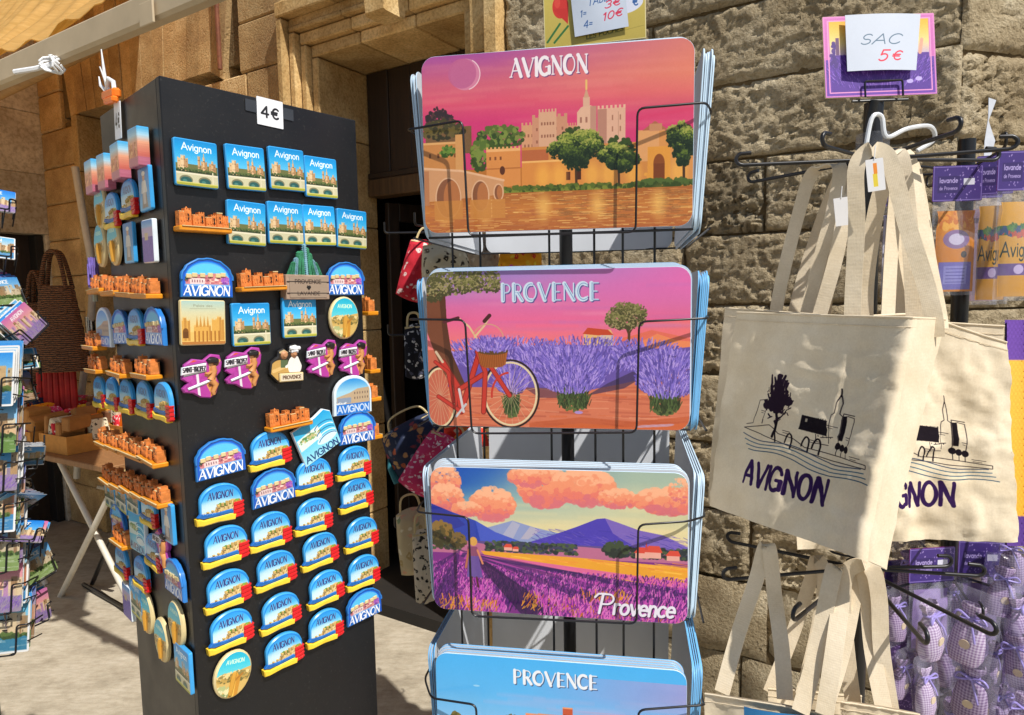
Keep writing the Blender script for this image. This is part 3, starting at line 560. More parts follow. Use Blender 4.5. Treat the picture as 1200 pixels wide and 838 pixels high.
def paint_mat4():
    p = Pic(760, .655); p.grad([(0, '48b4f6'), (.5, '5cb8f4'), (1, '8cc4f0')], 0, 30); p.xtint('b49cd4', 35, 100, 6, 24, .75); p.xtint('d898b8', 40, 90, 20, 28, .6)
    for _ in range(14): p.ell(random.uniform(30, 100), random.uniform(12, 26), random.uniform(8, 16), .7, 'c8b4e0', .3, 0, 1.4)
    p.ell(17, 13, 1.4, .4, 'a8dcfa', .8); p.rect(0, 28, 100, 65, '8a6a3a')
    for x, y, r in ((31, 27, 3.4), (58, 26, 3.2), (8, 27, 2), (26, 28, 2), (70, 29, 4)): p.blobs(x, y, r, r*.9, ['7a6a34', '5a5428', '3c3c20'], 90, .6)
    for x0, x1, yt, c in ((36, 47, 24, 'd8603c'), (42, 54, 22.6, 'e0703c'), (52, 56, 19, 'c85434'), (54, 64, 24.6, 'dc6a3a'), (37, 44, 22.8, 'e8825a')): p.rect(x0, yt, x1, 32, c); windows(p, x0+.5, yt+1, x1-.5, 30, 4, 2, '7a2c20', .6, .9); p.rect(x0, yt, x1, yt+.6, 'f0a070')
    p.rect(0, 31, 100, 65, 'b06a38'); p.blobs(50, 40, 50, 10, ['6a7434', '8a5c9c', '7a4a98', 'c88a48'], 700, 1.2); lavender(p, 50, 54, 50, 11, 1500, ['8a5cc0', '6a48a8', 'a878d0'])
    for col, o in (('40547c', .35), ('f0f4fa', 0)): p.text('PROVENCE', 32.6+o, 10.4+o, 5.4, .22, col, .08, 0, .2, fit=33)
    p.noise(.01); return p
IMG = {}
for k, fn in (('m1', paint_mat1), ('m2', paint_mat2), ('m3', paint_mat3), ('m4', paint_mat4)): IMG[k] = fn().image('placemat_print_'+k)
# ------------------------------------------------------------------ magnet prints
def scenery(p, y0, y1, sky=True, trees=True):
    """palace over a bridge between y0 and y1"""
    h = y1-y0; f = lambda t: y0+h*t
    for x0, x1, a, c in ((6, 30, .12, 'd8b888'), (14, 24, .02, 'e0c498'), (52, 58, -.02, 'cca878'), (60, 74, .16, 'c8a070'), (64, 69, .0, 'dcb888'), (78, 94, .2, 'c49c6c'), (84, 89, .1, 'd4b080')):
        p.rect(x0, f(a), x1, f(.58), c); battlement(p, x0, x1, f(a)+.2, h*.035, 4, c); p.rect(x1-(x1-x0)*.35, f(a), x1, f(.58), 'a87c50', .7); windows(p, x0, f(a)+1, x1, f(.5), 3, 2, '5a4028', 1.2, 2.6)
    p.line([(66.5, f(-.0)), (66.5, f(-.16))], 1.6, 'e0b060')
    if trees: p.blobs(50, f(.55), 50, h*.09, ['5a6a38', '3c4c28', '2c3820'], 190, 2.2)
    p.rect(0, f(.62), 100, f(1), 'c8c4a0'); p.rect(0, f(.62), 100, f(.68), 'e4dcc0')
    for x in (24, 67): p.ell(x, f(.9), 15, h*.17, '7c7a5c'); p.ell(x, f(.92), 12.5, h*.13, '2c5c58'); p.ell(x-3, f(.94), 5, h*.06, '4a8078')
    p.line([(86, f(.55)), (86, f(1))], 3, 'd8d0b0')
def paint_tile():
    p = Pic(220, 1.06, '6c7040'); p.grad([(0, '1488d0'), (.4, '20a0e0'), (1, '60c0ea')], 0, 55); scenery(p, 38, 98); p.rect(0, 98, 100, 106, 'a8a838'); p.rect(0, 96.5, 100, 99, 'd0cc70')
    p.text('Avignon', 17, 25, 15.5, .15, 'f0f8fa', None, 0, .14, fit=68); p.noise(.03, 4); return p
def paint_arch():
    p = Pic(260, .74, '1c6cd4'); p.ell(50, 40, 43, 34, '2890e8'); p.ell(50, 34, 40, 24, '58c0f0'); p.poly([(8, 36), (26, 30), (44, 32), (62, 28), (80, 27), (92, 36), (92, 54), (8, 54)], 'c87c80')
    for k in range(46): x = random.uniform(10, 90); y = random.uniform(31, 46); p.rect(x, y, x+random.uniform(2, 8), y+random.uniform(1, 4), random.choice(['e8c0a8', 'f0d8c8', 'a85c68', 'd89088', '7a4458', 'f4e8e0']), .9)
    p.rect(16, 38, 44, 50, 'e8dcd8', .8); windows(p, 18, 39, 42, 48, 5, 1, '6a3c4c', 2, 5); p.blobs(84, 42, 8, 7, ['9a50b4', 'b070c8', '7a3c98'], 70, 1.8); p.blobs(10, 41, 4, 5, ['2c4a3c', '8a4a50'], 26, 1.6)
    p.rect(4, 50, 96, 74, '2468c0'); p.rect(4, 49, 96, 53, '88b4e4', .8); p.line([(3, 73), (3, 40)]+arc(50, 38, 46, 35, 180, 360, 24)+[(97, 40), (97, 73)], 6, '1a58c4'); p.line(arc(50, 40, 41, 31, 190, 350, 24), 2, '6ab0f0', .7)
    p.text('AVIGNON', 5, 71, 17.5, .24, '2050a0', .14, .12, .12, fit=88); p.text('AVIGNON', 4, 70, 17.5, .2, 'f0f4fa', .11, .12, .12, fit=88); p.noise(.025, 4); return p
def paint_dome():
    p = Pic(260, .8, '2a9ae4'); p.grad([(0, '1c8ce0'), (.45, '48b4ee'), (.75, 'c8e8f4')], 0, 62)
    p.ell(40, 40, 34, 9, 'dceef4', .6, 0, 6); p.poly([(36, 52), (60, 40), (74, 36), (92, 40), (100, 62), (20, 62)], 'd8bc7c')
    for k in range(60): x = random.uniform(36, 84); y = random.uniform(40, 60); p.rect(x, y, x+random.uniform(1.5, 4), y+random.uniform(2, 6), random.choice(['c8a05c', 'ecd8a0', '8a6a3c', 'e0c488', 'a07c48']), .9)
    p.blobs(52, 44, 10, 3.5, ['6a9a3c', '4a7a2c'], 50, 1.8); p.blobs(86, 46, 10, 7, ['7ab03c', 'c86a30', 'a8c050', '4c7a2c'], 70, 2)
    p.line(arc(50, 48, 47, 45, 178, 362, 30), 5, '1684dc'); p.poly([(0, 58), (20, 56), (60, 60), (100, 58), (100, 80), (0, 80)], '1a6cae')
    p.blobs(18, 57, 18, 3, ['e0d4a8', 'b89a64'], 50, 1.8)
    for k in range(5): p.line([(k*16, 66+random.uniform(-2, 2)), (k*16+14, 64)], 1.6, '3a94d0')
    p.text('AVIGNON', 22, 31, 13.5, .2, '8cc4ea', .12, .1, .12, fit=54); p.text('AVIGNON', 21.4, 30, 13.5, .17, '2c3c7c', .11, .1, .12, fit=54); p.noise(.025, 4); return p
def paint_oval():
    p = Pic(180, 1.2); p.grad([(0, '18a8c8'), (.6, '40c0d4'), (1, '70ccd0')], 0, 62); p.poly([(0, 60), (24, 52), (50, 56), (76, 50), (100, 46), (100, 120), (0, 120)], 'c8a860'); p.blobs(50, 66, 48, 13, ['e0c88c', '8a7a44', 'b4944c', '6a6438'], 160, 4)
    p.blobs(24, 100, 20, 16, ['a8b078', 'd8d0a0', '7a8c5c'], 90, 4); p.poly([(42, 64), (60, 58), (70, 70), (66, 120), (40, 120), (46, 84)], 'c08830'); p.line([(54, 66), (52, 116)], 9, 'e4b850'); p.ell(54, 62, 7, 8, 'd8a040'); p.line([(58, 74), (74, 62)], 5, 'a87028')
    p.text('AVIGNON', 26, 32, 10, .16, 'd8f0d0', None, 0, .14, fit=48, rise=-.0); p.noise(.03, 4); return p
def paint_palace():
    p = Pic(200, 1.0, 'e4bc68'); p.grad([(0, 'a8cac4'), (.4, 'd4d0a8'), (1, 'ecc878')], 0, 70); p.text('Palais des', 28, 15, 5, .14, '8a8a70', fit=42); p.line([(20, 19), (78, 19)], .8, '9a9a80')
    for x0, x1, y in ((0, 20, 46), (4, 12, 40), (28, 66, 58), (68, 96, 44), (80, 90, 38)): p.rect(x0, y, x1, 90, 'dca850'); battlement(p, x0, x1, y+.3, 3, 4, 'e4b868'); p.rect(x1-5, y, x1, 90, 'b88038', .7)
    for x in (32, 40, 48, 56): p.poly([(x, 60), (x+3, 34), (x+6, 60)], 'c89040'); 
    for k in range(7): p.line([(30+k*9, 70), (30+k*9, 94)], 3.4, 'a86c28'); 
    p.ell(10, 70, 6, 8, '7a4c1c'); p.rect(4, 70, 16, 84, '6a4018'); p.rect(0, 92, 100, 100, 'b87838'); p.noise(.03, 4); return p
def paint_pinup():
    p = Pic(220, 1.14, 'b43c9c'); p.blobs(30, 60, 26, 30, ['c84cb0', 'a0348c'], 40, 6, .5)
    p.line([(16, 84), (70, 70)], 4.6, 'f0e8e8'); p.line([(38, 52), (40, 104)], 6, 'e0dce0'); p.ell(24, 16, 16, 5, 'd85a34'); p.ell(36, 13, 10, 3, 'e88a50')
    p.line([(74, 40), (78, 60), (66, 78), (76, 100)], 15, 'd89858'); p.line([(78, 60), (58, 54)], 7, 'e0a468'); p.line([(80, 36), (92, 22)], 7, 'e0a468'); p.ell(76, 30, 10, 10, 'e4b078'); p.ell(76, 20, 16, 8, '1c1c24', 1, 8); p.ell(84, 26, 8, 9, '5a3a20', .9); p.line([(64, 62), (82, 58)], 6, 'b83038'); p.line([(66, 80), (84, 78)], 8, '8a4a38'); p.line([(72, 84), (70, 108)], 8, 'c8803c')
    p.poly([(2, 30), (58, 24), (60, 46), (3, 54)], 'e8e4e4'); p.line([(2, 30), (58, 24), (60, 46), (3, 54), (2, 30)], 1.6, '6a5468'); p.text('SAINT-TROPEZ', 5, 46, 11, .22, '2c2830', .16, 0, .1, fit=51, rise=.1); p.noise(.02, 4); return p
def paint_chefs():
    p = Pic(200, 1.05, '2a221c'); p.ell(32, 66, 28, 26, 'c8a058'); p.line([(14, 68), (50, 56)], 9, 'e0bc78'); p.ell(44, 28, 10, 11, 'b8805a'); p.ell(42, 18, 16, 6, 'c8b488'); p.rect(34, 40, 54, 60, '5a6a48')
    p.ell(74, 56, 20, 26, 'f0ece4'); p.ell(72, 26, 9, 10, 'd8a078'); p.ell(74, 10, 17, 9, 'f4f0ea'); p.rect(64, 10, 82, 20, 'e8e4dc'); p.line([(60, 52), (50, 58)], 7, 'f0ece4'); p.line([(62, 20), (50, 10)], 2, 'f0f0e8')
    p.rect(28, 74, 98, 96, 'e4d8bc'); p.line([(28, 74), (98, 74), (98, 96), (28, 96), (28, 74)], 2, '7a5c3c'); p.text('PROVENCE', 34, 91, 11, .2, '5a3c28', fit=58); p.noise(.03, 4); return p
def paint_plaque():
    p = Pic(220, 1.0); p.grad([(0, '1c9cd8'), (.5, '58c4e4'), (1, 'a8e0ec')]); p.poly([(4, 34), (60, 26), (60, 56), (4, 62)], 'd8e8e0'); p.blobs(34, 42, 28, 6, ['5a8a50', 'c8b880', '7aa868'], 80, 2.6); p.ell(70, 66, 26, 10, 'd0e8ec')
    for k in range(5): p.line(arc(72, 70-k*8, 24, 12, 200, 340, 10), 2.2, ['1a6ca8', 'f0f8f8'][k % 2])
    p.text('AVIGNON', 6, 94, 15, .18, '1c3c74', fit=84); p.noise(.03, 4); return p
def paint_bluearch():
    p = Pic(220, .86, '2a70cc'); p.grad([(0, '2c90dc'), (.6, 'a4d8ee')], 6, 54, 6, 94); p.poly([(6, 46), (40, 38), (60, 30), (94, 28), (94, 62), (6, 62)], 'c0a888'); windows(p, 50, 34, 92, 56, 6, 2, '5a4a44', 2.4, 5); p.rect(8, 48, 44, 60, '8a9ab0'); p.blobs(20, 60, 14, 3, ['e4e8e8'], 20, 2)
    p.rect(4, 62, 96, 84, '2c78d0'); p.text('AVIGNON', 8, 80, 14, .22, 'cfe0f4', .16, 0, .12, fit=84); p.line([(3, 84), (3, 40)]+arc(50, 40, 47, 36, 180, 360)+[(97, 84)], 5, 'dcecf4'); p.noise(.02, 4); return p
def paint_pink():
    p = Pic(180, 1.25); p.grad([(0, '38a0dc'), (.22, 'a8d0e4'), (.4, 'e0a080'), (.7, 'c86a5c'), (1, 'd08098')]); 
    for k in range(70): x = random.uniform(5, 90); y = random.uniform(48, 92); p.rect(x, y, x+random.uniform(3, 9), y+random.uniform(5, 16), random.choice(['e8a870', 'b4643c', '8a4830', 'f0c088', 'c8804c']), .85)
    p.rect(0, 96, 100, 125, 'b86a80'); p.noise(.04, 5); return p
def paint_lavphoto():
    p = Pic(180, 1.3); p.grad([(0, '3c84d0'), (.35, '8cb4dc'), (.45, 'b8a8c8')], 0, 60); p.rect(0, 52, 100, 130, '6a50a8'); lavender(p, 50, 92, 50, 40, 700, ['8a70c8', '5a4498', 'a890d8', '483884'], 9); p.rect(26, 40, 56, 62, 'c8b090'); p.noise(.03, 5); return p
def paint_costume():
    p = Pic(180, 1.3, '3088cc'); p.grad([(0, '2c7cc4'), (1, '6ab4dc')]); p.poly([(36, 60), (64, 60), (78, 122), (24, 122)], '8a8078'); p.poly([(38, 40), (62, 40), (66, 78), (34, 78)], 'd8d4cc'); p.ell(50, 30, 11, 12, 'd0a080'); p.ell(50, 20, 15, 7, 'e8e4d8'); p.line([(36, 46), (28, 74)], 8, 'd8d4cc'); p.line([(64, 46), (72, 74)], 8, 'd8d4cc'); p.rect(38, 76, 62, 110, 'c0b8b0'); p.noise(.03, 5); return p
def paint_card(k):
    p = Pic(170, .7, '9a8aa0'); cs = [('2a8ae0', 'a0d4f0'), ('3c9ae8', 'd0e8f4'), ('1c78d4', '70bcec'), ('58b0e8', 'f0d8c0'), ('4898dc', 'b8dcf0'), ('d070b0', 'f0b898'), ('30a0d8', 'c0e0ea'), ('5a78c8', 'e8b0a0')][k]
    p.grad([(0, cs[0]), (1, cs[1])], 0, 40); base = ['c8a878', 'd8b488', 'b89468', 'c07858', 'd0c0a0', 'b888b0', 'c8b090', 'c89878'][k]
    for _ in range(34): x = random.uniform(-5, 98); y = random.uniform(18, 40); p.rect(x, y, x+random.uniform(4, 12), 50, random.choice([base, base, 'e0c8a0', '9a7850']), .85); p.rect(x+1, y+3, x+2.4, y+6, '4a3828', .8)
    if k in (2, 5): lavender(p, 50, 60, 50, 12, 500, ['8a60c0', '6a48a8', 'a880d0'], 6)
    else:
        p.rect(0, 48, 100, 70, ['3a78a8', '6a8a48', '5a4a98', '4888b8', '88a060', '8a50a0', '3c80a0', 'a08060'][k]); p.blobs(50, 48, 50, 3, ['5a7038', '3c5028'], 110, 2.6)
        for _ in range(40): x = random.uniform(0, 100); y = random.uniform(52, 70); p.line([(x, y), (x+9, y)], 1, 'e0e4dc', .35)
    p.text('AVIGNON' if k % 2 else 'PROVENCE', 26, 15, 8, .2, 'ffffff', fit=48); p.noise(.03, 4); p.line([(0, 0), (100, 0), (100, 70), (0, 70), (0, 0)], 5, 'f0f0ee') if k % 3 == 0 else None; return p
PR = {}
for k, fn in (('tile', paint_tile), ('arch', paint_arch), ('dome', paint_dome), ('oval', paint_oval), ('palace', paint_palace), ('pinup', paint_pinup), ('chefs', paint_chefs), ('plaque', paint_plaque), ('bluearch', paint_bluearch), ('pink', paint_pink), ('lav', paint_lavphoto), ('costume', paint_costume)):
    PR[k] = print_mat('print_'+k, fn().image('magnet_print_'+k), .3, 1, .5, .1)
CARDS = [print_mat('postcard_print_%d' % k, paint_card(k).image('postcard_print_%d' % k), .3, .78) for k in range(8)]
# tote bag print (multiplied over the canvas)
def paint_tote(dx=0):
    p = Pic(560, 1.05); K = '1c1626'; d = dx
    p.line([(14+d, 58), (18+d, 57), (19+d, 45), (24+d, 44), (24+d, 55)], .3, K); p.line([(13+d, 60), (28+d, 56.6), (34+d, 60), (42+d, 61), (48+d, 64), (56+d, 64.4), (64+d, 65), (78+d, 66.4), (78+d, 68), (60+d, 67.4), (44+d, 65.4), (13+d, 60)], .34, K)
    p.line([(31+d, 62), (31.6+d, 54), (30+d, 50)], 1.3, K); p.line([(33+d, 64), (30.6+d, 54)], .8, K); p.line([(31+d, 54), (36+d, 48)], .7, K)
    for k in range(46): a = RAD(random.uniform(-165, -15)); l = random.uniform(6, 15)*(1.15 if abs(a+1.57) < .5 else .8); x0, y0 = 30+d+random.uniform(-3, 3), 49+random.uniform(-3, 1); p.line([(x0, y0), (x0+l*.5*math.cos(a), y0+l*math.sin(a))], random.uniform(.9, 1.7), '2a1c3a')
    for k in range(120): x0, y0 = 30+d+random.gauss(0, 3.4), 44+random.gauss(0, 4.4); p.line([(x0, y0), (x0+random.uniform(-1.6, 1.6), y0-random.uniform(.6, 2.4))], random.uniform(.3, .8), '2a1c3a')
    for k in range(26): x0 = random.uniform(44, 57)+d; p.line([(x0, 49.5), (x0+random.uniform(-.3, .3), 56)], .25, '000000', .6)
    for x, y, w_ in ((21, 50, 3), (36, 58, 4), (49, 60, 5), (57, 52, 4), (66, 56, 2), (70, 64, 5)): p.line([(x+d, y), (x+w_+d, y+.3)], .25, K); p.line([(x+.4+d, y+1), (x+w_*.7+d, y+1.2)], .2, K)
    for x in (27, 32, 36, 24): p.ell(x+d, 46+random.uniform(-3, 2), 2.6, 2, '2a1c3a')
    p.poly([(44+d, 49), (57+d, 50), (57+d, 57), (44+d, 56)], K); p.rect(46+d, 50.5, 47+d, 52, 'cccccc'); p.poly([(62.6+d, 46.8), (64.8+d, 46.5), (64.8+d, 58), (62.6+d, 58)], K)
    p.line([(58+d, 60), (58+d, 47), (59.4+d, 46), (59.4+d, 41), (60.2+d, 37), (61+d, 41), (61+d, 46), (62.4+d, 47), (62.4+d, 60)], .3, K); p.line([(65+d, 46.5), (68+d, 47), (68+d, 61)], .3, K); p.line([(60.2+d, 34.5), (60.2+d, 38)], .36, K); p.line([(62.6+d, 47), (62.6+d, 45.6), (68+d, 46)], .36, K)
    p.line([(52+d, 57), (52+d, 61), (58+d, 61)], .3, K); p.line([(54+d, 58), (60+d, 57)], .3, K); windows(p, 52+d, 55, 60+d, 60, 4, 1, K, .4, .7)
    for x, y in ((62.5, 60.5), (65, 61), (67.6, 61.5)): p.ell(x+d, y, 1.4, 1.6, K); p.line([(x+d, y), (x+d, y+4)], .3, K)
    for x in (40, 48, 53): p.line(arc(x+d, 63.6, 1.7, 4.6, 180, 350, 10)+[(x+1.6+d, 66)], .75, K)
    for k, c in enumerate(('2c4a80', '3870a8', '3870a8', '2c5a90')): p.line([(13+d+k*1.5+x, 62.8+k*2.1+1.3*math.sin(x*.16+k*.5)+x*.1) for x in range(0, 66, 3)], .42, c)
    p.text('AVIGNON', 18+d, 87.5, 11.2, .175, '38206c', .15, .04, .17, fit=44, jit=.025); return p
TOTE_A = canvas_mat('canvas_printed', 'ddcdb0', 'ecdfc6', paint_tote(3).image('tote_print'))
TOTE_B = canvas_mat('canvas_printed_right', 'ddcdb0', 'ecdfc6', paint_tote(13).image('tote_print_right'))
MT['canvas'] = canvas_mat('plain_canvas', 'dbcbae', 'eadcc3')
def paint_pricesign():
    p = Pic(360, .75, 'd070b8'); p.rect(0, 40, 100, 75, '7040a8'); p.grad([(0, 'f4b428'), (.5, 'f0d890'), (.8, 'c8b0d0'), (1, '7a50b0')], 5, 45, 6, 94); p.rect(6, 36, 94, 70, '5a3498'); lavender(p, 50, 52, 46, 18, 900, ['7a54c8', '4a2c90', 'a078d8', '3a2478'], 4); p.blobs(9, 36, 3, 12, ['4a2c80'], 20, 2); p.rect(11, 20, 14, 36, '6a4870'); p.line([(88, 24), (86, 36)], 3, 'e0a890')
    for o, c in ((1, 'e088c8'), (4.4, 'f0a0d0')): p.line([(o, o), (100-o, o), (100-o, 75-o), (o, 75-o), (o, o)], 1, c)
    for x, y in ((76, 62), (84, 60)): p.ell(x, y, 3, 2, 'c8b8f0', .9)
    p.noise(.03, 4); return p
def paint_sac():
    p = Pic(300, .8, 'c6cedc'); p.text('SAC', 18, 43, 14, .1, '4a6880', None, .3, .16, fit=54); p.text('5', 42, 67, 15, .14, 'd83048', None, .3, .1, sx=1.4); p.text('€', 62, 66, 13, .15, 'd83048', None, .2, .1, sx=1.5); p.noise(.01); return p
def paint_setsign():
    p = Pic(360, .62, 'c0ac50'); p.grad([(0, 'c8b458'), (1, 'b8a44c')]); p.ell(17, 24, 8, 11, 'c83028'); p.poly([(9.6, 26), (25, 26), (24, 41)], 'c02c24'); p.ell(14, 20, 3, 5, 'd84a3a', .8); p.line([(16, 40), (3, 56)], 2, '2c6a34'); p.line([(24, 43), (10, 57)], 2, '2c6a34'); p.ell(84, 30, 14, 7, 'd4d8e8', 1, -14); p.line([(78, 18), (96, 3)], 2, '3a3428'); p.line([(78, 20), (86, 11)], 4, '2c2a24'); p.text('€', 88, 31, 7, .18, '2c5a9c')
    p.text('LES POCHES', 42, 57, 4.4, .22, '5a5c28', fit=36, rise=.12); p.line([(40, 58), (98, 50)], .5, '9a8a3c'); p.line([(0, 0), (100, 0), (100, 62), (0, 62), (0, 0)], 1.4, 'e4dcb0'); p.noise(.015); return p
def paint_setpaper():
    p = Pic(320, .9, 'c8d2e2'); 
    p.text('SET DE', 16, 22, 12, .13, '2c5c9c', None, .25, .18, fit=52, rise=.12); p.text('TABLE', 30, 42, 12, .13, '2c5c9c', None, .25, .18, fit=44, rise=.12); p.text('1=', 14, 58, 11, .14, '2c5c9c', None, .2); p.text('3€', 60, 51, 12, .17, 'd02c50', None, .2, fit=28, rise=.1); p.text('4=', 18, 78, 12, .14, '2c5c9c', None, .2); p.text('10€', 54, 72, 13, .17, 'd02c50', None, .2, fit=36, rise=.12); p.noise(.012); return p
def paint_four(st='4€', ws=.2):
    p = Pic(160, .95, 'e6e8ec'); p.text(st, 16, 66, 36, ws, '1c1c20', None, 0, .3, fit=66); p.noise(.01); return p
def paint_header():
    p = Pic(200, .55, '44307c'); 
    for _ in range(70): p.ell(random.uniform(0, 100), random.uniform(0, 55), 1.2, 1.2, 'b8a4e0', .7)
    p.rect(62, 20, 84, 30, 'd8d8e8'); p.rect(10, 16, 54, 42, '382868'); p.text('lavande', 14, 26, 7, .2, 'b8a8e0', fit=36); p.text('de Provence', 14, 37, 5, .2, 'a898d0', fit=36); p.line([(2, 2), (98, 2), (98, 53), (2, 53), (2, 2)], 1.2, '8a78c0'); p.noise(.02, 4); return p
def paint_towel():
    p = Pic(200, 1.6, 'dca43c'); p.rect(0, 40, 100, 56, '3c6a34'); p.blobs(50, 48, 50, 10, ['3c6a34', '5a8a40', '2c4c7c', 'c84c34'], 90, 5); p.text('Avignon', 4, 92, 24, .13, '1c3424', fit=110); p.rect(0, 104, 100, 124, '6a5090'); p.ell(52, 114, 14, 8, 'c8b8e0'); p.rect(0, 126, 100, 160, 'd89c30'); p.noise(.02, 5); return p
def paint_soap():
    p = Pic(160, 1.7, 'e08c1c'); p.blobs(50, 20, 44, 18, ['f0a030', 'd87818', 'f8b848'], 90, 7); p.ell(50, 60, 34, 20, '8a70b0', .9); p.ell(50, 60, 20, 12, 'd8d0e8'); p.ell(70, 92, 8, 7, '3a3428'); p.rect(8, 108, 92, 166, '7a74c4'); p.rect(20, 116, 80, 154, '9a98dc'); 
    for k in range(5): p.line([(26, 122+k*7), (74, 122+k*7)], 1.6, '4a4498', .7)
    p.noise(.03, 5); return p
for k, fn in (('pricesign', paint_pricesign), ('sac', paint_sac), ('setsign', paint_setsign), ('setpaper', paint_setpaper), ('four', paint_four), ('header', paint_header), ('towel', paint_towel), ('soap', paint_soap)):
    PR[k] = print_mat('print_'+k, fn().image('print_'+k), .45)
# ================================================================== THE PLACE
Z3 = V3(0, 0, 1)
# ------------------------------------------------------------------ ground
g = MB(); g.grid(lambda u, v: (-40+80*u, -20+70*v, .004*math.sin(u*90)*math.sin(v*70)), 60, 60)
tag(obj('ground', g, MT['ground']), 'pale worn paving of the sunlit lane', None, None, 'structure')
# ------------------------------------------------------------------ stone building
WC = at(1118, 345, 1.95); WC[2] = 0
_a = math.atan2(1250, 780); WD = V3(-math.sin(_a), math.cos(_a), 0); WN = V3(-math.cos(_a), -math.sin(_a), 0)
WAX = np.array([-WD, WN*1.0, Z3])
def Wp(t, z, a=0): return WC + WD*t + WN*a + Z3*z
_o = 1024; FB = np.zeros((_o, _o))
for k, amp in ((8, 1.), (16, .8), (32, .55), (64, .4), (128, .28)):
    q = rng.normal(0, 1, (k+1, k+1)); x = np.linspace(0, k-1e-6, _o); i = x.astype(int); f_ = x-i; f_ = f_*f_*(3-2*f_)
    r_ = q[i]*(1-f_)[:, None]+q[i+1]*f_[:, None]; FB += amp*(r_[:, i]*(1-f_)+r_[:, i+1]*f_)
FB /= FB.std()
def fb(x, y): return FB[int(y*_o) % _o, int(x*_o) % _o]
def rough_stone(name, P, t0, t1, z0, z1, par, mat, amp=.007, pit=.017, cell=.02):
    """weathered block on a wall: P(t,z,a) -> world"""
    gap = .0035; t0 += gap; t1 -= gap; z0 += gap; z1 -= gap; nu = max(4, int((t1-t0)/cell)); nv = max(4, int((z1-z0)/cell)); ox, oy = random.random(), random.random(); prd = random.uniform(-.006, .008)
    worn = random.uniform(.2, 1)
    def fn(u, v):
        e = min(u*(t1-t0), (1-u)*(t1-t0), v*(z1-z0), (1-v)*(z1-z0)); edge = -.016*max(0, 1-e/.013)**1.5
        t, z = t0+(t1-t0)*u, z0+(z1-z0)*v; n1 = fb(ox+t*.28, oy+z*.28); n2 = fb(ox+.3+t*.9, oy+.1+z*.9); n3 = fb(ox+.7+t*.5, oy+z*.6)
        n4 = fb(ox+.2+t*2.3, oy+.5+z*3.6); n5 = fb(ox+.9+t*1.2, oy+.3+z*2.4); n6 = fb(ox+.15+t*5, oy+.8+z*6); sst = lambda q: max(0., min(1., q))**2*(3-2*max(0., min(1., q)))
        zone = .25+.75*sst((n3+.6)*1.1); d = prd+amp*.28*n1+amp*.15*n2+.0012*n6-pit*.8*worn*zone*sst((n4-.2)*2.2)-pit*.8*worn*sst((n5-.8)*2.6)+edge
        return P(t+(.004*n2 if 0 < u < 1 else 0), z+(.004*n1 if 0 < v < 1 else 0), d)
    m = MB(); m.grid(lambda u, v: fn(u, v), nu, nv, 0, True); base = P((t0+t1)/2, (z0+z1)/2, 0); m.v = [tuple(rel(p, base)) for p in m.v]
    o = obj(name, m, mat, None, 70); o.parent = par; o.location = rel(base, par.location); return o
def block(name, P, ax, t0, t1, z0, z1, a0, a1, par, mat, ch=.006, gap=.0025):
    m = MB(); c = P((t0+t1)/2, (z0+z1)/2, (a0+a1)/2); m.box((0, 0, 0), (t1-t0-2*gap, a1-a0, z1-z0-2*gap), ax, 0, ch)
    o = obj(name, m, mat, None, 30); o.parent = par; o.location = rel(c, par.location); return o
bld = thing('stone_building', 'old limestone shop building of rough and dressed blocks with a moulded doorway', 'building', WC)
ZJ = [0, .3, .58, .83, 1.07, 1.315, 1.56, 1.80, 2.05, 2.30, 2.55, 2.80, 3.06, 3.34]
random.seed(21)
for k in range(len(ZJ)-1):
    t = 0.0; stop = 1.545
    while t < stop-.01:
        L = random.uniform(.5, 1.05); L = stop-t if stop-t-L < .3 else L
        low = ZJ[k] < .5
        rough_stone('stone', Wp, t, t+L, ZJ[k], ZJ[k+1], bld, MT['rough'], cell=.045 if low else .0078)
        t += L
E2 = V3(.966, .259, 0); N2 = V3(.259, -.966, 0)
def Cp(t, z, a=0): return WC + E2*t + N2*a + Z3*z
for k in range(1, len(ZJ)-1):
    t = .0
    while t < 1.6:
        L = random.uniform(.4, .75); rough_stone('stone', lambda q, z, a: Cp(1.62-q, z, a), 1.62-min(1.62, t+L), 1.62-t, ZJ[k]-.02, ZJ[k+1]-.02, bld, MT['rough'], cell=.0078 if t < .3 else .03); t += L
def slab(name, t0, t1, z0, z1, a0, a1, mat, par=bld, ch=0): return block(name, Wp, WAX, t0, t1, z0, z1, a0, a1, par, mat, ch, 0)
slab('mortar', .0, 1.55, 0, 3.34, -.4, -.022, MT['mortar'])
m = MB(); m.box(rel(Cp(.82, 1.66, -.2), WC), (1.6, .36, 3.3), np.array([E2, N2, Z3])); obj('mortar', m, MT['mortar'], bld)
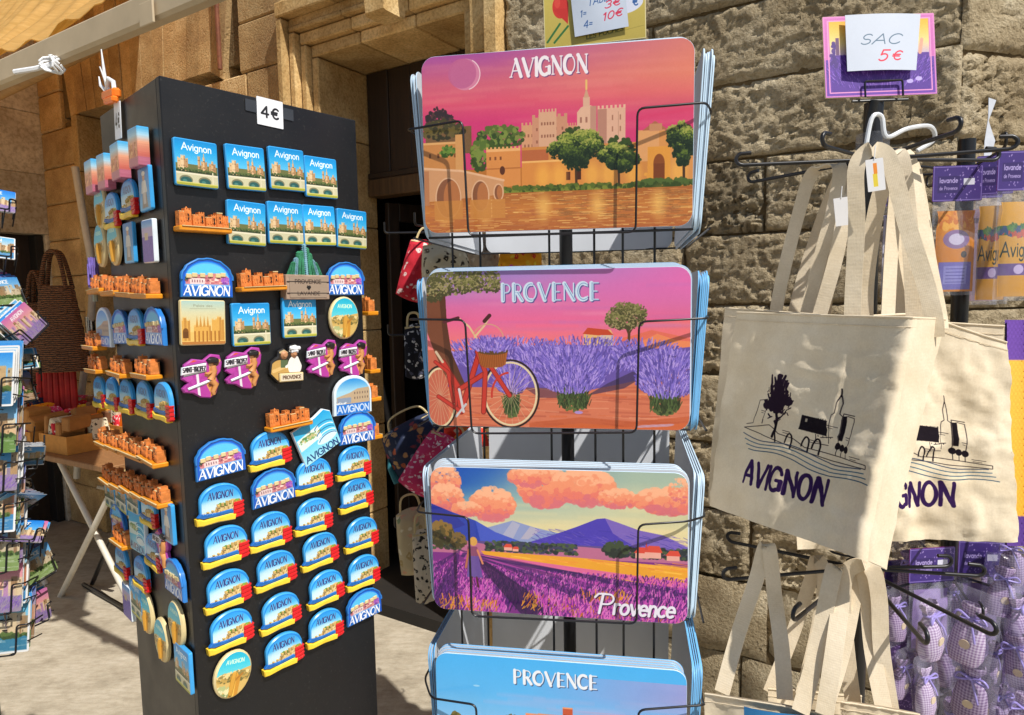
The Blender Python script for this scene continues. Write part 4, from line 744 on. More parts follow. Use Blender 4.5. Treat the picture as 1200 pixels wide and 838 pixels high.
# door surround: right pilaster, lintel, left jamb with stepped mouldings
def col_blocks(t0, t1, a0, a1, z0, z1, hs=.5, mat=MT['trim']):
    z = z0
    while z < z1-.01:
        h = random.uniform(hs*.8, hs*1.3); h = z1-z if z1-z-h < hs*.5 else h; block('jamb_stone', Wp, WAX, t0, t1, z, z+h, a0, a1, bld, mat, .006); z += h
col_blocks(1.545, 1.615, -.3, .045, 0, 3.4, .62); col_blocks(1.615, 1.70, -.3, .02, 0, 3.4, .5); col_blocks(1.70, 1.755, -.44, -.02, 0, 2.80, .55)
col_blocks(2.66, 2.71, -.44, -.05, 0, 2.80, .5); col_blocks(2.71, 2.755, -.3, -.02, 0, 2.86, .55); col_blocks(2.755, 2.80, -.3, .012, 0, 2.92, .5); col_blocks(2.80, 2.845, -.3, .05, 0, 2.985, .6)
for (t0, t1, z0, z1, a1) in ((1.70, 2.71, 2.80, 2.86, -.05), (1.70, 2.755, 2.86, 2.92, -.02), (1.70, 2.80, 2.92, 2.95, .012), (1.70, 2.845, 2.985, 3.06, .055)):
    n_ = 3
    for k in range(n_): block('lintel_stone', Wp, WAX, t0+(t1-t0)*k/n_, t0+(t1-t0)*(k+1)/n_, z0, z1, -.44, a1, bld, MT['trim'], .006)
slab('frieze', 1.70, 2.80, 2.95, 2.985, -.3, .0, MT['trim'])
for k in range(3): block('stone', Wp, WAX, 1.70+k*.38, 1.70+k*.38+.38, 3.06, 3.4, -.3, .0, bld, MT['smooth'], .008)
m = MB(); m.prism([(-.06, 0), (.06, 0), (.085, .26), (-.085, .26)], 0, .13, .012); ko = obj('keystone', m, MT['trim'], bld); ko.matrix_local = frame(rel(Wp(2.13, 2.83, -.02), WC), -WD, Z3)
# dressed courses left of the door, flat arch over the shop opening
ZS = [0, .3, .56, .81, 1.06, 1.31, 1.55, 1.80, 2.05, 2.30, 2.55, 2.80, 3.05, 3.3, 3.6]
AR = 3.62; AL = 4.96; WEND = 5.42; ZA = 2.86
for k in range(len(ZS)-1):
    for (s0, s1) in ((2.845, AR), (AL, WEND)):
        if ZS[k] >= 2.75 and s0 < 3: s1 = 3.2
        if ZS[k] >= 2.75 and s0 > 4: s0 = 5.12
        t = s0
        while t < s1-.01:
            L = random.uniform(.3, .55); L = s1-t if s1-t-L < .16 else L; block('stone', Wp, WAX, t, t+L, ZS[k], ZS[k+1], -.22, random.uniform(-.004, .005), bld, MT['smooth'], .009); t += L
n_ = 15
for k in range(n_):
    a, b = 3.2+(5.12-3.2)*k/n_, 3.2+(5.12-3.2)*(k+1)/n_; cx = 4.2; zt = 3.6
    lean = lambda t: (t-cx)*.86+cx
    m = MB(); q = [(lean(a)+.002, ZA if lean(a) > AR-.2 else 2.80), (lean(b)-.002, ZA), (b-.002, zt), (a+.002, zt)]
    a1 = random.uniform(-.004, .006); P = [rel(Wp(t, z, aa), WC) for aa in (-.22, a1) for t, z in q]; m.add(P, [(3, 2, 1, 0), (4, 5, 6, 7), (0, 1, 5, 4), (1, 2, 6, 5), (2, 3, 7, 6), (3, 0, 4, 7)])
    obj('voussoir', m, MT['smooth'], bld, None)
slab('mortar', 2.84, AR, 0, 2.8, -.3, -.03, MT['mortar']); slab('mortar', AL, WEND, 0, 2.84, -.3, -.03, MT['mortar']); slab('mortar', 2.84, WEND, 2.87, 3.6, -.3, -.03, MT['mortar'])
col_blocks(AL-.075, AL, -.3, .015, 0, ZA-.003, .35, MT['trim'])
# drain pipe mark and vertical rust coloured tube on the wall
m = MB(); m.tube([rel(Wp(3.32, z, .03), WC) for z in (2.84, 3.0, 3.2, 3.6)], .012, 8); obj('rusty_pipe', m, simple('rust', '7a4830', .8, .3, 60), bld)
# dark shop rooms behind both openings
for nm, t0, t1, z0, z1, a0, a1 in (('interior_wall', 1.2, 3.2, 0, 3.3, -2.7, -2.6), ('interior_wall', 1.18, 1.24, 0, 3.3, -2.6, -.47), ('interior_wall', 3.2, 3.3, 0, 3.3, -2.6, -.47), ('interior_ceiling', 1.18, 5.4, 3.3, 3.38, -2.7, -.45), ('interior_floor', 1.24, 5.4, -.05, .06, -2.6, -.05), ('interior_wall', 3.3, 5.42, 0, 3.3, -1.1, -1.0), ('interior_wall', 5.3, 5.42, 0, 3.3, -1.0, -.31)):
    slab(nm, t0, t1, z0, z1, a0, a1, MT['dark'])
for k in range(6): slab('transom_board', 1.757+k*.150, 1.755+(k+1)*.150, 2.26, 2.797, -.42, -.382+.004*(k % 2), MT['darkwood'], ch=.004)
slab('transom_frame', 1.757, 2.657, 2.245, 2.275, -.42, -.365, MT['darkwood'], ch=.004)
slab('door_head', 1.757, 2.657, 2.15, 2.243, -.46, -.36, wood_mat('door_head_wood', '3e2c1a', '5a4228'), ch=.006)
slab('threshold', 1.757, 2.657, .0, .05, -.44, -.06, MT['trim'], ch=.01)
# half open glazed door in the dark
dr = thing('shop_door', 'dark half open glazed door standing in the stone doorway', 'door', Wp(2.62, .13, -.47))
dd = nrm(WN*-.93-WD*.30)
for (x, zc, ww, hh) in ((.03, 1.0, .07, 2.0), (.62, 1.0, .07, 2.0), (.325, .2, .52, .4), (.325, 1.95, .52, .1)):
    m = MB(); m.box(dd*x+Z3*zc, (ww, .04, hh), np.array([dd, np.cross(Z3, dd), Z3]), 0, .004); dfr_ = obj('door_frame', m, MT['darkwood'], dr)
m = MB(); m.box(dd*.325+Z3*1.15, (.52, .006, 1.5), np.array([dd, np.cross(Z3, dd), Z3])); obj('glass_pane', m, MT['glass'], dr)
m = MB(); m.tube([dd*.6+Z3*.95+WD*-.05, dd*.6+Z3*1.15+WD*-.05], .009); obj('handle', m, MT['chrome'], dfr_)
# pale building at the end of the lane
nb = thing('pale_building', 'pale cream stone building at the far left end of the lane', 'building', Wp(WEND, 0, 0))
def Np(a, z, d=0): return Wp(WEND-.0, z, a) - WD*d
NAX = np.array([WN, -WD, Z3])
for k in range(9):
    z0, z1 = k*.42, (k+1)*.42; a = -.3
    while a < 3.2:
        L = random.uniform(.5, .9)
        segs = [(a, a+L)]
        if z0 < 2.0: segs = ([(max(a, .46), a+L)] if a+L > .5 else [])+([(a, .02)] if a < -.1 else [])
        for (p, q) in segs:
            m = MB(); c = Np((p+q)/2, (z0+z1)/2, -.1); m.box((0, 0, 0), (q-p-.002, .2, z1-z0-.002), NAX, 0, .003); o = obj('stone', m, MT['pale'], None, 30); o.parent = nb; o.location = rel(c, nb.location)
        a += L
m = MB(); m.box(rel(Np(.24, 1.05, -.16), nb.location), (.44, .06, 2.1), NAX, 0, .004); obj('door', m, MT['darkwood'], nb)
for x in (.05, .42): m = MB(); m.box(rel(Np(x, 1.05, -.1), nb.location), (.05, .14, 2.09), NAX, 0, .004); obj('door_frame', m, MT['dark'], nb)
# ------------------------------------------------------------------ awning
AT0, AT1 = 1.95, 7.5; AA = 1.35; AZ = hit(118, 38, Wp(0, 0, AA), WN)[2]
aw = thing('shop_awning', 'cream fabric awning with beige front bar overhanging the top left', 'awning', Wp(3.4, 2.6, AA))
def Ap(t, z, a): return rel(Wp(t, z, a), aw.location)
def fabric():
    t = NT('awning_fabric'); co = t.coord(); n1 = t.noise(t.coord('Object', (2, 14, 14)), 2, 4); c = t.ramp(n1, [(.3, S('dcb468')), (.7, S('ecc880'))]); t.set(.8, c, t.bump(n1, .4, .01), .2)
    tl = t.n('ShaderNodeBsdfTranslucent'); t.l(c, tl.inputs[0]); mx = t.n('ShaderNodeMixShader'); mx.inputs[0].default_value = .55; t.l(t.b.outputs[0], mx.inputs[1]); t.l(tl.outputs[0], mx.inputs[2]); t.l(mx.outputs[0], t.t.nodes['Material Output'].inputs[0]); return t.m
FAB = lambda u, v, o: Ap(AT0+1.9*v+(AT1-AT0-1.9*v)*u, AZ+.06+(3.75-AZ)*v-.10*math.sin(math.pi*v)+.022*math.sin(u*70+v*2)*math.sin(math.pi*min(1, v+.12))+.012*math.sin(u*173+1)+o, AA-(AA-.05)*v)  # right edge slanted out of view, shaped so sun reaches the left facade
m = MB(); m.grid(lambda u, v: FAB(u, v, 0), 140, 16); m.grid(lambda u, v: FAB(u, v, .003), 140, 16, 0, True); obj('canopy', m, fabric(), aw, 60)
bm_ = simple('beige_bar', 'bcaa8c', .6, .1, 8)
m = MB(); m.box(Ap((1.2+AT1)/2, AZ, AA), (AT1-1.2, .04, .075), WAX, 0, .008); obj('front_bar', m, bm_, aw)
m = MB(); m.box(rel(hit(172, 16, Wp(0, 0, AA+.028), WN), aw.location), (.06, .006, .055), WAX, 0, .002); obj('bracket_plate', m, bm_, aw)
A_, B_ = rel(hit(-10, 112, Wp(3, 0, AA-.06), WN), aw.location), rel(hit(130, 42, Wp(3, 0, AA-.06), WN), aw.location)
m = MB(); m.tube([A_, B_], .024, 10); obj('wooden_pole', m, wood_mat('awning_pole', '9a7038', 'b88a4c', .6), aw)
q = [rel(hit(x, y, Wp(3, 0, AA-.03), WN), aw.location) for x, y in ((62, 74), (68, 60), (131, 38), (128, 44), (90, 60))]
m = MB(); m.add(q, [(0, 1, 2, 3, 4)]); m.add([np.array(p)+WN*.004 for p in q], [(4, 3, 2, 1, 0)]); obj('white_flap', m, MT['white'], aw)
m = MB(); c0 = rel(hit(62, 75, Wp(3, 0, AA+.03), WN), aw.location)
for k in range(3): m.tube([c0+V3(.018*math.cos(a), 0, .022*math.sin(a))+WN*.018*math.sin(a*2+k) for a in np.linspace(k, k+6.2, 14)], .0035, 6)
m.tube([c0, c0+V3(-.05, 0, -.012), c0+V3(-.11, 0, -.02)], .007, 6); obj('string_knot', m, MT['white'], aw)
# ------------------------------------------------------------------ magnet column
CA = at(186, 88, .88); HC = CA[2]
def at_h(x, y, h): d = ray(x, y); return EYE + d*((h-1.6)/d[2])
CB = at_h(417, 141, HC); CL = at_h(117, 136, HC)
EXF = nrm(CB-CA); NF = np.cross(EXF, Z3); EXL = nrm(CA-CL); NL = np.cross(EXL, Z3); WF_ = np.linalg.norm(CB-CA); WL_ = np.linalg.norm(CL-CA)
CD = CB+CL-CA
col = thing('display_column', 'tall black four sided column covered in souvenir magnets', 'display stand', (CA[0], CA[1], 0))
def board(P, Q, nin):
    e = nrm(Q-P); L = np.linalg.norm(Q-P); m = MB(); c = (P+Q)/2; m.box(rel((c[0], c[1], HC/2), col.location)+nin*.006, (L, .012, HC), np.array([e, np.cross(Z3, e), Z3]), 0, .0015); obj('board', m, MT['panel'], col, 30)
board(CA+EXF*.0, CB, -NF); board(CL, CA-EXL*.0125-NF*0, -NL); board(CD, CL+EXL*0+EXF*.0125, EXF*0-NF*-1*0+np.cross(Z3, nrm(CD-CL))*0); board(CB+nrm(CD-CB)*.0125, CD, -EXF*0+nrm(CA-CB)*1.)
m = MB(); cc = (CA+CD)/2; m.box(rel((cc[0], cc[1], HC-.03), col.location), (.3, .24, .012), np.array([EXF, np.cross(Z3, EXF), Z3])); obj('top_board', m, MT['panel'], col)
def pl(side): return (CA, EXF, NF) if side == 'F' else (CA, EXL, NL)
def px_of(P): v = P-EYE; z = v@FW; return V3(600+F*(v@RT)/z, 419-F*(v@UP)/z, 0)
def ppm(x, y, side='F'):
    P0, ex, n = pl(side); P = hit(x, y, P0, n); return np.linalg.norm(px_of(P+ex*.01)-px_of(P))/.01
def mag_mat(x, y, side='F', rot=0, off=.0):
    P0, ex, n = pl(side); P = hit(x, y, P0, n)+n*off; yv = Z3
    if rot: c, s_ = math.cos(RAD(rot)), math.sin(RAD(rot)); e2 = ex*c+Z3*s_; yv = Z3*c-ex*s_; ex = e2
    return frame(P, ex, yv, n)
WT = 51/ppm(227, 193); WB = 60/ppm(240, 326); WDm = 57/ppm(265, 688)*.97; WO = 34/ppm(400, 372); WP = 52/ppm(235, 378); WPU = 49/ppm(234, 440); WCH = 41/ppm(332, 427); WCA = 61/ppm(234, 258); WLV = 50/ppm(353, 319); WBA = 44/ppm(410, 461); WPLQ = 49/ppm(368, 510)
E_blue = simple('edge_blue', '2a78c4', .35); E_sky = simple('edge_sky', '3a9ad8', .35); E_dark = simple('edge_black', '1c1a1a', .4); E_purple = simple('edge_purple', 'a03890', .4); E_cream = simple('edge_cream', 'd8c490', .5); E_rose = simple('edge_rose', 'b88a90', .4); E_pale = simple('edge_pale', 'dce6ec', .3)
M_yel = simple('yellow_resin', 'f0c838', .35, .12, 60); M_red = simple('red_resin', 'c81c20', .3, .15, 60); M_navy = simple('blue_resin', '1c64b0', .35, .25, 60); M_terra = simple('terracotta_resin', 'd27c3a', .5, .3, 120, .8); M_bar = simple('ochre_resin', 'd88a18', .4, .15, 70); M_mag = simple('magnet_black', '141414', .5)
def U(pts, w, cx=.5, cy=.5): return [((x-cx)*w, (y-cy)*w) for x, y in pts]
PROTO = {}
def child(root, name, mb, mats, smooth=35): return obj(name, mb, mats, root, smooth)
def mk_flat(name, label, cat, key, w, h, th, edge, r=.003, ch=.0012, pts=None):
    t = thing(name, label, cat); m = MB(); m.prism(pts if pts is not None else rrect(w, h, r), .003, .003+th, ch, 0, 1); child(t, 'plaque', m, [PR[key], edge])
    m = MB(); m.prism(rrect(min(w, h)*.45, min(w, h)*.45, .002, 2), 0, .003, 0); child(t, 'magnet_disc', m, M_mag); return t
def arch_pts(w, h, flat=.42, n=14, wob=0):
    P = [(w/2, -h/2)]
    for k in range(n+1):
        a = math.pi*k/n; rr = 1+wob*math.sin(k*2.4); P.append((w/2*math.cos(a)*rr, -h/2+h*flat+h*(1-flat)*math.sin(a)*rr))
    P.append((-w/2, -h/2)); return P
def mk_dome(label):
    w = WDm; t = thing('dome_magnet', label, 'magnet'); h = w*.8
    body = U([(.06, .16), (.05, .5)]+[(.5-.45*math.cos(math.pi*k/14), .5+.33*math.sin(math.pi*k/14)) for k in range(1, 14)]+[(.97, .5), (.98, .3), (.96, .14), (.4, .1)], w, .5, .42)
    m = MB(); m.prism(body, .002, .008, .002, 0, 1, uvbox=(-w/2, -.42*w, w/2, .42*w)); child(t, 'plaque', m, [PR['dome'], E_sky])
    m = MB(); m.prism(U([(-.04, .17), (-.02, .02), (.1, 0), (.42, .02), (.8, .0), (.82, .12), (.7, .15), (.4, .14), (.12, .13), (.03, .17)], w, .5, .42), .001, .0102, .0018); child(t, 'yellow_hull', m, M_yel)
    m = MB(); m.prism(U([(-.01, .2), (.1, .15), (.4, .16), (.74, .17), (.74, .25), (.4, .23), (.16, .25), (.06, .27)], w, .5, .42), .004, .0092, .0012); child(t, 'blue_wave', m, M_navy)
    m = MB()
    for k in range(4): m.prism(U([(.76, .035+k*.088), (.95, .05+k*.088), (1.0, .09+k*.088), (1.0, .12+k*.088), (.76, .112+k*.088)], w, .5, .42), .003, .0098, .001)
    m.prism(U([(.77, .05), (.94, .06), (.985, .1), (.985, .36), (.77, .37)], w, .5, .42), .003, .0086, 0); child(t, 'red_sail', m, M_red)
    m = MB()
    for (x, y, a, b) in ((.44, .36, .07, .09), (.52, .38, .08, .1), (.61, .4, .06, .13), (.69, .41, .07, .1), (.3, .29, .06, .05), (.2, .28, .06, .04)): m.box(((x-.5)*w, (y-.42)*w, .0085), (a*w*.8, b*w*.75, .0025), None, 0, .0006)
    child(t, 'palace_relief', m, simple('relief_ochre', 'c0a05c', .5, .3, 150)); return t
def mk_arch(label):
    w = WB; h = w*.74; t = thing('arch_magnet', label, 'magnet'); m = MB(); m.prism(arch_pts(w, h, .45, 18, .02), .002, .008, .0018, 0, 1, uvbox=(-w/2, -h/2, w/2, h/2)); child(t, 'plaque', m, [PR['arch'], E_blue])
    m = MB(); n = 18; P = arch_pts(w*.985, h*.985, .45, n, .02)[1:-1]; m.tube([(x, y, .0078) for x, y in P], .0016, 6); child(t, 'raised_rim', m, E_blue)
    m = MB()
    for k, (x, y) in enumerate(((-.36, .0), (-.25, .02), (-.1, .02), (.05, .03), (.2, .02), (.3, .04))): m.box((x*w, y*w+.002, .008), (w*.1, w*.08, .003), None, 0, .0006)
    child(t, 'house_relief', m, E_cream); return t
def mk_castle(label, w=None):
    w = w or WCA; t = thing('castle_magnet', label, 'magnet'); m = MB(); m.box((0, -w*.2, .011), (w, w*.1, .022), None, 0, .0015); child(t, 'ochre_base', m, M_bar)
    m = MB(); random.seed(5)
    for (x, ww, hh, zz) in ((-.4, .13, .3, .013), (-.28, .13, .36, .011), (-.15, .14, .24, .014), (-.03, .12, .3, .011), (.09, .13, .2, .014), (.2, .11, .27, .011), (.31, .12, .32, .012), (.42, .12, .26, .013)):
        y0 = -w*.15; m.box((x*w, y0+hh*w*.42, zz*.7), (ww*w*.95, hh*w*.84, zz), None, 0, .0007)
        for s_ in (-1, 0, 1): m.box((x*w+s_*ww*w*.34, y0+hh*w*.88, zz*.7), (ww*w*.2, hh*w*.1, zz*.95), None)
        for s_ in (-1, 1): m.box((x*w+s_*ww*w*.2, y0+hh*w*.45, zz*1.2), (ww*w*.16, hh*w*.3, .002), None)
    m.tube([(-.28*w, w*.13, .008), (-.28*w, w*.22, .008)], [.003, .0006], 6)
    pal_ = child(t, 'palace', m, M_terra); m = MB()
    for (x, y) in ((-.41, .02), (-.29, .06), (-.15, -.03), (-.03, .03), (.1, -.04), (.2, .01), (.31, .04), (.42, .0)):
        for dy in (0, -.075): m.box((x*w, (y+dy)*w, .0135), (w*.022, w*.04, .003))
    child(pal_, 'windows', m, E_dark); m = MB()
    for (x, y, ww) in ((-.4, .13, .12), (-.15, .08, .13), (.09, .05, .12), (.31, .15, .11)): m.box((x*w, y*w-.001, .0135), (ww*w, w*.018, .0025))
    m.box((0, -w*.155, .0225), (w*.92, w*.012, .002)); child(pal_, 'pale_trim', m, E_cream); m = MB(); m.prism(rrect(w*.4, w*.16, .002, 2), 0, .003, 0); child(t, 'magnet_disc', m, M_mag); return t
def mk_lavbox(label):
    w = WLV; t = thing('lavender_magnet', label, 'magnet'); wd = wood_mat('lavender_crate', '8a7060', 'b09a84', .7); m = MB(); m.box((0, -w*.28, .009), (w, w*.5, .018), None, 0, .001); child(t, 'wooden_crate', m, wd)
    m = MB()
    for y in (-.17, -.4): m.box((0, y*w, .0185), (w*.98, .0012, .001), None)
    m.prism([(0, -.34*w), (.05*w, -.28*w), (.025*w, -.24*w), (0, -.26*w), (-.025*w, -.24*w), (-.05*w, -.28*w)], .018, .0195); child(t, 'crate_mark', m, E_dark)
    p = Pic(120, .5, 'a08c78'); p.text('PROVENCE', 14, 16, 9, .2, '4a3a30', fit=70); p.text('LAVANDE', 20, 44, 8, .2, '4a3a30', fit=60); m = MB(); m.prism(rrect(w*.86, w*.42, .001, 2, 0, -w*.28), .0182, .0188, 0); child(t, 'crate_front', m, [print_mat('crate_print', p.image('crate_print'), .7)])
    G_ = [simple('sprig_green', '3a8a64', .6, .3, 80), simple('sprig_blue', '7aa8b8', .6, .3, 80)]
    for k in range(9):
        x = (-.34+.085*k)*w; h = w*(.62-.9*abs(k-4)/9+random.uniform(-.05, .05)); m = MB()
        for j in range(16):
            y = -w*.05+h*j/15; r = .0042*(1-j/18)
            for s_ in (-1, 1): m.box((x*(1-.25*j/15)+s_*r*.7, y, .009+s_*.001), (.0034, .0042, .0034), np.array([V3(.7, .7*s_, 0), V3(-.7*s_, .7, 0), Z3]))
        child(t, 'sprig', m, G_[k % 3 == 1], 60)
    return t
def mk_pinup(label):
    w = WPU; t = thing('seaside_magnet', label, 'magnet'); o = [(.02, .52), (.1, .86), (.3, .98), (.55, .93), (.74, 1.06), (.95, 1.02), (1.0, .84), (.96, .62), (.84, .5), (.9, .34), (.82, .1), (.66, .0), (.44, .04), (.26, .16), (.06, .2), (.02, .3), (.16, .42)]
    m = MB(); m.prism(U(o, w, .5, .54), .002, .008, .0018, 0, 1, uvbox=(-w/2, -.57*w, w/2, .57*w)); child(t, 'plaque', m, [PR['pinup'], E_purple])
    p = Pic(140, .45, 'e4e0e2'); p.text('SAINT-TROPEZ', 6, 33, 20, .24, '2c2830', .18, 0, .1, fit=88); m = MB(); m.prism(U([(0, .62), (.58, .68), (.6, .86), (.02, .8)], w, .5, .54), .007, .0105, .001, 0, 1); child(t, 'name_board', m, [print_mat('board_print', p.image('board_print'), .4), E_pale])
    sk_ = simple('tan_resin', 'c88a50', .45, .15, 60); m = MB()
    m.tube([V3(*q, .0085) for q in U([(.76, .78), (.77, .66), (.74, .54), (.68, .44)], w, .5, .54)], [.0035, .005, .004, .0052], 8); m.tube([V3(*q, .0085) for q in U([(.68, .44), (.8, .32), (.72, .16), (.74, .08)], w, .5, .54)], [.005, .0045, .0035, .0025], 8); m.tube([V3(*q, .01) for q in U([(.76, .66), (.62, .6), (.55, .62)], w, .5, .54)], [.0024, .002, .0016], 6); child(t, 'figure', m, sk_, 60)
    m = MB(); m.prism([(x, y) for x, y in rrect(w*.27, w*.13, w*.06, 4, .26*w, .36*w)], .008, .0125, .002); child(t, 'dark_cap', m, E_dark); m = MB(); m.tube([V3(*q, .0085) for q in U([(.14, .28), (.7, .44)], w, .5, .54)], .0018, 6); child(t, 'white_pole', m, E_pale); return t
def mk_chefs(label):
    w = WCH; t = thing('chef_magnet', label, 'magnet'); o = [(.04, .3), (.08, .6), (.26, .74), (.28, .88), (.44, .95), (.56, .86), (.58, 1.02), (.76, 1.06), (.92, .98), (.86, .74), (.97, .5), (1, .1), (.3, .04)]
    m = MB(); m.prism(U(o, w, .5, .525), .002, .008, .002, 0, 1, uvbox=(-w/2, -.525*w, w/2, .525*w)); child(t, 'plaque', m, [PR['chefs'], E_dark]); m = MB()
    for x, y, r in ((.44, .78, .1), (.72, .8, .09)): m.prism([((x-.5+r*math.cos(a))*w, (y-.525+r*math.sin(a))*w) for a in np.linspace(0, 6.28, 12, endpoint=False)], .007, .012, .003)
    child(t, 'faces', m, simple('face_resin', 'b8845c', .5)); m = MB(); m.prism(rrect(w*.3, w*.1, w*.045, 3, .24*w, .42*w), .007, .013, .002); m.prism(rrect(w*.2, w*.1, w*.02, 3, .23*w, .35*w), .007, .0125, .002); child(t, 'chef_hat', m, MT['white']); m = MB(); m.prism(rrect(w*.68, w*.22, .001, 2, .13*w, -.33*w), .007, .0105, .001); child(t, 'sign_board', m, E_cream)
    p = Pic(120, .3, 'e0d4b8'); p.text('PROVENCE', 8, 22, 15, .22, '5a3c28', fit=84); m = MB(); m.prism(rrect(w*.62, w*.17, .001, 2, .13*w, -.33*w), .0104, .0108, 0); child(t, 'sign_text', m, [print_mat('chef_sign', p.image('chef_sign_print'), .5)]); return t
def mk_oval(label):
    w = WO; t = thing('oval_magnet', label, 'magnet'); P = [(w/2*math.cos(a), w*.61*math.sin(a)) for a in np.linspace(0, 2*math.pi, 28, endpoint=False)]
    m = MB(); m.prism(P, .002, .008, .0025, 0, 1); child(t, 'plaque', m, [PR['oval'], E_cream]); m = MB(); m.tube([(-.03*w, -.5*w, .008), (-.01*w, -.1*w, .009), (.02*w, .06*w, .0085)], [.003, .004, .0028], 8); child(t, 'statue', m, simple('gilt', 'c89438', .35)); return t
BUILD = dict(
 tile=lambda l: mk_flat('tile_magnet', l, 'magnet', 'tile', WT, WT*1.06, .0055, E_sky), palace=lambda l: mk_flat('palace_magnet', l, 'magnet', 'palace', WP, WP, .006, E_cream), plaque=lambda l: mk_flat('plaque_magnet', l, 'magnet', 'plaque', WPLQ, WPLQ*.86, .006, E_pale, pts=U([(0, .0), (.96, .04), (1, .8), (.86, .92), (.6, .86), (.02, .84)], WPLQ, .5, .45)),
 bluearch=lambda l: mk_flat('bridge_magnet', l, 'magnet', 'bluearch', WBA, WBA*.86, .006, E_pale, pts=arch_pts(WBA, WBA*.86, .5)), dome=mk_dome, arch=mk_arch, castle=mk_castle, lavbox=mk_lavbox, pinup=mk_pinup, chefs=mk_chefs, oval=mk_oval,
 pink=lambda l: mk_flat('block_magnet', l, 'magnet', 'pink', .04, .053, .015, PR['pink'], .002), lav=lambda l: mk_flat('photo_magnet', l, 'magnet', 'lav', .046, .06, .006, E_pale), costume=lambda l: mk_flat('costume_magnet', l, 'magnet', 'costume', .045, .06, .005, E_sky))
def magnet(kind, x, y, label, side='F', rot=0, grp=None):
    random.seed(int(x*7+y*13)); rot += random.uniform(-2.4, 2.4)
    mt = mag_mat(x, y, side, rot, .001); grp = grp or 'souvenir magnets on the black column'
    if kind not in PROTO:
        t = PROTO[kind] = BUILD[kind](label); t['group'] = grp; t.matrix_world = mt; return t
    return dup(PROTO[kind], mt, label, grp)
ORD = ['first', 'second', 'third', 'fourth', 'fifth', 'sixth', 'seventh', 'eighth']
top4 = 'square blue palace magnet, %s in the top row of the front board'
for q, (x, y) in zip(('leftmost', 'second from left', 'third from left', 'rightmost'), ((227, 193), (285, 198), (333, 199.5), (373, 209))): magnet('tile', x, y, top4 % q)
for q, (x, y) in zip(('leftmost', 'second from left', 'third from left', 'rightmost'), ((286, 262.5), (331.5, 262.5), (371, 265), (409, 269))): magnet('tile', x, y, 'square blue palace magnet, %s of four right of the highest orange palace' % q)
magnet('tile', 291.5, 380, 'square palace magnet between the beige palace tile and the crate below the lavender'); magnet('tile', 348, 372, 'square palace magnet directly under the lavender crate')
magnet('castle', 233, 258, 'orange model palace on ochre bar at the left end of the second row'); magnet('castle', 301, 327, 'orange model palace on ochre bar between blue arch magnet and lavender crate'); magnet('castle', 333, 487, 'lone orange model palace standing below the two chefs magnet')
magnet('arch', 240, 326, 'royal blue arched magnet below the orange palace at the left edge'); magnet('arch', 402, 327, 'royal blue arched magnet at the right edge beside the lavender crate'); magnet('arch', 255.5, 535.5, 'royal blue arched magnet topping the left column of dome magnets'); magnet('arch', 318, 569, 'royal blue arched magnet under the half shaded dome magnet'); magnet('arch', 416, 500, 'royal blue arched magnet at the right edge beside the tilted plaque'); magnet('arch', 424, 707, 'royal blue arched magnet lowest at the right edge of the front board')
magnet('lavbox', 353, 321, 'little wooden crate magnet with green lavender sprigs standing up'); magnet('palace', 235, 378, 'square beige magnet of a golden palace under the left blue arch')
magnet('oval', 400.5, 372.5, 'upright oval turquoise magnet with golden statue at the right edge'); magnet('oval', 270.5, 788, 'tilted oval turquoise magnet with golden statue, lowest of all', rot=-12)
for q, (x, y) in zip(('at the far left of its row', 'second from left, right of its twin', 'left one of the pair right of the chefs', 'at the right edge of its row'), ((234, 441), (282.5, 431.5), (374.5, 420.5), (411, 419.5))): magnet('pinup', x, y, 'magenta seaside figure magnet, '+q)
magnet('chefs', 332, 427, 'dark magnet of two cooks with a cream sign, between the magenta ones'); magnet('bluearch', 410, 462, 'pale rimmed blue arched magnet with grey palace at the right edge'); magnet('plaque', 368, 511, 'pale blue plaque magnet hanging tilted beside the lone orange palace', rot=21)
cols = {'left column': [(256, 588), (262.5, 637), (265, 688.5), (268.5, 735)], 'second column': [(314, 526), (315, 620), (321, 665.5), (326.5, 714.5), (330, 760.5)], 'third column': [(365, 556), (365.5, 603), (372.5, 643), (379.5, 687), (379, 732)], 'right column': [(412.5, 541), (415, 578), (421.5, 624), (423.5, 668)]}
for cn, ps in cols.items():
    for k, (x, y) in enumerate(ps):
        pos = 'topmost' if k == 0 else ('lowest' if k == len(ps)-1 else ORD[k]+' from the top'); magnet('dome', x, y, 'yellow hulled dome magnet, %s in the %s of the front board' % (pos, cn))
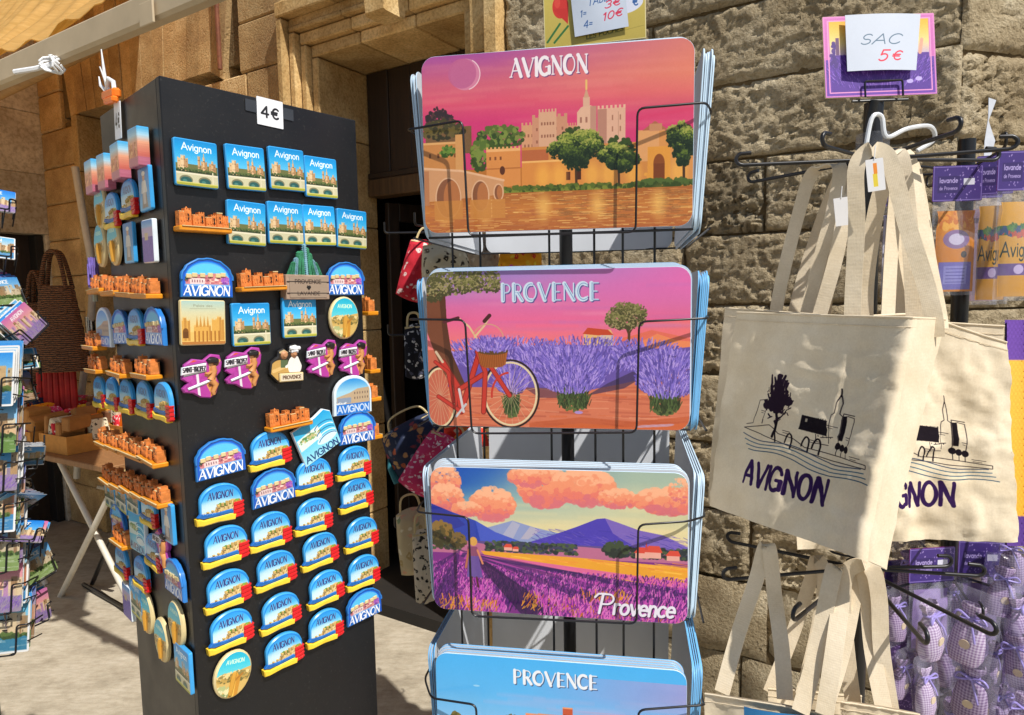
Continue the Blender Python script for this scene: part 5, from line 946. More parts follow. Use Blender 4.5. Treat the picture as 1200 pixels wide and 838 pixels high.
# shaded side board
sd_ = 'side board'
for q, (x, y) in zip(('nearest the corner', 'second from the corner', 'third from the corner', 'farthest from the corner'), ((173, 175), (151, 191), (134, 203), (119, 209))): magnet('pink', x, y, 'thick pink town block magnet on the shaded side board, '+q, 'L')
for k, (kind, x, y, lab) in enumerate([
 ('costume', 177, 222, 'blue magnet of a white shirted figure under the pink blocks, near the corner'), ('dome', 157, 233, 'shaded dome magnet under the second pink block, near the corner one'), ('dome', 137, 247, 'shaded dome magnet under the third pink block, hanging lower'), ('oval', 123, 243, 'shaded oval magnet below the farthest pink block'),
 ('lav', 182, 283, 'purple lavender field magnet near the corner above the orange palaces'), ('costume', 158, 285, 'blue figure magnet left of the purple lavender photo'), ('oval', 139, 285, 'oval magnet left of the blue figure magnet, nearer one'), ('oval', 123, 288, 'oval magnet at the far edge beside another oval, above the lavender bundle'),
 ('castle', 181, 335, 'orange model palace near the corner below the lavender photo'), ('castle', 143, 333, 'orange model palace further back below the two ovals'), ('arch', 187, 382, 'shiny rimmed arched magnet near the corner between two rows of palaces'), ('dome', 165, 383, 'shaded dome magnet between two arched magnets'), ('arch', 147, 383, 'arched magnet further back left of a shaded dome magnet'),
 ('castle', 119, 397, 'brown shaded palace at the far edge beside the white pole'), ('castle', 181, 428, 'sunlit orange palace near the corner above the row of dome magnets'), ('castle', 150, 427, 'shaded orange palace in the middle above the row of dome magnets'), ('castle', 122, 424, 'shaded palace at the far edge above the row of dome magnets'),
 ('dome', 197, 470, 'dome magnet nearest the corner in the side row of four'), ('dome', 175, 467, 'dome magnet second from the corner in the side row of four'), ('dome', 154, 464, 'dome magnet third from the corner in the side row of four'), ('dome', 137, 461, 'dome magnet farthest back in the side row of four'),
 ('castle', 188, 527, 'orange palace nearest the corner in the upper of two palace rows below the domes'), ('castle', 160, 518, 'orange palace in the middle of the upper palace row below the domes'), ('castle', 134, 510, 'orange palace farthest back in the upper palace row below the domes'), ('castle', 193, 574, 'orange palace nearest the corner in the lower palace row'), ('castle', 165, 563, 'orange palace in the middle of the lower palace row'), ('castle', 139, 554, 'orange palace farthest back in the lower palace row'),
 ('tile', 148, 577, 'shaded square magnet farthest back under the lower palace row'), ('tile', 162, 580, 'shaded square magnet left of a dome magnet under the lower palace row'), ('dome', 180, 595, 'dome magnet under the lower palace row near the blue figure magnet'), ('costume', 203, 611, 'blue magnet at the corner edge right of a dome magnet'), ('arch', 144, 608, 'arched magnet at the far edge above a small palace'), ('castle', 152, 624, 'small orange palace alone on the lower half of the side board'),
 ('dome', 186, 645, 'dome magnet beside the low arched magnet, upper one of three'), ('dome', 148, 656, 'dome magnet below the lone small palace, farthest back'), ('dome', 171, 670, 'dome magnet lowest of the three beneath the lone palace'), ('arch', 210, 675, 'large dark arched magnet at the corner edge of the lower side board'), ('lav', 156, 703, 'purple magnet at the far edge beneath the lowest dome magnet'), ('oval', 177, 716, 'pale oval magnet right of the low purple magnet'), ('oval', 212, 729, 'shiny oval magnet at the corner edge beneath the dark arched magnet'), ('oval', 195, 748, 'oval magnet lowest in the middle of the side board'), ('tile', 221, 779, 'square magnet lowest at the corner edge of the side board')]): magnet(kind, x, y, lab, 'L', grp='souvenir magnets on the shaded side board')
for k, (kind, x, y, lab) in enumerate([
 ('castle', 162, 334, 'orange palace squeezed between two others under the lavender photo'), ('castle', 126, 331, 'shaded palace farthest back under the two ovals'), ('bluearch', 128, 383, 'pale rimmed arch magnet at the far edge left of an arched magnet'), ('dome', 122, 459, 'dome magnet at the far edge behind the row of four'),
 ('castle', 174, 523, 'second palace from the corner in the upper palace row'), ('castle', 147, 514, 'fourth palace from the corner in the upper palace row'), ('castle', 179, 569, 'second palace from the corner in the lower palace row'), ('castle', 152, 559, 'fourth palace from the corner in the lower palace row'), ('tile', 135, 574, 'square magnet at the far edge under the lower palace row'),
 ('pinup', 196, 640, 'magenta figure magnet on the side board near the corner'), ('plaque', 168, 622, 'pale blue plaque on the side board right of the lone palace'), ('tile', 166, 700, 'square magnet between the low purple magnet and the pale oval')]): magnet(kind, x, y, lab, 'L', grp='souvenir magnets on the shaded side board')
# palaces peeping past the right edge
for k, (x, y) in enumerate(((428, 358), (431, 428), (433, 462), (434, 508))):
    P = hit(x, y, CB+NF*0, NF); P = CB+EXF*.011-NF*.035; z_ = hit(417, y, CB, NF)[2]; P = V3(P[0], P[1], z_); mt = frame(P, -NF, Z3, EXF)
    dup(PROTO['castle'], mt, 'orange palace sticking out past the right edge of the column, %s of four' % ['topmost', 'second from top', 'third from top', 'lowest'][k], 'magnets on the far side of the column')
# price cards
t = thing('price_card', 'small white card reading 4 euros at the top of the black front board', 'price card', mat=mag_mat(316, 132.5, 'F', -1)); w_ = 31/ppm(316, 132); m = MB(); m.prism(rrect(w_, w_*.95, .001, 2), .0005, .0016, 0, 0, 1); child(t, 'card', m, [PR['four'], MT['white']])
m = MB(); tp = simple('clear_tape', '3a3c40', .15)
for s_ in (-1, 1): m.box((s_*w_*.71, .004, .0014), (w_*.42, w_*.4, .0004), None)
child(t, 'tape', m, tp)
t = thing('side_price_card', 'small white price card hanging from the orange clip at the side', 'price card', mat=mag_mat(142, 142, 'L', -4)); m = MB(); m.prism(rrect(.029, .053, .001, 2), .004, .005, 0, 0, 1); child(t, 'card', m, [PR['four'], MT['white']])
t = thing('orange_clip', 'orange plastic clip with white ties on top of the side board', 'clip', mat=mag_mat(136, 112, 'L', -6) @ Matrix.Scale(.8, 4)); m = MB(); m.box((0, 0, .008), (.07, .018, .016), None, 0, .004); m.box((.01, -.012, .012), (.055, .012, .012), None, 0, .003); child(t, 'body', m, MT['orange'])
m = MB(); m.tube([(-.02, .008, .008), (-.03, .04, .01), (-.036, .085, .012)], [.003, .003, .001], 6); m.tube([(-.012, .008, .008), (-.02, .05, .02)], [.003, .001], 6); m.tube([(-.025, .006, .008), (-.055, .022, .01), (-.066, .04, .01)], [.003, .003, .001], 6); m.tube([(-.02, .01, .01), (0, .028, .012), (.022, .02, .01), (.026, .006, .01)], .004, 8); child(t, 'white_tie', m, MT['white'])
t = thing('lavender_bundle', 'small purple lavender bundle hanging at the far edge of the side board', 'bundle', mat=mag_mat(117, 319, 'L') @ Matrix.Scale(.8, 4)); m = MB()
for k in range(40): a = random.uniform(0, 6.28); r = random.uniform(0, .017); m.tube([(r*math.cos(a), -.02+random.uniform(-.02, .02), .014+r*math.sin(a)*.6), (r*math.cos(a)*1.15, .02+random.uniform(-.01, .012), .014+r*math.sin(a)*.6)], [.0024, .0016], 5)
child(t, 'flowers', m, simple('lavender', '7a68b8', .8, .3, 80)); m = MB(); m.tube([(0, -.04, .012), (0, -.062, .012)], .005, 6); child(t, 'stems', m, simple('stem', '9aa090', .8))
# ------------------------------------------------------------------ placemat rack
DX = V3(math.cos(RAD(10)), -math.sin(RAD(10)), 0); NP = np.cross(DX, Z3); BK = -NP
Q0 = at(649, 165, 1.068)
def mp(x, y, off=0): return hit(x, y, Q0+NP*off, NP)
XC = mp(649, 400); CEN = XC+BK*.235
rack = thing('placemat_rack', 'black wire revolving rack holding placemats in the middle', 'display rack', (CEN[0], CEN[1], 0))
rb = rack.location
TIERS = [(649, 164, .435, .285), (650, 409.5, .435, .263), (651.5, 637, .435, .256), (654, 866, .435, .285)]
TC = [mp(x, y) for x, y, _, _ in TIERS]
def mat_mesh(name, w, h, mats): m = MB(); m.prism(rrect(w, h, .022, 6), -.0011, .0011, .0004, 0, 1, 2); return m.mesh(name, mats, 30)
MATM = [mat_mesh('placemat', .435, t[3], [print_mat('placemat_print_%d' % k, IMG['m%d' % (k+1)], .22, 1, .5, .03), MT['matedge'], MT['matback']]) for k, t in enumerate(TIERS)]
BACKM = [mat_mesh('placemat_plain', .43, t[3]-.004, [MT['matback'], MT['matblue'] if k % 2 else MT['matedge'], MT['matback']]) for k, t in enumerate(TIERS)]
TN = ['pink sunset town', 'red bicycle and lavender', 'lavender field and mountains', 'blue sky village']; TW = ['top', 'second', 'third', 'lowest']
def tilt(x, y, ang):   # lean the sheet back by ang about its own horizontal axis
    z = np.cross(x, y); c, s_ = math.cos(ang), math.sin(ang); return y*c-z*s_
random.seed(31)
for k, c in enumerate(TC):
    t = link('placemat', MATM[k], None, frame(c, DX*math.cos(RAD((-.3, -.2, .1, .1)[k]))+Z3*math.sin(RAD((-.3, -.2, .1, .1)[k])), Z3)); tag(t, 'placemat printed with %s, facing front in the %s tier' % (TN[k], TW[k]), 'placemat', 'placemats in the wire rack')
    hh = TIERS[k][3]
    for j in range(1, 5):
        o = link('placemat', BACKM[k], None, frame(c+BK*(.004*j+.002)+Z3*(.002*j+(.004 if k == 2 else .001))+DX*random.uniform(-.004, .005), DX, Z3)); tag(o, 'pale backed placemat stacked behind the %s print of the %s tier' % (TN[k], TW[k]), 'placemat', 'placemats behind the front one in the %s tier' % TW[k])
    lean = RAD((3.4, 3.2, 2.6, 2.2)[k])
    for sgn, nm, n_ in ((1, 'right', 6), (-1, 'left', 4), (0, 'rear', 5)):
        for j in range(n_):
            if sgn: out = DX*sgn; base = c+DX*sgn*(.2185+.0025*j)+BK*(.237+random.uniform(-.004, .004)+.0012*j)-Z3*(.004+.0025*((j*3) % 4)); xd = BK if sgn > 0 else -BK
            else: out = BK; base = c+BK*(.47+.0036*j)-Z3*.006; xd = -DX
            y = nrm(Z3+out*math.tan(lean+RAD(.16)*j)); ct = base+(y-Z3)*hh*.5
            o = link('placemat', BACKM[k], None, frame(ct, xd, y)); tag(o, '%s pale placemat, seen edge on in the %s pocket of the %s tier' % (['innermost', 'second', 'third', 'fourth', 'fifth', 'outermost'][j], nm, TW[k]) if sgn else 'pale placemat in the rear pocket of the %s tier, seen from behind' % TW[k], 'placemat', 'placemats in the %s pocket of the %s tier' % (nm, TW[k]))
def wire(name, pts, r=.0021, par=None, base=None, n=6):
    m = MB(); m.tube([rel(p, base) for p in pts], r, n); return obj(name, m, MT['wire'], par, 60)
def rounded(P, r=.012, n=4):
    P = [np.asarray(p, float) for p in P]; out = [P[0]]
    for i in range(1, len(P)-1):
        a, b, c = P[i-1], P[i], P[i+1]; u = nrm(a-b); v = nrm(c-b); q = min(r, np.linalg.norm(a-b)*.45, np.linalg.norm(c-b)*.45)
        for k in range(n+1): t = k/n; out.append((1-t)**2*(b+u*q)+2*t*(1-t)*b+t*t*(b+v*q))
    return out+[P[-1]]
LOOPS = [[(478, 152), (542, 141), (549, 276), (745, 272), (747, 127), (828, 120)], [(479, 374), (545, 375), (553, 508), (746, 507), (749, 377), (830, 373)], [(488, 600), (549, 606), (553, 722), (746, 731), (748, 615), (806, 611)], [(505, 818), (558, 826), (562, 965), (745, 975), (748, 832), (826, 826)]]
for k, L in enumerate(LOOPS):
    P = [mp(x, y, .012 if i in (0, 5) else .03) for i, (x, y) in enumerate(L)]; c = TC[k]; hz = P[0][2]
    lft = [c-DX*.246+BK*.02, c-DX*.25+BK*.45]; rgt = [c+DX*.246+BK*.02, c+DX*.25+BK*.45]
    for q in lft+rgt: q[2] = (P[0][2]+P[5][2])/2
    wire('front_wire', rounded([lft[1], lft[0]]+P+[rgt[0], rgt[1]]), .0019, rack, rb)
    zb = c[2]-TIERS[k][3]/2-.004
    for sgn in (1, -1):   # pocket floor of the side and rear
        wire('floor_wire', rounded([c+DX*sgn*.245+BK*.02+Z3*(zb-c[2]), c+DX*sgn*.245+BK*.46+Z3*(zb-c[2]), c+DX*sgn*.0+BK*.49+Z3*(zb-c[2])]), .0021, rack, rb)
    wire('floor_wire', [c-DX*.22+BK*.025+Z3*(zb-c[2]), c+DX*.22+BK*.025+Z3*(zb-c[2])], .0021, rack, rb)
ZT, ZB = mp(649, 90)[2], .12
for x in (533, 565, 645, 697, 730, 767):
    p = mp(x, 400, -.034); wire('upright_wire', [V3(p[0], p[1], ZB), V3(p[0], p[1], ZT)], .0021, rack, rb)
for k in range(1, 4):
    for q in ((-.2, .44), (.2, .44), (-.2, .03), (.2, .03)):
        p = XC+DX*q[0]+BK*q[1]; c = CEN; z = TC[k][2]-TIERS[k][3]/2-.006; wire('brace', [V3(p[0], p[1], z), V3(c[0], c[1], z+.02)], .0024, rack, rb)
m = MB(); m.tube([(0, 0, .06), (0, 0, ZT+.12)], .013, 14); obj('pole', m, MT['pole'], rack, 60)
for k in range(4):
    a = RAD(45+90*k-10); m = MB(); m.tube([(0, 0, .1), (.2*math.cos(a), .2*math.sin(a), .06), (.34*math.cos(a), .34*math.sin(a), .045)], .012, 8); f_ = obj('foot', m, MT['pole'], rack); m = MB(); m.tube([(.34*math.cos(a)-.015, .34*math.sin(a), .024), (.34*math.cos(a)+.015, .34*math.sin(a), .024)], .024, 14); obj('caster', m, MT['dark'], f_)
# sign over the rack
sp = at(696, 12, 1.22); SXD = nrm(DX+V3(0, -.02, 0)); SN = np.cross(SXD, Z3)
sg = thing('tulip_sign', 'yellow green board with red tulip heart above the placemat rack', 'sign', mat=frame(sp, SXD*math.cos(.02)+Z3*math.sin(.02), Z3)); m = MB(); m.prism(rrect(.186, .118, .001, 2), -.003, 0, .0004, 0, 1); obj('board', m, [PR['setsign'], E_cream], sg)
m = MB(); m.box((-.005, -.10, -.008), (.014, .16, .008)); obj('stem', m, MT['pole'], sg)
pp = thing('paper_note', 'white handwritten note taped on the yellow tulip board', 'note', mat=frame(at(702, 8, 1.214), SXD*math.cos(-.06)+Z3*math.sin(.1), Z3)); m = MB(); m.grid(lambda u, v: ((u-.5)*.098, (v-.5)*.09, .002+.004*math.sin(u*5)*v), 10, 8); m.grid(lambda u, v: ((u-.5)*.098, (v-.5)*.09, .0016+.004*math.sin(u*5)*v), 10, 8, 0, True); obj('paper', m, PR['setpaper'], pp)
# ------------------------------------------------------------------ tote bag stand
HUB = at(1022, 187, 1.22)
ts = thing('tote_stand', 'black pole stand with star of hooked arms carrying tote bags', 'display stand', (HUB[0], HUB[1], 0)); tb = ts.location
m = MB(); m.tube([(0, 0, .05), (0, 0, HUB[2]+.10)], .0165, 16); obj('pole', m, MT['pole'], ts, 60)
m = MB(); m.tube([(0, 0, HUB[2]+.02), (0, 0, HUB[2]+.045)], .028, 18); obj('clear_collar', m, MT['clear'], ts)
for z in (HUB[2], 1.065):
    m = MB(); m.tube([(0, 0, z-.018), (0, 0, z+.012)], .024, 16); obj('hub', m, MT['pole'], ts, 60)
for k in range(4): a = RAD(30+90*k); m = MB(); m.tube([(0, 0, .09), (.3*math.cos(a), .3*math.sin(a), .02)], .013, 8); obj('foot', m, MT['pole'], ts)
def arm(dx, dy, z, up=.022, hk=.026, drop=0):
    L = math.hypot(dx, dy); d = V3(dx/L, dy/L, 0); P = [d*.02+Z3*z, d*(L-hk)+Z3*(z-drop)]
    for k in range(1, 8): a = math.pi*k/8; P.append(d*(L-hk+hk*.55*math.sin(a))+Z3*(z-drop+up*.5*(1-math.cos(a))))
    P.append(d*(L-hk*1.5)+Z3*(z-drop+up)); m = MB(); m.tube(P, .0036, 8); obj('hook_arm', m, MT['wire'], ts, 60)
for dx, dy in ((-.25, .035), (-.15, .246), (-.16, -.135), (.02, -.225), (.22, -.08), (.265, .03), (.16, .2)): arm(dx, dy, HUB[2])
LZ = 1.065
for dx, dy in ((-.216, .16), (-.29, -.045), (-.225, -.215), (-.05, -.30), (.075, -.277), (.19, .0), (.22, -.05), (.17, .18)): arm(dx, dy, LZ)
# price sign on top
psn = frame(at(1031, 65, 1.19), V3(math.cos(.03), 0, -math.sin(-.02))*1.0, nrm(V3(.0, .10, 1)))
ps = thing('lavender_sign', 'purple and yellow lavender picture sign on top of the tote stand', 'sign', mat=psn); m = MB(); m.prism(rrect(.2, .146, .002, 2), -.003, 0, .0004, 0, 1); obj('picture', m, [PR['pricesign'], E_cream], ps)
m = MB(); m.tube([(-.05, -.078, -.006), (.05, -.078, -.006)], .003, 6); m.tube(rounded([(-.032, -.076, .006), (-.032, -.048, .006), (.035, -.048, .006), (.035, -.076, .006)], .004), .0018, 6); obj('holder', m, MT['wire'], ps)
m = MB(); m.tube([(-.01, -.078, -.006), (-.016, -.13, -.02)], .009, 10); obj('stem', m, MT['pole'], ps)
pn = thing('price_note', 'white handwritten price note reading SAC 5 euros on the lavender sign', 'note', mat=frame(at(1031.5, 51, 1.184), V3(1, 0, .0), nrm(V3(.02, .1, 1)))); m = MB(); sk2 = lambda u, v: ((u-.5)*(.122+.012*v)+.004*v, (v-.5)*.1, .003+.004*math.sin(u*3.1)); m.grid(sk2, 10, 6); m.grid(lambda u, v: tuple(np.array(sk2(u, v))-V3(0, 0, .0005)), 10, 6, 0, True); obj('paper', m, PR['sac'], pn)
# canvas bags
def ribbon(m, path, wd, w=.025, th=.0022):
    path = [np.asarray(p, float) for p in path]; N = len(path); wds = wd if isinstance(wd, list) else [wd]*N; P = []
    for i in range(N):
        T = nrm(path[min(i+1, N-1)]-path[max(i-1, 0)]); a = np.asarray(wds[i], float); a = nrm(a-(a@T)*T); b = np.cross(T, a)
        for sx, sy in ((-1, -1), (1, -1), (1, 1), (-1, 1)): P.append(path[i]+a*sx*w/2+b*sy*th/2)
    Fs = [(i*4+k, i*4+(k+1) % 4, (i+1)*4+(k+1) % 4, (i+1)*4+k) for i in range(N-1) for k in range(4)]+[(3, 2, 1, 0), tuple((N-1)*4+k for k in range(4))]
    L = np.linspace(0, 1, N); o = len(m.v); m.add(P, Fs, 0)
    for j, f in enumerate(Fs): m.uv[-len(Fs)+j] = [((.3 if (q % 4) in (0, 3) else .36), L[q//4]) for q in f]
def smoothp(P, n=6):
    P = [np.asarray(p, float) for p in P]; Q = [P[0]]+P+[P[-1]]; out = []
    for i in range(1, len(Q)-2):
        for k in range(n):
            t = k/n; a, b, c, d = Q[i-1], Q[i], Q[i+1], Q[i+2]; out.append(.5*((2*b)+(-a+c)*t+(2*a-5*b+4*c-d)*t*t+(-a+3*b-3*c+d)*t**3))
    return out+[P[-1]]
def bag(label, fn, mat, straps, nu=40, nv=40, thick=.012, seed=1, group=None, wr=.004):
    """fn(u,v) -> world point of the front panel, v=0 bottom; straps = list of world paths"""
    base = fn(.5, 0); t = thing('tote_bag', label, 'tote bag', base, group); ox = seed*.137; cr_ = random.Random(seed); creases = [(.5+cr_.uniform(-.04, .04), cr_.uniform(-.04, .04), .5, .0016)]+[(cr_.uniform(.1, .85), cr_.uniform(-.9, .9), cr_.uniform(.15, .85), cr_.uniform(.0012, .003)) for _ in range(7)]
    nz = nrm(np.cross(fn(.6, .5)-fn(.4, .5), fn(.5, .7)-fn(.5, .3)))
    def f2(u, v):
        p = fn(u, v); w_ = (fb(ox+u*.14, ox+v*.05)*.9+fb(ox+.4+u*.3, .2+v*.3)*.45)*wr*min(1, 4*(1-v)+.25)
        for (ca, cb, cc, ch_) in creases: q_ = (v-ca-cb*(u-.5)+.012*fb(ox+u*.4, .6))/.014; w_ += ch_*math.exp(-q_*q_)*(1 if abs(u-cc) < .3 else max(0, 1-(abs(u-cc)-.3)*6))
        return rel(p+nz*w_, base)
    m = MB(); m.grid(f2, nu, nv); m.grid(lambda u, v: f2(u, v)-nz*(.001+thick*math.sin(math.pi*min(1, max(0, u)))**.5*(1-.7*v)), nu//2, nv//2, 1, True)
    obj('body', m, [mat, MT['canvas']], t, 80)
    m = MB(); rim = [f2(u, .955)+nz*.0012 for u in np.linspace(0, 1, 44)]; m.tube(rim, .0006, 4); rim = [f2(u, .995)+nz*.0008 for u in np.linspace(0, 1, 44)]; m.tube(rim, .0016, 6); obj('hem', m, MT['canvas'], t)
    for path, wd in straps: m = MB(); ribbon(m, [rel(p, base) for p in path], wd); obj('handle', m, MT['canvas'], t, 50)
    return t
def quad(TL, TR, BR, BL): return lambda u, v: (1-u)*(1-v)*BL+u*(1-v)*BR+(1-u)*v*TL+u*v*TR
TOTE_G = 'canvas totes on the upper arms'
L1, K1, R1 = at(864, 365, 1.33), at(1070, 371, .985), at(1109, 373, 1.035); L0, K0, R0 = at(834, 593, 1.335), at(1006, 655, .965), at(1040, 668, .992)
def front(u, v):
    u0 = .86; L, K, R = L0*(1-v)+L1*v, K0*(1-v)+K1*v, R0*(1-v)+R1*v
    if u < u0-.03: return L+(K-L)*(u/u0)
    if u > u0+.03: return K+(R-K)*((u-u0)/(1-u0))
    t = (u-u0+.03)/.06; a = L+(K-L)*((u0-.03)/u0); b = K+(R-K)*(.03/(1-u0)); return (1-t)**2*a+2*t*(1-t)*K+t*t*b
def sl(pts, wd): return (smoothp([at(*p) for p in pts], 6), wd)
wbag = nrm(R1-L1); wx = V3(1, 0, 0)
FD = nrm(V3(.456, -.89, 0))
hx = nrm(V3(.85, -.5, 0))
bag('cream canvas tote with dark palace drawing and purple AVIGNON, nearest and in shade', front, TOTE_A, [
 sl([(998, 395, 1.10), (1000, 340, 1.10), (1004, 260, 1.09), (1003, 200, 1.085), (1015, 178, 1.08), (1030, 176, 1.07), (1044, 192, 1.06), (1062, 260, 1.045), (1084, 330, 1.03), (1094, 372, 1.02), (1096, 395, 1.02)], hx),
 sl([(1014, 392, 1.12), (1015, 330, 1.125), (1026, 250, 1.12), (1040, 200, 1.11), (1046, 182, 1.10), (1056, 186, 1.09), (1062, 230, 1.085), (1068, 300, 1.07), (1072, 372, 1.065), (1072, 380, 1.06)], hx)], 64, 56, .015, 3, TOTE_G, .0055)
S_TL, S_TR, S_BR, S_BL = at(932, 372, 1.2), at(1187, 401, 1.17), at(1187, 633, 1.17), at(936, 645, 1.2)
def second(u, v):
    p = quad(S_TL, S_TR, S_BR, S_BL)(u, v); sag = max(0, (u-.66)/.34); p = p+Z3*(.033*(1-sag)*min(1, u*2)*v*v if u > .0 else 0)*.9
    return p+V3(0, -1, 0)*(.02*math.sin(u*math.pi*1.5+.6)*(.4+.6*v)+.012*math.sin(u*9+v*3)*(1-v)*.5)
bag('sunlit cream tote behind the shaded one, showing only GNON of its print', second, TOTE_B, [
 sl([(1040, 380, 1.215), (1044, 300, 1.23), (1050, 220, 1.23), (1052, 186, 1.225), (1064, 182, 1.22), (1072, 215, 1.21), (1088, 300, 1.20), (1101, 366, 1.19), (1103, 385, 1.185)], wx),
 sl([(1052, 380, 1.24), (1056, 300, 1.25), (1062, 220, 1.25), (1066, 190, 1.25), (1074, 210, 1.245), (1086, 290, 1.235), (1094, 366, 1.225)], wx)], 56, 56, .015, 8, TOTE_G, .009)
T_TL, T_TR, T_BR, T_BL = at(850, 360, 1.42), at(1010, 371, 1.17), at(980, 640, 1.17), at(831, 590, 1.42)
bag('cream tote at the back left whose corner sticks out past the shaded bag', quad(T_TL, T_TR, T_BR, T_BL), MT['canvas'], [
 sl([(908, 372, 1.36), (918, 320, 1.36), (936, 250, 1.34), (950, 206, 1.32), (968, 196, 1.29), (984, 196, 1.26), (978, 240, 1.26), (962, 300, 1.27), (944, 372, 1.28)], hx),
 sl([(930, 372, 1.37), (940, 330, 1.37), (962, 262, 1.35), (985, 205, 1.30), (994, 194, 1.27), (992, 230, 1.25), (980, 300, 1.24), (960, 371, 1.25)], hx)], 30, 30, .01, 12, TOTE_G, .004)
F_TL, F_TR, F_BR, F_BL = at(1000, 371, 1.33), at(1178, 381, 1.27), at(1170, 620, 1.27), at(1000, 625, 1.33)
bag('cream tote furthest back, only its top edge showing above the sunlit bag', quad(F_TL, F_TR, F_BR, F_BL), MT['canvas'], [
 sl([(966, 372, 1.34), (972, 320, 1.35), (985, 250, 1.34), (998, 200, 1.32), (1008, 192, 1.30), (1012, 230, 1.30), (1012, 310, 1.31), (1008, 371, 1.32)], wx),
 sl([(1075, 376, 1.30), (1070, 310, 1.30), (1060, 240, 1.29), (1056, 195, 1.28), (1068, 190, 1.27), (1078, 230, 1.27), (1090, 310, 1.27), (1098, 378, 1.28)], wx)], 30, 30, .01, 15, TOTE_G, .004)
# hanging labels on the handles
for k, (x, y, z, lab) in enumerate(((1026, 205, 1.05, 'white swing tag with orange and yellow print between the handles'), (987, 248, 1.2, 'small plain white swing tag among the left handles'))):
    p = Pic(90, 1.5, 'e8e8ea'); 
    if k == 0: p.rect(40, 20, 62, 70, 'f09030'); p.rect(34, 70, 60, 130, 'e8d040')
    o = thing('swing_tag', lab, 'tag', mat=frame(at(x, y, z), nrm(V3(1, -.15, .12)), Z3)); m = MB(); m.prism(rrect(.026, .05, .001, 2), -.0004, .0004, 0, 0, 1); obj('card', m, [print_mat('tag_print_%d' % k, p.image('tag_print_%d' % k), .4), MT['white']], o); m = MB(); m.tube([(0, .024, .001), (.004, .045, 0)], .0008, 5); obj('thread', m, MT['white'], o)
# clear plastic hanger hooks on the pole
t = thing('plastic_hanger', 'clear white plastic hanger loop over the top of the tote stand', 'hanger', HUB); m = MB(); m.tube(smoothp([V3(-.04, -.05, .0), V3(-.03, -.05, .06), V3(-.01, -.045, .065), V3(.0, -.045, .03), V3(.04, -.04, .045), V3(.085, -.03, .05), V3(.1, -.02, .03), V3(.07, -.02, .01)], 5), .004, 8); obj('loop', m, simple('milky_plastic', 'd8dce0', .2), t)
# lower bags
def paint_pano():
    p = Pic(300, .6, '2a98d8'); p.grad([(0, '2c8cd0'), (1, '60bce4')], 0, 36); p.blobs(45, 34, 30, 12, ['c89848', 'e0b868', 'a87830', '7a5c2c'], 160, 3); p.rect(0, 44, 100, 60, '3a7a9c'); p.text('AVIGNON', 20, 16, 9, .2, 'f0f0f0', fit=50); return p
LB = [('lower tote with blue picture hanging at the front under the shaded bag', (826, 812, 1.12), (1004, 842, .98), (1000, 1040, .98), (826, 1030, 1.12), [[(846, 812, 1.15), (866, 740, 1.17), (886, 680, 1.18), (896, 643, 1.18), (902, 646, 1.17), (908, 700, 1.16), (916, 760, 1.12), (920, 820, 1.08)], [(938, 835, 1.02), (958, 760, 1.04), (972, 690, 1.05), (980, 664, 1.06), (986, 690, 1.05), (978, 760, 1.02), (966, 838, 1.0)]], 21),
 ('lower tote at the right behind the blue picture bag, with straps side by side', (985, 822, 1.08), (1078, 836, 1.04), (1078, 1040, 1.04), (985, 1030, 1.08), [[(968, 826, 1.10), (988, 760, 1.12), (1002, 690, 1.14), (1008, 664, 1.14), (1016, 690, 1.13), (1022, 760, 1.11), (1036, 832, 1.07)], [(1000, 826, 1.12), (992, 760, 1.13), (988, 700, 1.14), (994, 668, 1.14), (1020, 664, 1.12), (1030, 700, 1.11), (1033, 760, 1.10), (1044, 834, 1.08)]], 25),
 ('lower tote at the far left hanging deeper in the shade', (900, 806, 1.3), (1010, 815, 1.26), (1010, 1010, 1.26), (900, 1010, 1.3), [[(902, 812, 1.31), (930, 740, 1.32), (950, 680, 1.31), (958, 655, 1.30), (966, 680, 1.29), (958, 740, 1.29), (940, 815, 1.28)]], 29)]
for lab, a, b, c, d, st, sd in LB:
    q = [at(*p) for p in (a, b, c, d)]; bt = bag(lab, quad(*q), MT['canvas'], [(smoothp([at(*p) for p in s], 6), hx) for s in st], 26, 26, .012, sd, 'canvas totes on the lower arms', .006)
    if sd == 21:
        fq = quad(*q); m = MB(); nzz = nrm(np.cross(q[1]-q[0], q[0]-q[3])); m.grid(lambda u, v: rel(fq(.30+.58*u, .46+.52*v)+nzz*(.011+.004*math.sin(u*6)), fq(.5, 0)), 16, 10); obj('blue_picture', m, print_mat('pano', paint_pano().image('pano_print'), .35), bt)
# ------------------------------------------------------------------ lavender goods stand at the right edge
HB = at(1132, 190, 1.52)
ls = thing('lavender_stand', 'black pole stand behind the totes hung with lavender packets', 'display stand', (HB[0], HB[1], 0)); lb = V3(HB[0], HB[1], 0)
m = MB(); m.tube([(0, 0, .04), (0, 0, HB[2]+.05)], .018, 14); obj('pole', m, MT['pole'], ls, 60)
for z in (HB[2]-.02, 1.16, .92):
    for a in (-15, 30, 75, 150, 205, 250, 300): d = V3(math.cos(RAD(a)), math.sin(RAD(a)), 0)*.26; m = MB(); m.tube(rounded([d*.06+Z3*z, d*.9+Z3*z, d+Z3*(z+.005), d+Z3*(z+.03), d*.9+Z3*(z+.03)], .012), .003, 7); obj('hook_arm', m, MT['wire'], ls, 60)
for k in range(4): a = RAD(10+90*k); m = MB(); m.tube([(0, 0, .08), (.28*math.cos(a), .28*math.sin(a), .02)], .012, 8); obj('foot', m, MT['pole'], ls)
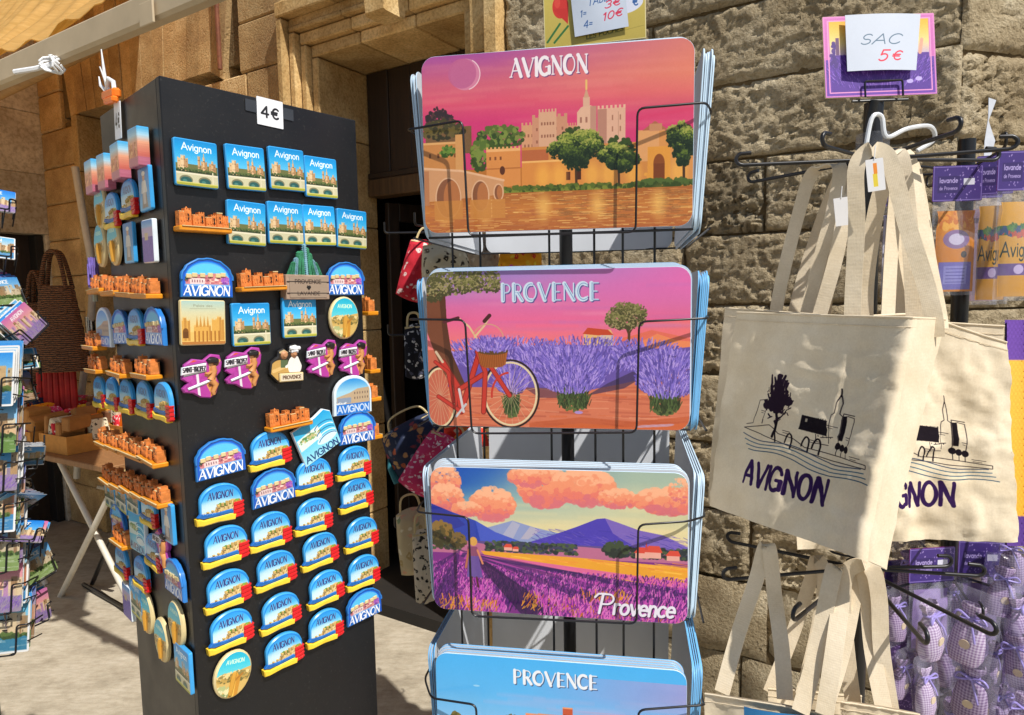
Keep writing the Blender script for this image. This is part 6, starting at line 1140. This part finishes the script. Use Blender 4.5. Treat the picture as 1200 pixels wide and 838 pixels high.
def packet(label, x, y, Z, w, hh, h, content, ang=0, kind='lavender_packet'):
    t = thing(kind, label, 'packet', mat=frame(at(x, y, Z), V3(math.cos(RAD(ang)), math.sin(RAD(ang)), 0), Z3), group='packets on the lavender stand')
    m = MB(); m.prism(rrect(w, hh, .003, 2), -.0008, .0008, 0, 0, 1); obj('header_card', m, [PR['header'], E_purple], t)
    m = MB(); bl = lambda u, v: (w*.96*(u-.5), -hh/2-h*(1-v), .014*math.sin(math.pi*u)**.6*math.sin(math.pi*min(1, v*.9+.06))**.6+.0015*math.sin(u*31+v*17)); m.grid(bl, 12, 12); m.grid(lambda u, v: tuple(np.array(bl(u, v))*(1, 1, -1)), 12, 12, 0, True); obj('clear_bag', m, MT['clear'], t, 80)
    m = MB(); cw = w*.78; ct = lambda u, v: (cw*(u-.5)*(1 if v < .8 else .8+.2*abs(math.sin(v*20))), -hh/2-h*(.96-.86*v), .008*math.sin(math.pi*u)**.6*math.sin(math.pi*min(1, v*.86+.1))**.6-.0005); m.grid(ct, 12, 12); m.grid(lambda u, v: tuple(np.array(ct(u, v))*(1, 1, -1)), 12, 12, 0, True); obj('contents', m, content, t, 80); return t
packet('clear packet of orange soap bag with lilac label under a purple header', 1122, 215, 1.42, .1, .075, .2, PR['soap'], -6)
packet('clear packet of golden embroidered cloth at the right edge of the picture', 1196, 200, 1.36, .09, .08, .225, PR['towel'], -4); packet('clear packet of golden cloth just left of the one at the edge', 1166, 205, 1.46, .07, .085, .24, PR['towel'], -20)
packet('clear packet of brownish cloth tucked behind the golden ones', 1152, 212, 1.56, .085, .08, .25, simple('dusky_cloth', '9a7a84', .8), -10); packet('pale packet hanging behind the tote handles', 1062, 222, 1.55, .075, .07, .22, simple('pale_cloth', 'c8ccd8', .7), 20); packet('narrow packet with red and blue strip behind the tote handles', 1042, 225, 1.62, .05, .07, .22, floral('striped_cloth', 'd8d8e0', ['c03040', '3a4898', '4858a8', 'e0a060'], 26), 30)
packet('purple header card and packet behind the lower right hooks', 1092, 662, 1.5, .11, .08, .16, simple('lilac_cloth', '8a70a8', .8), 6); packet('second purple header card near the right edge below the totes', 1150, 655, 1.55, .1, .085, .16, simple('plum_cloth', '6a5088', .8), -8)
# waffle towel
t = thing('waffle_towel', 'yellow waffle towel with purple band hanging at the right edge', 'towel', at(1208, 490, 1.42)); bx = at(1208, 490, 1.42); m = MB(); tw_ = lambda u, v: rel(at(1180+70*u, 640-265*v, 1.40+.02*math.sin(u*5)), bx)-V3(0, .0025*(math.sin(u*95)*math.sin(v*210)), 0)
wf = NT('waffle_cotton'); wv_ = wf.coord('UV'); sx_ = wf.n('ShaderNodeSeparateXYZ'); wf.l(wv_, sx_.inputs[0]); wf.set(.85, wf.ramp(sx_.outputs[1], [(0, S('5a3c88')), (.13, S('5a3c88')), (.135, S('e4a838')), (.82, S('e8b448')), (.825, S('6a489c'))]), wf.bump(wf.noise(wf.coord(), 200, 2), .3, .002), .2)
m.grid(tw_, 60, 110); m.grid(lambda u, v: tw_(u, v)+V3(0, .006, 0), 10, 20, 0, True); obj('cloth', m, wf.m, t, 180)
# lavender sachets
GS = [gingham('purple_gingham', '94789f', 'd6cadb', 260), gingham('plum_gingham', '7a5f88', 'b9a8c2', 240)]; M_net = floral('lavender_grain', '4a3468', ['6a508c', '8a70a8', '54407a', '9a84b4'], 120); M_rib = simple('lilac_ribbon', '9a8cd0', .4)
def mk_sachet(label, k=0):
    t = thing('lavender_sachet', label, 'sachet'); m = MB(); prof = [(-.045, .004), (-.043, .019), (-.03, .0235), (-.01, .0225), (.008, .019), (.02, .011), (.026, .007), (.033, .011), (.042, .016), (.046, .014)]; n = 20; P = []
    for j, (z, r) in enumerate(prof):
        for i in range(n): a = 2*math.pi*i/n; q = r*(1+(.12 if j > 5 else .04)*math.sin(a*7+j*.4)); P.append((q*math.cos(a), q*.62*math.sin(a), z))
    m.add(P, [(j*n+i, j*n+(i+1) % n, (j+1)*n+(i+1) % n, (j+1)*n+i) for j in range(len(prof)-1) for i in range(n)]+[tuple(range(n))[::-1]]); po_ = obj('pouch', m, GS[k], t, 60)
    m = MB(); m.tube([(.0085*math.cos(a), .006*math.sin(a), .026) for a in np.linspace(0, 6.3, 13)], .0022, 6); m.tube(smoothp([(0, -.007, .026), (.014, -.011, .032), (.02, -.011, .024), (0, -.0075, .025), (-.016, -.011, .033), (-.02, -.011, .022), (0, -.007, .026)], 4), .0018, 6); m.tube([(0, -.008, .025), (.008, -.014, .006), (.012, -.015, -.006)], .0016, 6); obj('ribbon', m, M_rib, po_, 60)
    m = MB(); m.tube([(0, -.0137, -.012), (0, -.0152, -.0122)], .007, 14); obj('seal', m, MT['cream'], po_, 60)
    m = MB(); bl = lambda u, v: (.062*(u-.5), 0+.0, -.056+.12*v); fz = lambda u, v, s_: (.066*(u-.5), s_*.019*math.sin(math.pi*u)**.5*math.sin(math.pi*min(1, max(0, v)))**.5+.001*math.sin(u*29+v*23), -.056+.125*v)
    m.grid(lambda u, v: fz(u, v, -1), 12, 14); m.grid(lambda u, v: fz(u, v, 1), 12, 14, 0, True); obj('clear_bag', m, MT['film'], t, 80); return t
S0 = [mk_sachet('s', 0), mk_sachet('s', 1)]; used = [0, 0]
SP = [(1091, 742, 1.4, 0, 1.18, 'bright purple checked sachet hanging high below the twin hooks'), (1135, 738, 1.42, 0, 1.12, 'bright checked sachet right of the highest one, tilted'), (1086, 815, 1.4, 0, 1.2, 'checked sachet with ribbon lowest under the curved hook tip'), (1138, 808, 1.44, 1, 1.15, 'plum checked sachet right of the lowest ribboned one'), (1050, 730, 1.52, 1, 1.1, 'plum sachet half hidden by the tote handles, upper'), (1050, 800, 1.52, 1, 1.1, 'plum sachet half hidden by the tote handles, lower'), (1172, 690, 1.48, 1, 1.1, 'plum sachet under the long right hook near the edge'), (1196, 722, 1.46, 1, 1.0, 'plum sachet at the picture edge under the hook'), (1165, 775, 1.52, 1, 1.1, 'plum sachet behind the long slanting hook tip'), (1192, 782, 1.44, 1, 1.1, 'dark sachet at the right edge beneath the slanting hook'), (1112, 775, 1.55, 1, 1.15, 'plum sachet deeper between four bright ones'), (1116, 700, 1.58, 1, 1.1, 'plum sachet behind and above the two bright ones'), (1068, 675, 1.6, 1, 1.1, 'plum sachet right beside the shaded tote corner'), (1168, 830, 1.48, 0, 1.1, 'checked sachet at the bottom near the right corner'), (1195, 842, 1.42, 0, 1.1, 'pale checked sachet in the bottom right corner'), (1112, 848, 1.5, 1, 1.1, 'plum sachet cut by the bottom edge of the picture'), (1140, 668, 1.62, 1, 1.1, 'deep plum sachet just below the sunlit tote'), (1190, 655, 1.5, 1, 1.1, 'plum sachet below the yellow waffle towel')]
random.seed(77)
for x, y, Z, k, s_, lab in SP:
    s_ *= random.uniform(.95, 1.3); mt = Matrix.Translation(Vector(at(x+random.uniform(-5, 5), y+random.uniform(-7, 7), Z))) @ Matrix.Rotation(random.uniform(-.9, .9), 4, 'Z') @ Matrix.Rotation(random.uniform(-.13, .13), 4, 'Y') @ Matrix.Rotation(random.uniform(-.12, .12), 4, 'X') @ Matrix.Diagonal((s_*random.uniform(.9, 1.15), s_*random.uniform(.9, 1.2), s_*random.uniform(.9, 1.15), 1))
    if used[k]: dup(S0[k], mt, lab, 'lavender sachets in clear bags')
    else: S0[k]['label'] = lab; S0[k]['group'] = 'lavender sachets in clear bags'; S0[k].matrix_world = mt; used[k] = 1
# dense backing of purple packets: cards hanging in rows behind the sachets
for k, (x, y, Z, w_) in enumerate(((1062, 760, 1.66, .13), (1112, 745, 1.68, .12), (1160, 750, 1.66, .12), (1200, 760, 1.62, .11))):
    lab = 'dark purple lavender packet hanging behind the sachets, %s of four' % ['leftmost', 'second from left', 'third from left', 'rightmost'][k]; t = thing('lavender_pouch', lab, 'packet', mat=frame(at(x, y, Z), V3(1, .1, 0), Z3), group='dark packets behind the sachets')
    m = MB(); pf = lambda u, v, s_: (w_*(u-.5), .36*(v-.5), s_*.02*math.sin(math.pi*u)**.5*math.sin(math.pi*v)**.4+.003*math.sin(u*14+v*9)); m.grid(lambda u, v: pf(u, v, 1), 12, 16); m.grid(lambda u, v: pf(u, v, -1), 12, 16, 0, True); obj('pouch', m, M_net, t, 80); m = MB(); m.prism(rrect(w_, .06, .002, 2, 0, .2), -.001, .001, 0, 0, 1); obj('header_card', m, [PR['header'], E_purple], t)
# white twisted plastic strip hanging on the wall
t = thing('plastic_strip', 'crumpled strip of clear plastic hanging on the wall beside the lavender stand', 'plastic strip', at(1158, 160, 1.62)); bs = at(1158, 160, 1.62); m = MB(); ribbon(m, [rel(at(x, y, 1.6), bs) for x, y in ((1163, 116), (1158, 140), (1160, 165), (1154, 200))], [V3(1, .2, 0), V3(.6, .8, 0), V3(1, -.3, 0), V3(.7, .5, 0)], .022, .001); obj('strip', m, simple('shiny_film', 'c8ccd4', .15), t)
# ------------------------------------------------------------------ fabric pouches on a stand behind the placemat rack
PB = at(548, 400, 1.85)
fs = thing('pouch_stand', 'dark pole stand behind the placemat rack hung with fabric bags', 'display stand', (PB[0], PB[1], 0)); m = MB(); m.tube([(0, 0, .04), (0, 0, 2.0)], .015, 12); obj('pole', m, MT['pole'], fs, 60)
for z in (1.78, 1.5, 1.22, .95):
    for a in (0, 60, 120, 180, 240, 300): d = V3(math.cos(RAD(a)), math.sin(RAD(a)), 0)*.22; m = MB(); m.tube(rounded([d*.08+Z3*z, d+Z3*z, d+Z3*(z+.03)], .01), .003, 6); obj('hook_arm', m, MT['wire'], fs, 60)
for k in range(4): a = RAD(20+90*k); m = MB(); m.tube([(0, 0, .08), (.26*math.cos(a), .26*math.sin(a), .02)], .012, 8); obj('foot', m, MT['pole'], fs)
FL = dict(red=floral('red_floral', 'c82838', ['e8d0c8', 'd84858', 'f0e0d8', 'a81c2c'], 60), ecru=floral('ecru_floral', 'd8ccae', ['2c2420', '6a5a48', 'e8e0c8', '3a3228'], 55), stone=floral('stone_floral', 'b8a890', ['8a7a64', 'd8ccb8', '6a5c50', 'a89078'], 55), yellow=floral('yellow_floral', 'f0a018', ['d83028', 'f8d040', 'e84a8c', 'f0b830'], 50), bw=floral('black_white_paisley', '20222c', ['d8d8dc', 'b0b4c0', 'e8e8e8', '50546a'], 75), navy=floral('navy_paisley', '26304a', ['a8583c', '6a7488', 'b89060', '8a3c48'], 40), pink=floral('pink_floral', 'd83c70', ['f0c8d8', 'f8e4e8', 'e0608c', 'f0b0c8'], 80), orange=floral('orange_floral', 'e03c28', ['f08838', 'f8c060', 'c82028', 'f0e0c8'], 50), cream=floral('cream_floral', 'c8b894', ['8a9a74', 'e4dcc4', 'b09868', 'd8a888'], 45), mesh=floral('black_mesh', 'd8ccb8', ['1c1a1a', '282424', '1a1818', '302a28'], 70))
def pouch(label, x, y, w, h, Z, mat, ang=0, rot=0, tas=None, hd=True):
    wd, hd_ = w*Z/F, h*Z/F; c = at(x, y, Z); xa = V3(math.cos(RAD(ang)), math.sin(RAD(ang)), 0); cr, sr = math.cos(RAD(rot)), math.sin(RAD(rot)); x2 = xa*cr+Z3*sr; y2 = Z3*cr-xa*sr
    t = thing('fabric_bag', label, 'bag', mat=frame(c, x2, y2), group='fabric bags hung behind the placemats'); m = MB(); ox = random.random()
    def sh(u, v, s_):
        a = 2*u-1; b = 2*v-1; sq = (1-abs(a)**3.2)**.5; return (wd/2*a*(1-.16*v*v), hd_/2*b*(1-.12*a*a), s_*min(wd, hd_)*.26*max(0, (1-abs(a)**2.6))**.55*max(0, (1-abs(b)**2.6))**.55*(1+.18*fb(ox+u*.25, v*.25)))
    m.grid(lambda u, v: sh(u, v, 1), 16, 16); m.grid(lambda u, v: sh(u, v, -1), 16, 16, 0, True); obj('body', m, mat, t, 80)
    m = MB(); m.tube([(wd/2*a*.8, hd_/2*.86, min(wd, hd_)*.1*(1-a*a)+.001) for a in np.linspace(-1, 1, 9)], .003, 6); obj('zip', m, E_cream, t)
    if hd: m = MB(); m.tube(smoothp([(-wd*.3, hd_*.4, 0), (-wd*.2, hd_*.66, 0), (wd*.2, hd_*.66, 0), (wd*.3, hd_*.4, 0)], 5), .003, 6); obj('handle', m, E_cream, t)
    if tas: m = MB(); m.tube([(-wd*.46, hd_*.05, .006), (-wd*.5, -hd_*.1, .008), (-wd*.5, -hd_*.4, .008)], [.002, .007, .011], 8); obj('tassel', m, simple('teal_tassel', tas, .8), t)
    return t
random.seed(9)
pouch('red floral fabric bag peeking left between the top and bicycle placemats', 494, 318, 48, 74, 1.72, FL['red'], 20, -14); pouch('black and ecru floral bag above the bicycle placemat', 522, 308, 58, 48, 1.6, FL['ecru'], 8, 4); pouch('grey beige floral bag between the two middle wires of the gap', 566, 305, 40, 56, 1.66, FL['stone']); pouch('yellow and pink floral bag right of the gap wires', 610, 304, 52, 44, 1.62, FL['yellow'], 0, -6)
pouch('black and white paisley bag left of the bicycle placemat', 487, 412, 28, 66, 1.6, FL['bw'], 25, 2); pouch('navy paisley bag with teal tassel hanging over the doorway', 492, 522, 84, 66, 1.85, FL['navy'], 12, 24, '28707c'); pouch('pink and white floral bag behind the mountain placemat corner', 508, 545, 56, 78, 1.62, FL['pink'], 18, -32); pouch('red orange floral bag behind the top of the mountain placemat', 545, 512, 52, 36, 1.66, FL['orange'], 0, 10)
pouch('cream floral bag low at the left of the mountain placemat', 486, 634, 42, 82, 1.72, FL['cream'], 24, 6); pouch('black netted cream bag lowest beside the mountain placemat edge', 497, 664, 26, 92, 1.6, FL['mesh'], 20, 3)
# ------------------------------------------------------------------ folding table with goods, woven bags by the arch
TC_ = at_h(112, 506, .86)
te = nrm(V3(.86, -.5, 0)); tf = np.cross(Z3, te)
tb_ = thing('folding_table', 'folding trestle table with pale crossed legs before the shop arch', 'table', (TC_[0], TC_[1], 0)); tbl = V3(TC_[0], TC_[1], 0); TA = np.array([te, tf, Z3])
m = MB(); m.box((0, 0, .80), (1.5, .7, .03), TA, 0, .004); obj('tabletop', m, wood_mat('table_wood', '7a5430', '9a7048', .6), tb_)
for s_ in (-.5, .42):
    for d in (1, -1): m = MB(); m.tube([te*(s_-.34*d)+tf*(-.27+.02*d)+Z3*.78, te*(s_+.34*d)+tf*(-.27+.02*d)+Z3*.0], .0155, 8); obj('leg', m, MT['whitepole'], tb_, 60)
m = MB(); m.tube([te*-.5+tf*.25+Z3*.4, te*.42+tf*.25+Z3*.4], .012, 8); obj('brace', m, MT['whitepole'], tb_)
GOODS = [(-.68, -.16, .2, .15, 'small red box of trinkets at the outer left end of the table', floral('red_box_cloth', 'a83020', ['e0a030', 'd85040', 'f0d0a0', '802018'], 28)), (-.7, .1, .2, .16, 'box of pink cloth at the outer left back of the table', floral('pink_box_cloth', 'b86a60', ['e0b0a0', 'a83848', 'f0d0c0', '8a5040'], 28)), (-.5, -.16, .3, .16, 'orange box of red patterned cloth at the left front of the table', floral('box_cloth', 'd88820', ['c82828', 'e8a838', 'b01c20', 'f0c060'], 26)), (-.18, -.2, .3, .12, 'brown box with white price tag in the middle front of the table', simple('kraft', 'b07838', .8)), (.16, -.18, .28, .12, 'kraft box of small goods at the right front of the table', simple('kraft_b', 'a06c34', .8)), (-.42, .1, .34, .14, 'box of folded striped scarves at the left back of the table', floral('scarves', 'a8744c', ['e0c8a8', 'b03840', '6a7c5c', 'd89058'], 24)), (-.02, .1, .3, .13, 'box of multicoloured pouches at the centre back of the table', floral('pouches', '8a5c40', ['c8a888', '7a3844', '4a5c50', 'd0a060'], 24)), (.32, .1, .28, .13, 'box of reddish trinkets at the right back of the table', floral('trinkets', '9a5038', ['d88c58', '7a2c2c', 'c86c40', 'e0b888'], 24))]
for x, y, w_, h_, lab, mt in GOODS:
    t = thing('goods_box', lab, 'box', tbl+te*x+tf*y+Z3*.816, 'boxes of goods on the folding table'); kb = simple('kraft_box', 'c08438', .75); m = MB()
    for a, b, c in ((0, -.12, 0), (0, .12, 0)): m.box(te*a+tf*b+Z3*h_*.4, (w_, .006, h_*.8), TA)
    for s_ in (-1, 1): m.box(te*s_*(w_/2-.003)+Z3*h_*.4, (.006, .234, h_*.8), TA)
    m.box(Z3*.004, (w_-.013, .233, .006), TA); obj('tray', m, mt if 'orange' in lab else kb, t)
    for j in range(16):
        m = MB(); a3 = nrm(te+Z3*random.uniform(-.5, .5)+tf*random.uniform(-.3, .3)); b3 = nrm(tf-(tf@a3)*a3); m.box(te*(w_*(-.42+.84*(j % 8)/7))+tf*(-.055+.11*(j//8))+Z3*(h_*.8+random.uniform(-.01, .07)), (w_*random.uniform(.09, .2), random.uniform(.08, .14), h_*random.uniform(.5, 1.0)), np.array([a3, b3, np.cross(a3, b3)]), 0, .006); obj('folded_item', m, (mt, FL['stone'], FL['red'], FL['ecru'], MT['orange'], FL['navy'], FL['pink'], FL['yellow'])[random.choice([0, 0, 0, 1, 2, 3, 4, 5, 6, 7])], t)
    if 'price tag' in lab: m = MB(); m.box(te*.08-tf*.126+Z3*h_*.4, (.06, .003, .05), TA); obj('price_tag', m, MT['white'], t)
def woven():
    t = NT('woven_raffia'); co = t.coord('Object', (1, 1, 1)); w1 = t.n('ShaderNodeTexWave', bands_direction='Z'); w1.inputs['Scale'].default_value = 26; w1.inputs['Distortion'].default_value = 3; t.l(co, w1.inputs[0]); b = t.voro(co, 45)
    return t.set(.8, t.ramp(w1.outputs[0], [(.2, S('3a2418')), (.6, S('6a4228')), (.9, S('8a5a34'))]), t.bump(b, .9, .01, t.bump(w1.outputs[0], .8, .01)))
WV = woven()
for k, (x, y, w_, h_, Z, lab) in enumerate(((70, 385, 68, 100, 3.9, 'brown woven basket bag with long handles hanging by the arch'), (48, 400, 40, 90, 4.1, 'darker woven bag half hidden by the postcards'))):
    c = at(x, y, Z); wd, hh = w_*Z/F, h_*Z/F; t = thing('woven_bag', lab, 'basket bag', c, 'woven bags hanging at the shop arch'); m = MB(); f3 = lambda u, v, s_: (wd/2*(2*u-1)*(1-.42*v), s_*.09*max(0, 1-(2*u-1)**2)**.5*(1-.5*v)+.004*math.sin(v*60+u*30), -hh/2+hh*v)
    m.grid(lambda u, v: f3(u, v, -1), 20, 24); m.grid(lambda u, v: f3(u, v, 1), 20, 24, 0, True); obj('body', m, WV, t, 80)
    for s_ in (-1, 1): m = MB(); m.tube(smoothp([(-wd*.22, s_*.03, hh*.46), (-wd*.1, s_*.02, hh*.85), (wd*.1, s_*.02, hh*.85), (wd*.22, s_*.03, hh*.46)], 5), .012, 7); obj('handle', m, WV, t)
for k, (x, y, w_, h_, Z, lab) in enumerate(((72, 462, 46, 66, 4.0, 'red ribbed bag standing on the far side of the table'), (45, 458, 36, 60, 4.1, 'dark red bag left of the bright red one behind the table'))):
    c = at(x, y, Z); wd, hh = w_*Z/F, h_*Z/F; t = thing('red_bag', lab, 'bag', c, 'red bags behind the table'); m = MB()
    for j in range(7): m.tube([(wd*(-.45+.15*j), -.04+.01*math.sin(j*2), -hh/2), (wd*(-.42+.14*j), -.03, hh/2)], [wd*.085, wd*.075], 8)
    obj('ribbed_front', m, simple('red_cloth%d' % k, ('b02018', '5a1c18')[k], .7, .3, 12), t); m = MB(); m.tube(smoothp([(-wd*.25, 0, hh*.45), (-wd*.1, 0, hh*.75), (wd*.1, 0, hh*.75), (wd*.25, 0, hh*.45)], 4), .01, 6); obj('handle', m, M_red, t)
# bent white pole in front of the arch
pz = [hit(x, y, Wp(4.9, 0, .12), WN) for x, y in ((88, 196), (99, 262), (108, 318), (106, 380), (98, 440), (94, 480), (90, 560))]
t = thing('white_pole', 'bent cream awning crank pole leaning at the left jamb of the arch', 'pole', pz[-1]); m = MB(); m.tube([rel(p, pz[-1]) for p in smoothp(pz, 4)], .022, 10); obj('tube', m, MT['whitepole'], t, 60); m = MB(); m.tube([rel(pz[3]+Z3*.05, pz[-1]), rel(pz[3]-Z3*.07, pz[-1])], .029, 10); obj('sleeve', m, MT['chrome'], t, 60)
# small black easel frame on the ground left of the column
e0, e1, e2, e3 = at_h(98, 685, .02), at_h(146, 712, .02), at(137, 615, 3.4), at_h(152, 680, .02)
t = thing('black_easel', 'thin black metal easel standing on the paving left of the column', 'easel', e0)
for a, b in ((e0, e1), (e2, at_h(108, 684, .02)), (e1, at(156, 640, 3.2))): m = MB(); m.tube([rel(a, e0), rel(b, e0)], .012, 8); obj('leg', m, MT['wire'], t)
# ------------------------------------------------------------------ postcard rack at the left edge
RC = at(-40, 480, 1.42)
pr = thing('postcard_rack', 'black wire postcard rack cut off by the left edge', 'display rack', (RC[0], RC[1], 0)); rc = V3(RC[0], RC[1], 0); m = MB(); m.tube([(0, 0, .05), (0, 0, 1.85)], .012, 12); obj('pole', m, MT['pole'], pr, 60)
for k in range(4): a = RAD(40+90*k); m = MB(); m.tube([(0, 0, .08), (.24*math.cos(a), .24*math.sin(a), .02)], .011, 8); obj('foot', m, MT['pole'], pr)
for z in (.9, 1.2, 1.5): m = MB(); m.tube([(.1*math.cos(a), .1*math.sin(a), z) for a in np.linspace(0, 6.283, 25)], .0025, 6); obj('ring', m, MT['wire'], pr)
m = MB(); m.box((0, 0, 1.27), (.12, .12, .74), None, 0, .004); obj('gap_shade_box', m, MT['dark'], pr)  # added dark box, no real rack part, stands in for shade between the pockets
CM = []
for k in range(8): m = MB(); m.prism(rrect(.15, .104, .003, 3), -.0004, .0004, 0, 0, 1); CM.append(m.mesh('postcard', [CARDS[k], MT['white']], 30))
def pocket(x, y, Z, w_, hdg, lean, k, lab, n=6, roll=0, sc=1.0):
    """wire pocket with a stack of cards: hdg = facing direction, lean = tilt back of the cards"""
    c = at(x, y, Z); xa = V3(math.cos(RAD(hdg)), math.sin(RAD(hdg)), 0); n0 = np.cross(xa, Z3); y2 = Z3*math.cos(RAD(lean))-n0*math.sin(RAD(lean)); x2 = xa*math.cos(RAD(roll))+y2*math.sin(RAD(roll)); y2 = y2*math.cos(RAD(roll))-xa*math.sin(RAD(roll)); zz = np.cross(x2, y2)
    for j in range(n):
        o = link('postcard', CM[(k+(0 if j == 0 else j*3)) % 8], None, frame(c-zz*.0065*j+y2*(.006*j)*(1 if lean > 0 else -1)+x2*random.uniform(-.003, .003), x2, y2) @ Matrix.Scale(sc, 4))
        tag(o, ('front postcard of the %s' if j == 0 else 'postcard stacked behind the front one in the %s') % lab, 'postcard', 'postcards in the %s' % lab)
    hw, hh = .078*sc, .052*sc; q = lambda a, b, d: rel(c+x2*a+y2*b+zz*d, rc)
    pk = MB(); pk.tube(rounded([q(-hw, hh*.1, -.05), q(-hw, hh*.0, .006), q(-hw*.75, hh*.0, .008), q(-hw*.75, -hh*1.05, .008), q(hw*.75, -hh*1.05, .008), q(hw*.75, hh*.0, .008), q(hw, hh*.0, .006), q(hw, hh*.1, -.05)], .006), .0017, 6)
    for a in (-.6, 0, .6): pk.tube([q(hw*a, -hh*1.05, .008), q(hw*a, -hh*1.08, -.045), q(hw*a, hh*1.1, -.048)], .0014, 5)
    for s_ in (-1, 1): pk.tube([q(s_*hw, -hh*.6, .006), q(s_*hw, -hh*.6, -.05)], .0014, 5)
    mid = q(0, 0, -.05); pk.tube([q(0, 0, -.048), V3(0, 0, mid[2])], .002, 5); obj('pocket_wire', pk, MT['wire'], pr, 60)
random.seed(5)
VT = ['topmost', 'second', 'third', 'fourth', 'fifth', 'sixth', 'seventh', 'eighth', 'ninth']
for k, (x, y) in enumerate(((-38, 445), (-36, 500), (-34, 545), (-34, 594), (-30, 640), (-24, 688), (-18, 736))): pocket(x, y, 1.22+.012*k, .15, 12, 14, k, '%s pocket at the very left edge' % VT[k], 5)
for k, (x, y, hd, ln, rl) in enumerate(((0, 232, 35, 38, -10), (2, 288, 35, 40, -10), (16, 342, 60, 20, 4), (44, 378, 70, 25, 30), (28, 422, 25, 50, 6), (30, 455, 62, 18, 0), (34, 535, 20, -40, -8), (34, 588, 40, -52, -30), (34, 622, 35, 60, -24))): pocket(x-14, y, 1.30, .15, hd+12, ln, k+2, '%s outer pocket of the left rack' % VT[k], 8, rl, .56)
for k, (x, y) in enumerate(((52, 664), (46, 716), (14, 390))): pocket(x-14, y, 1.34, .15, 72, 10, k+4, ['low side pocket of curved cards', 'lowest side pocket seen edge on', 'dark side pocket halfway up'][k], 9, 10-12*k, .6)
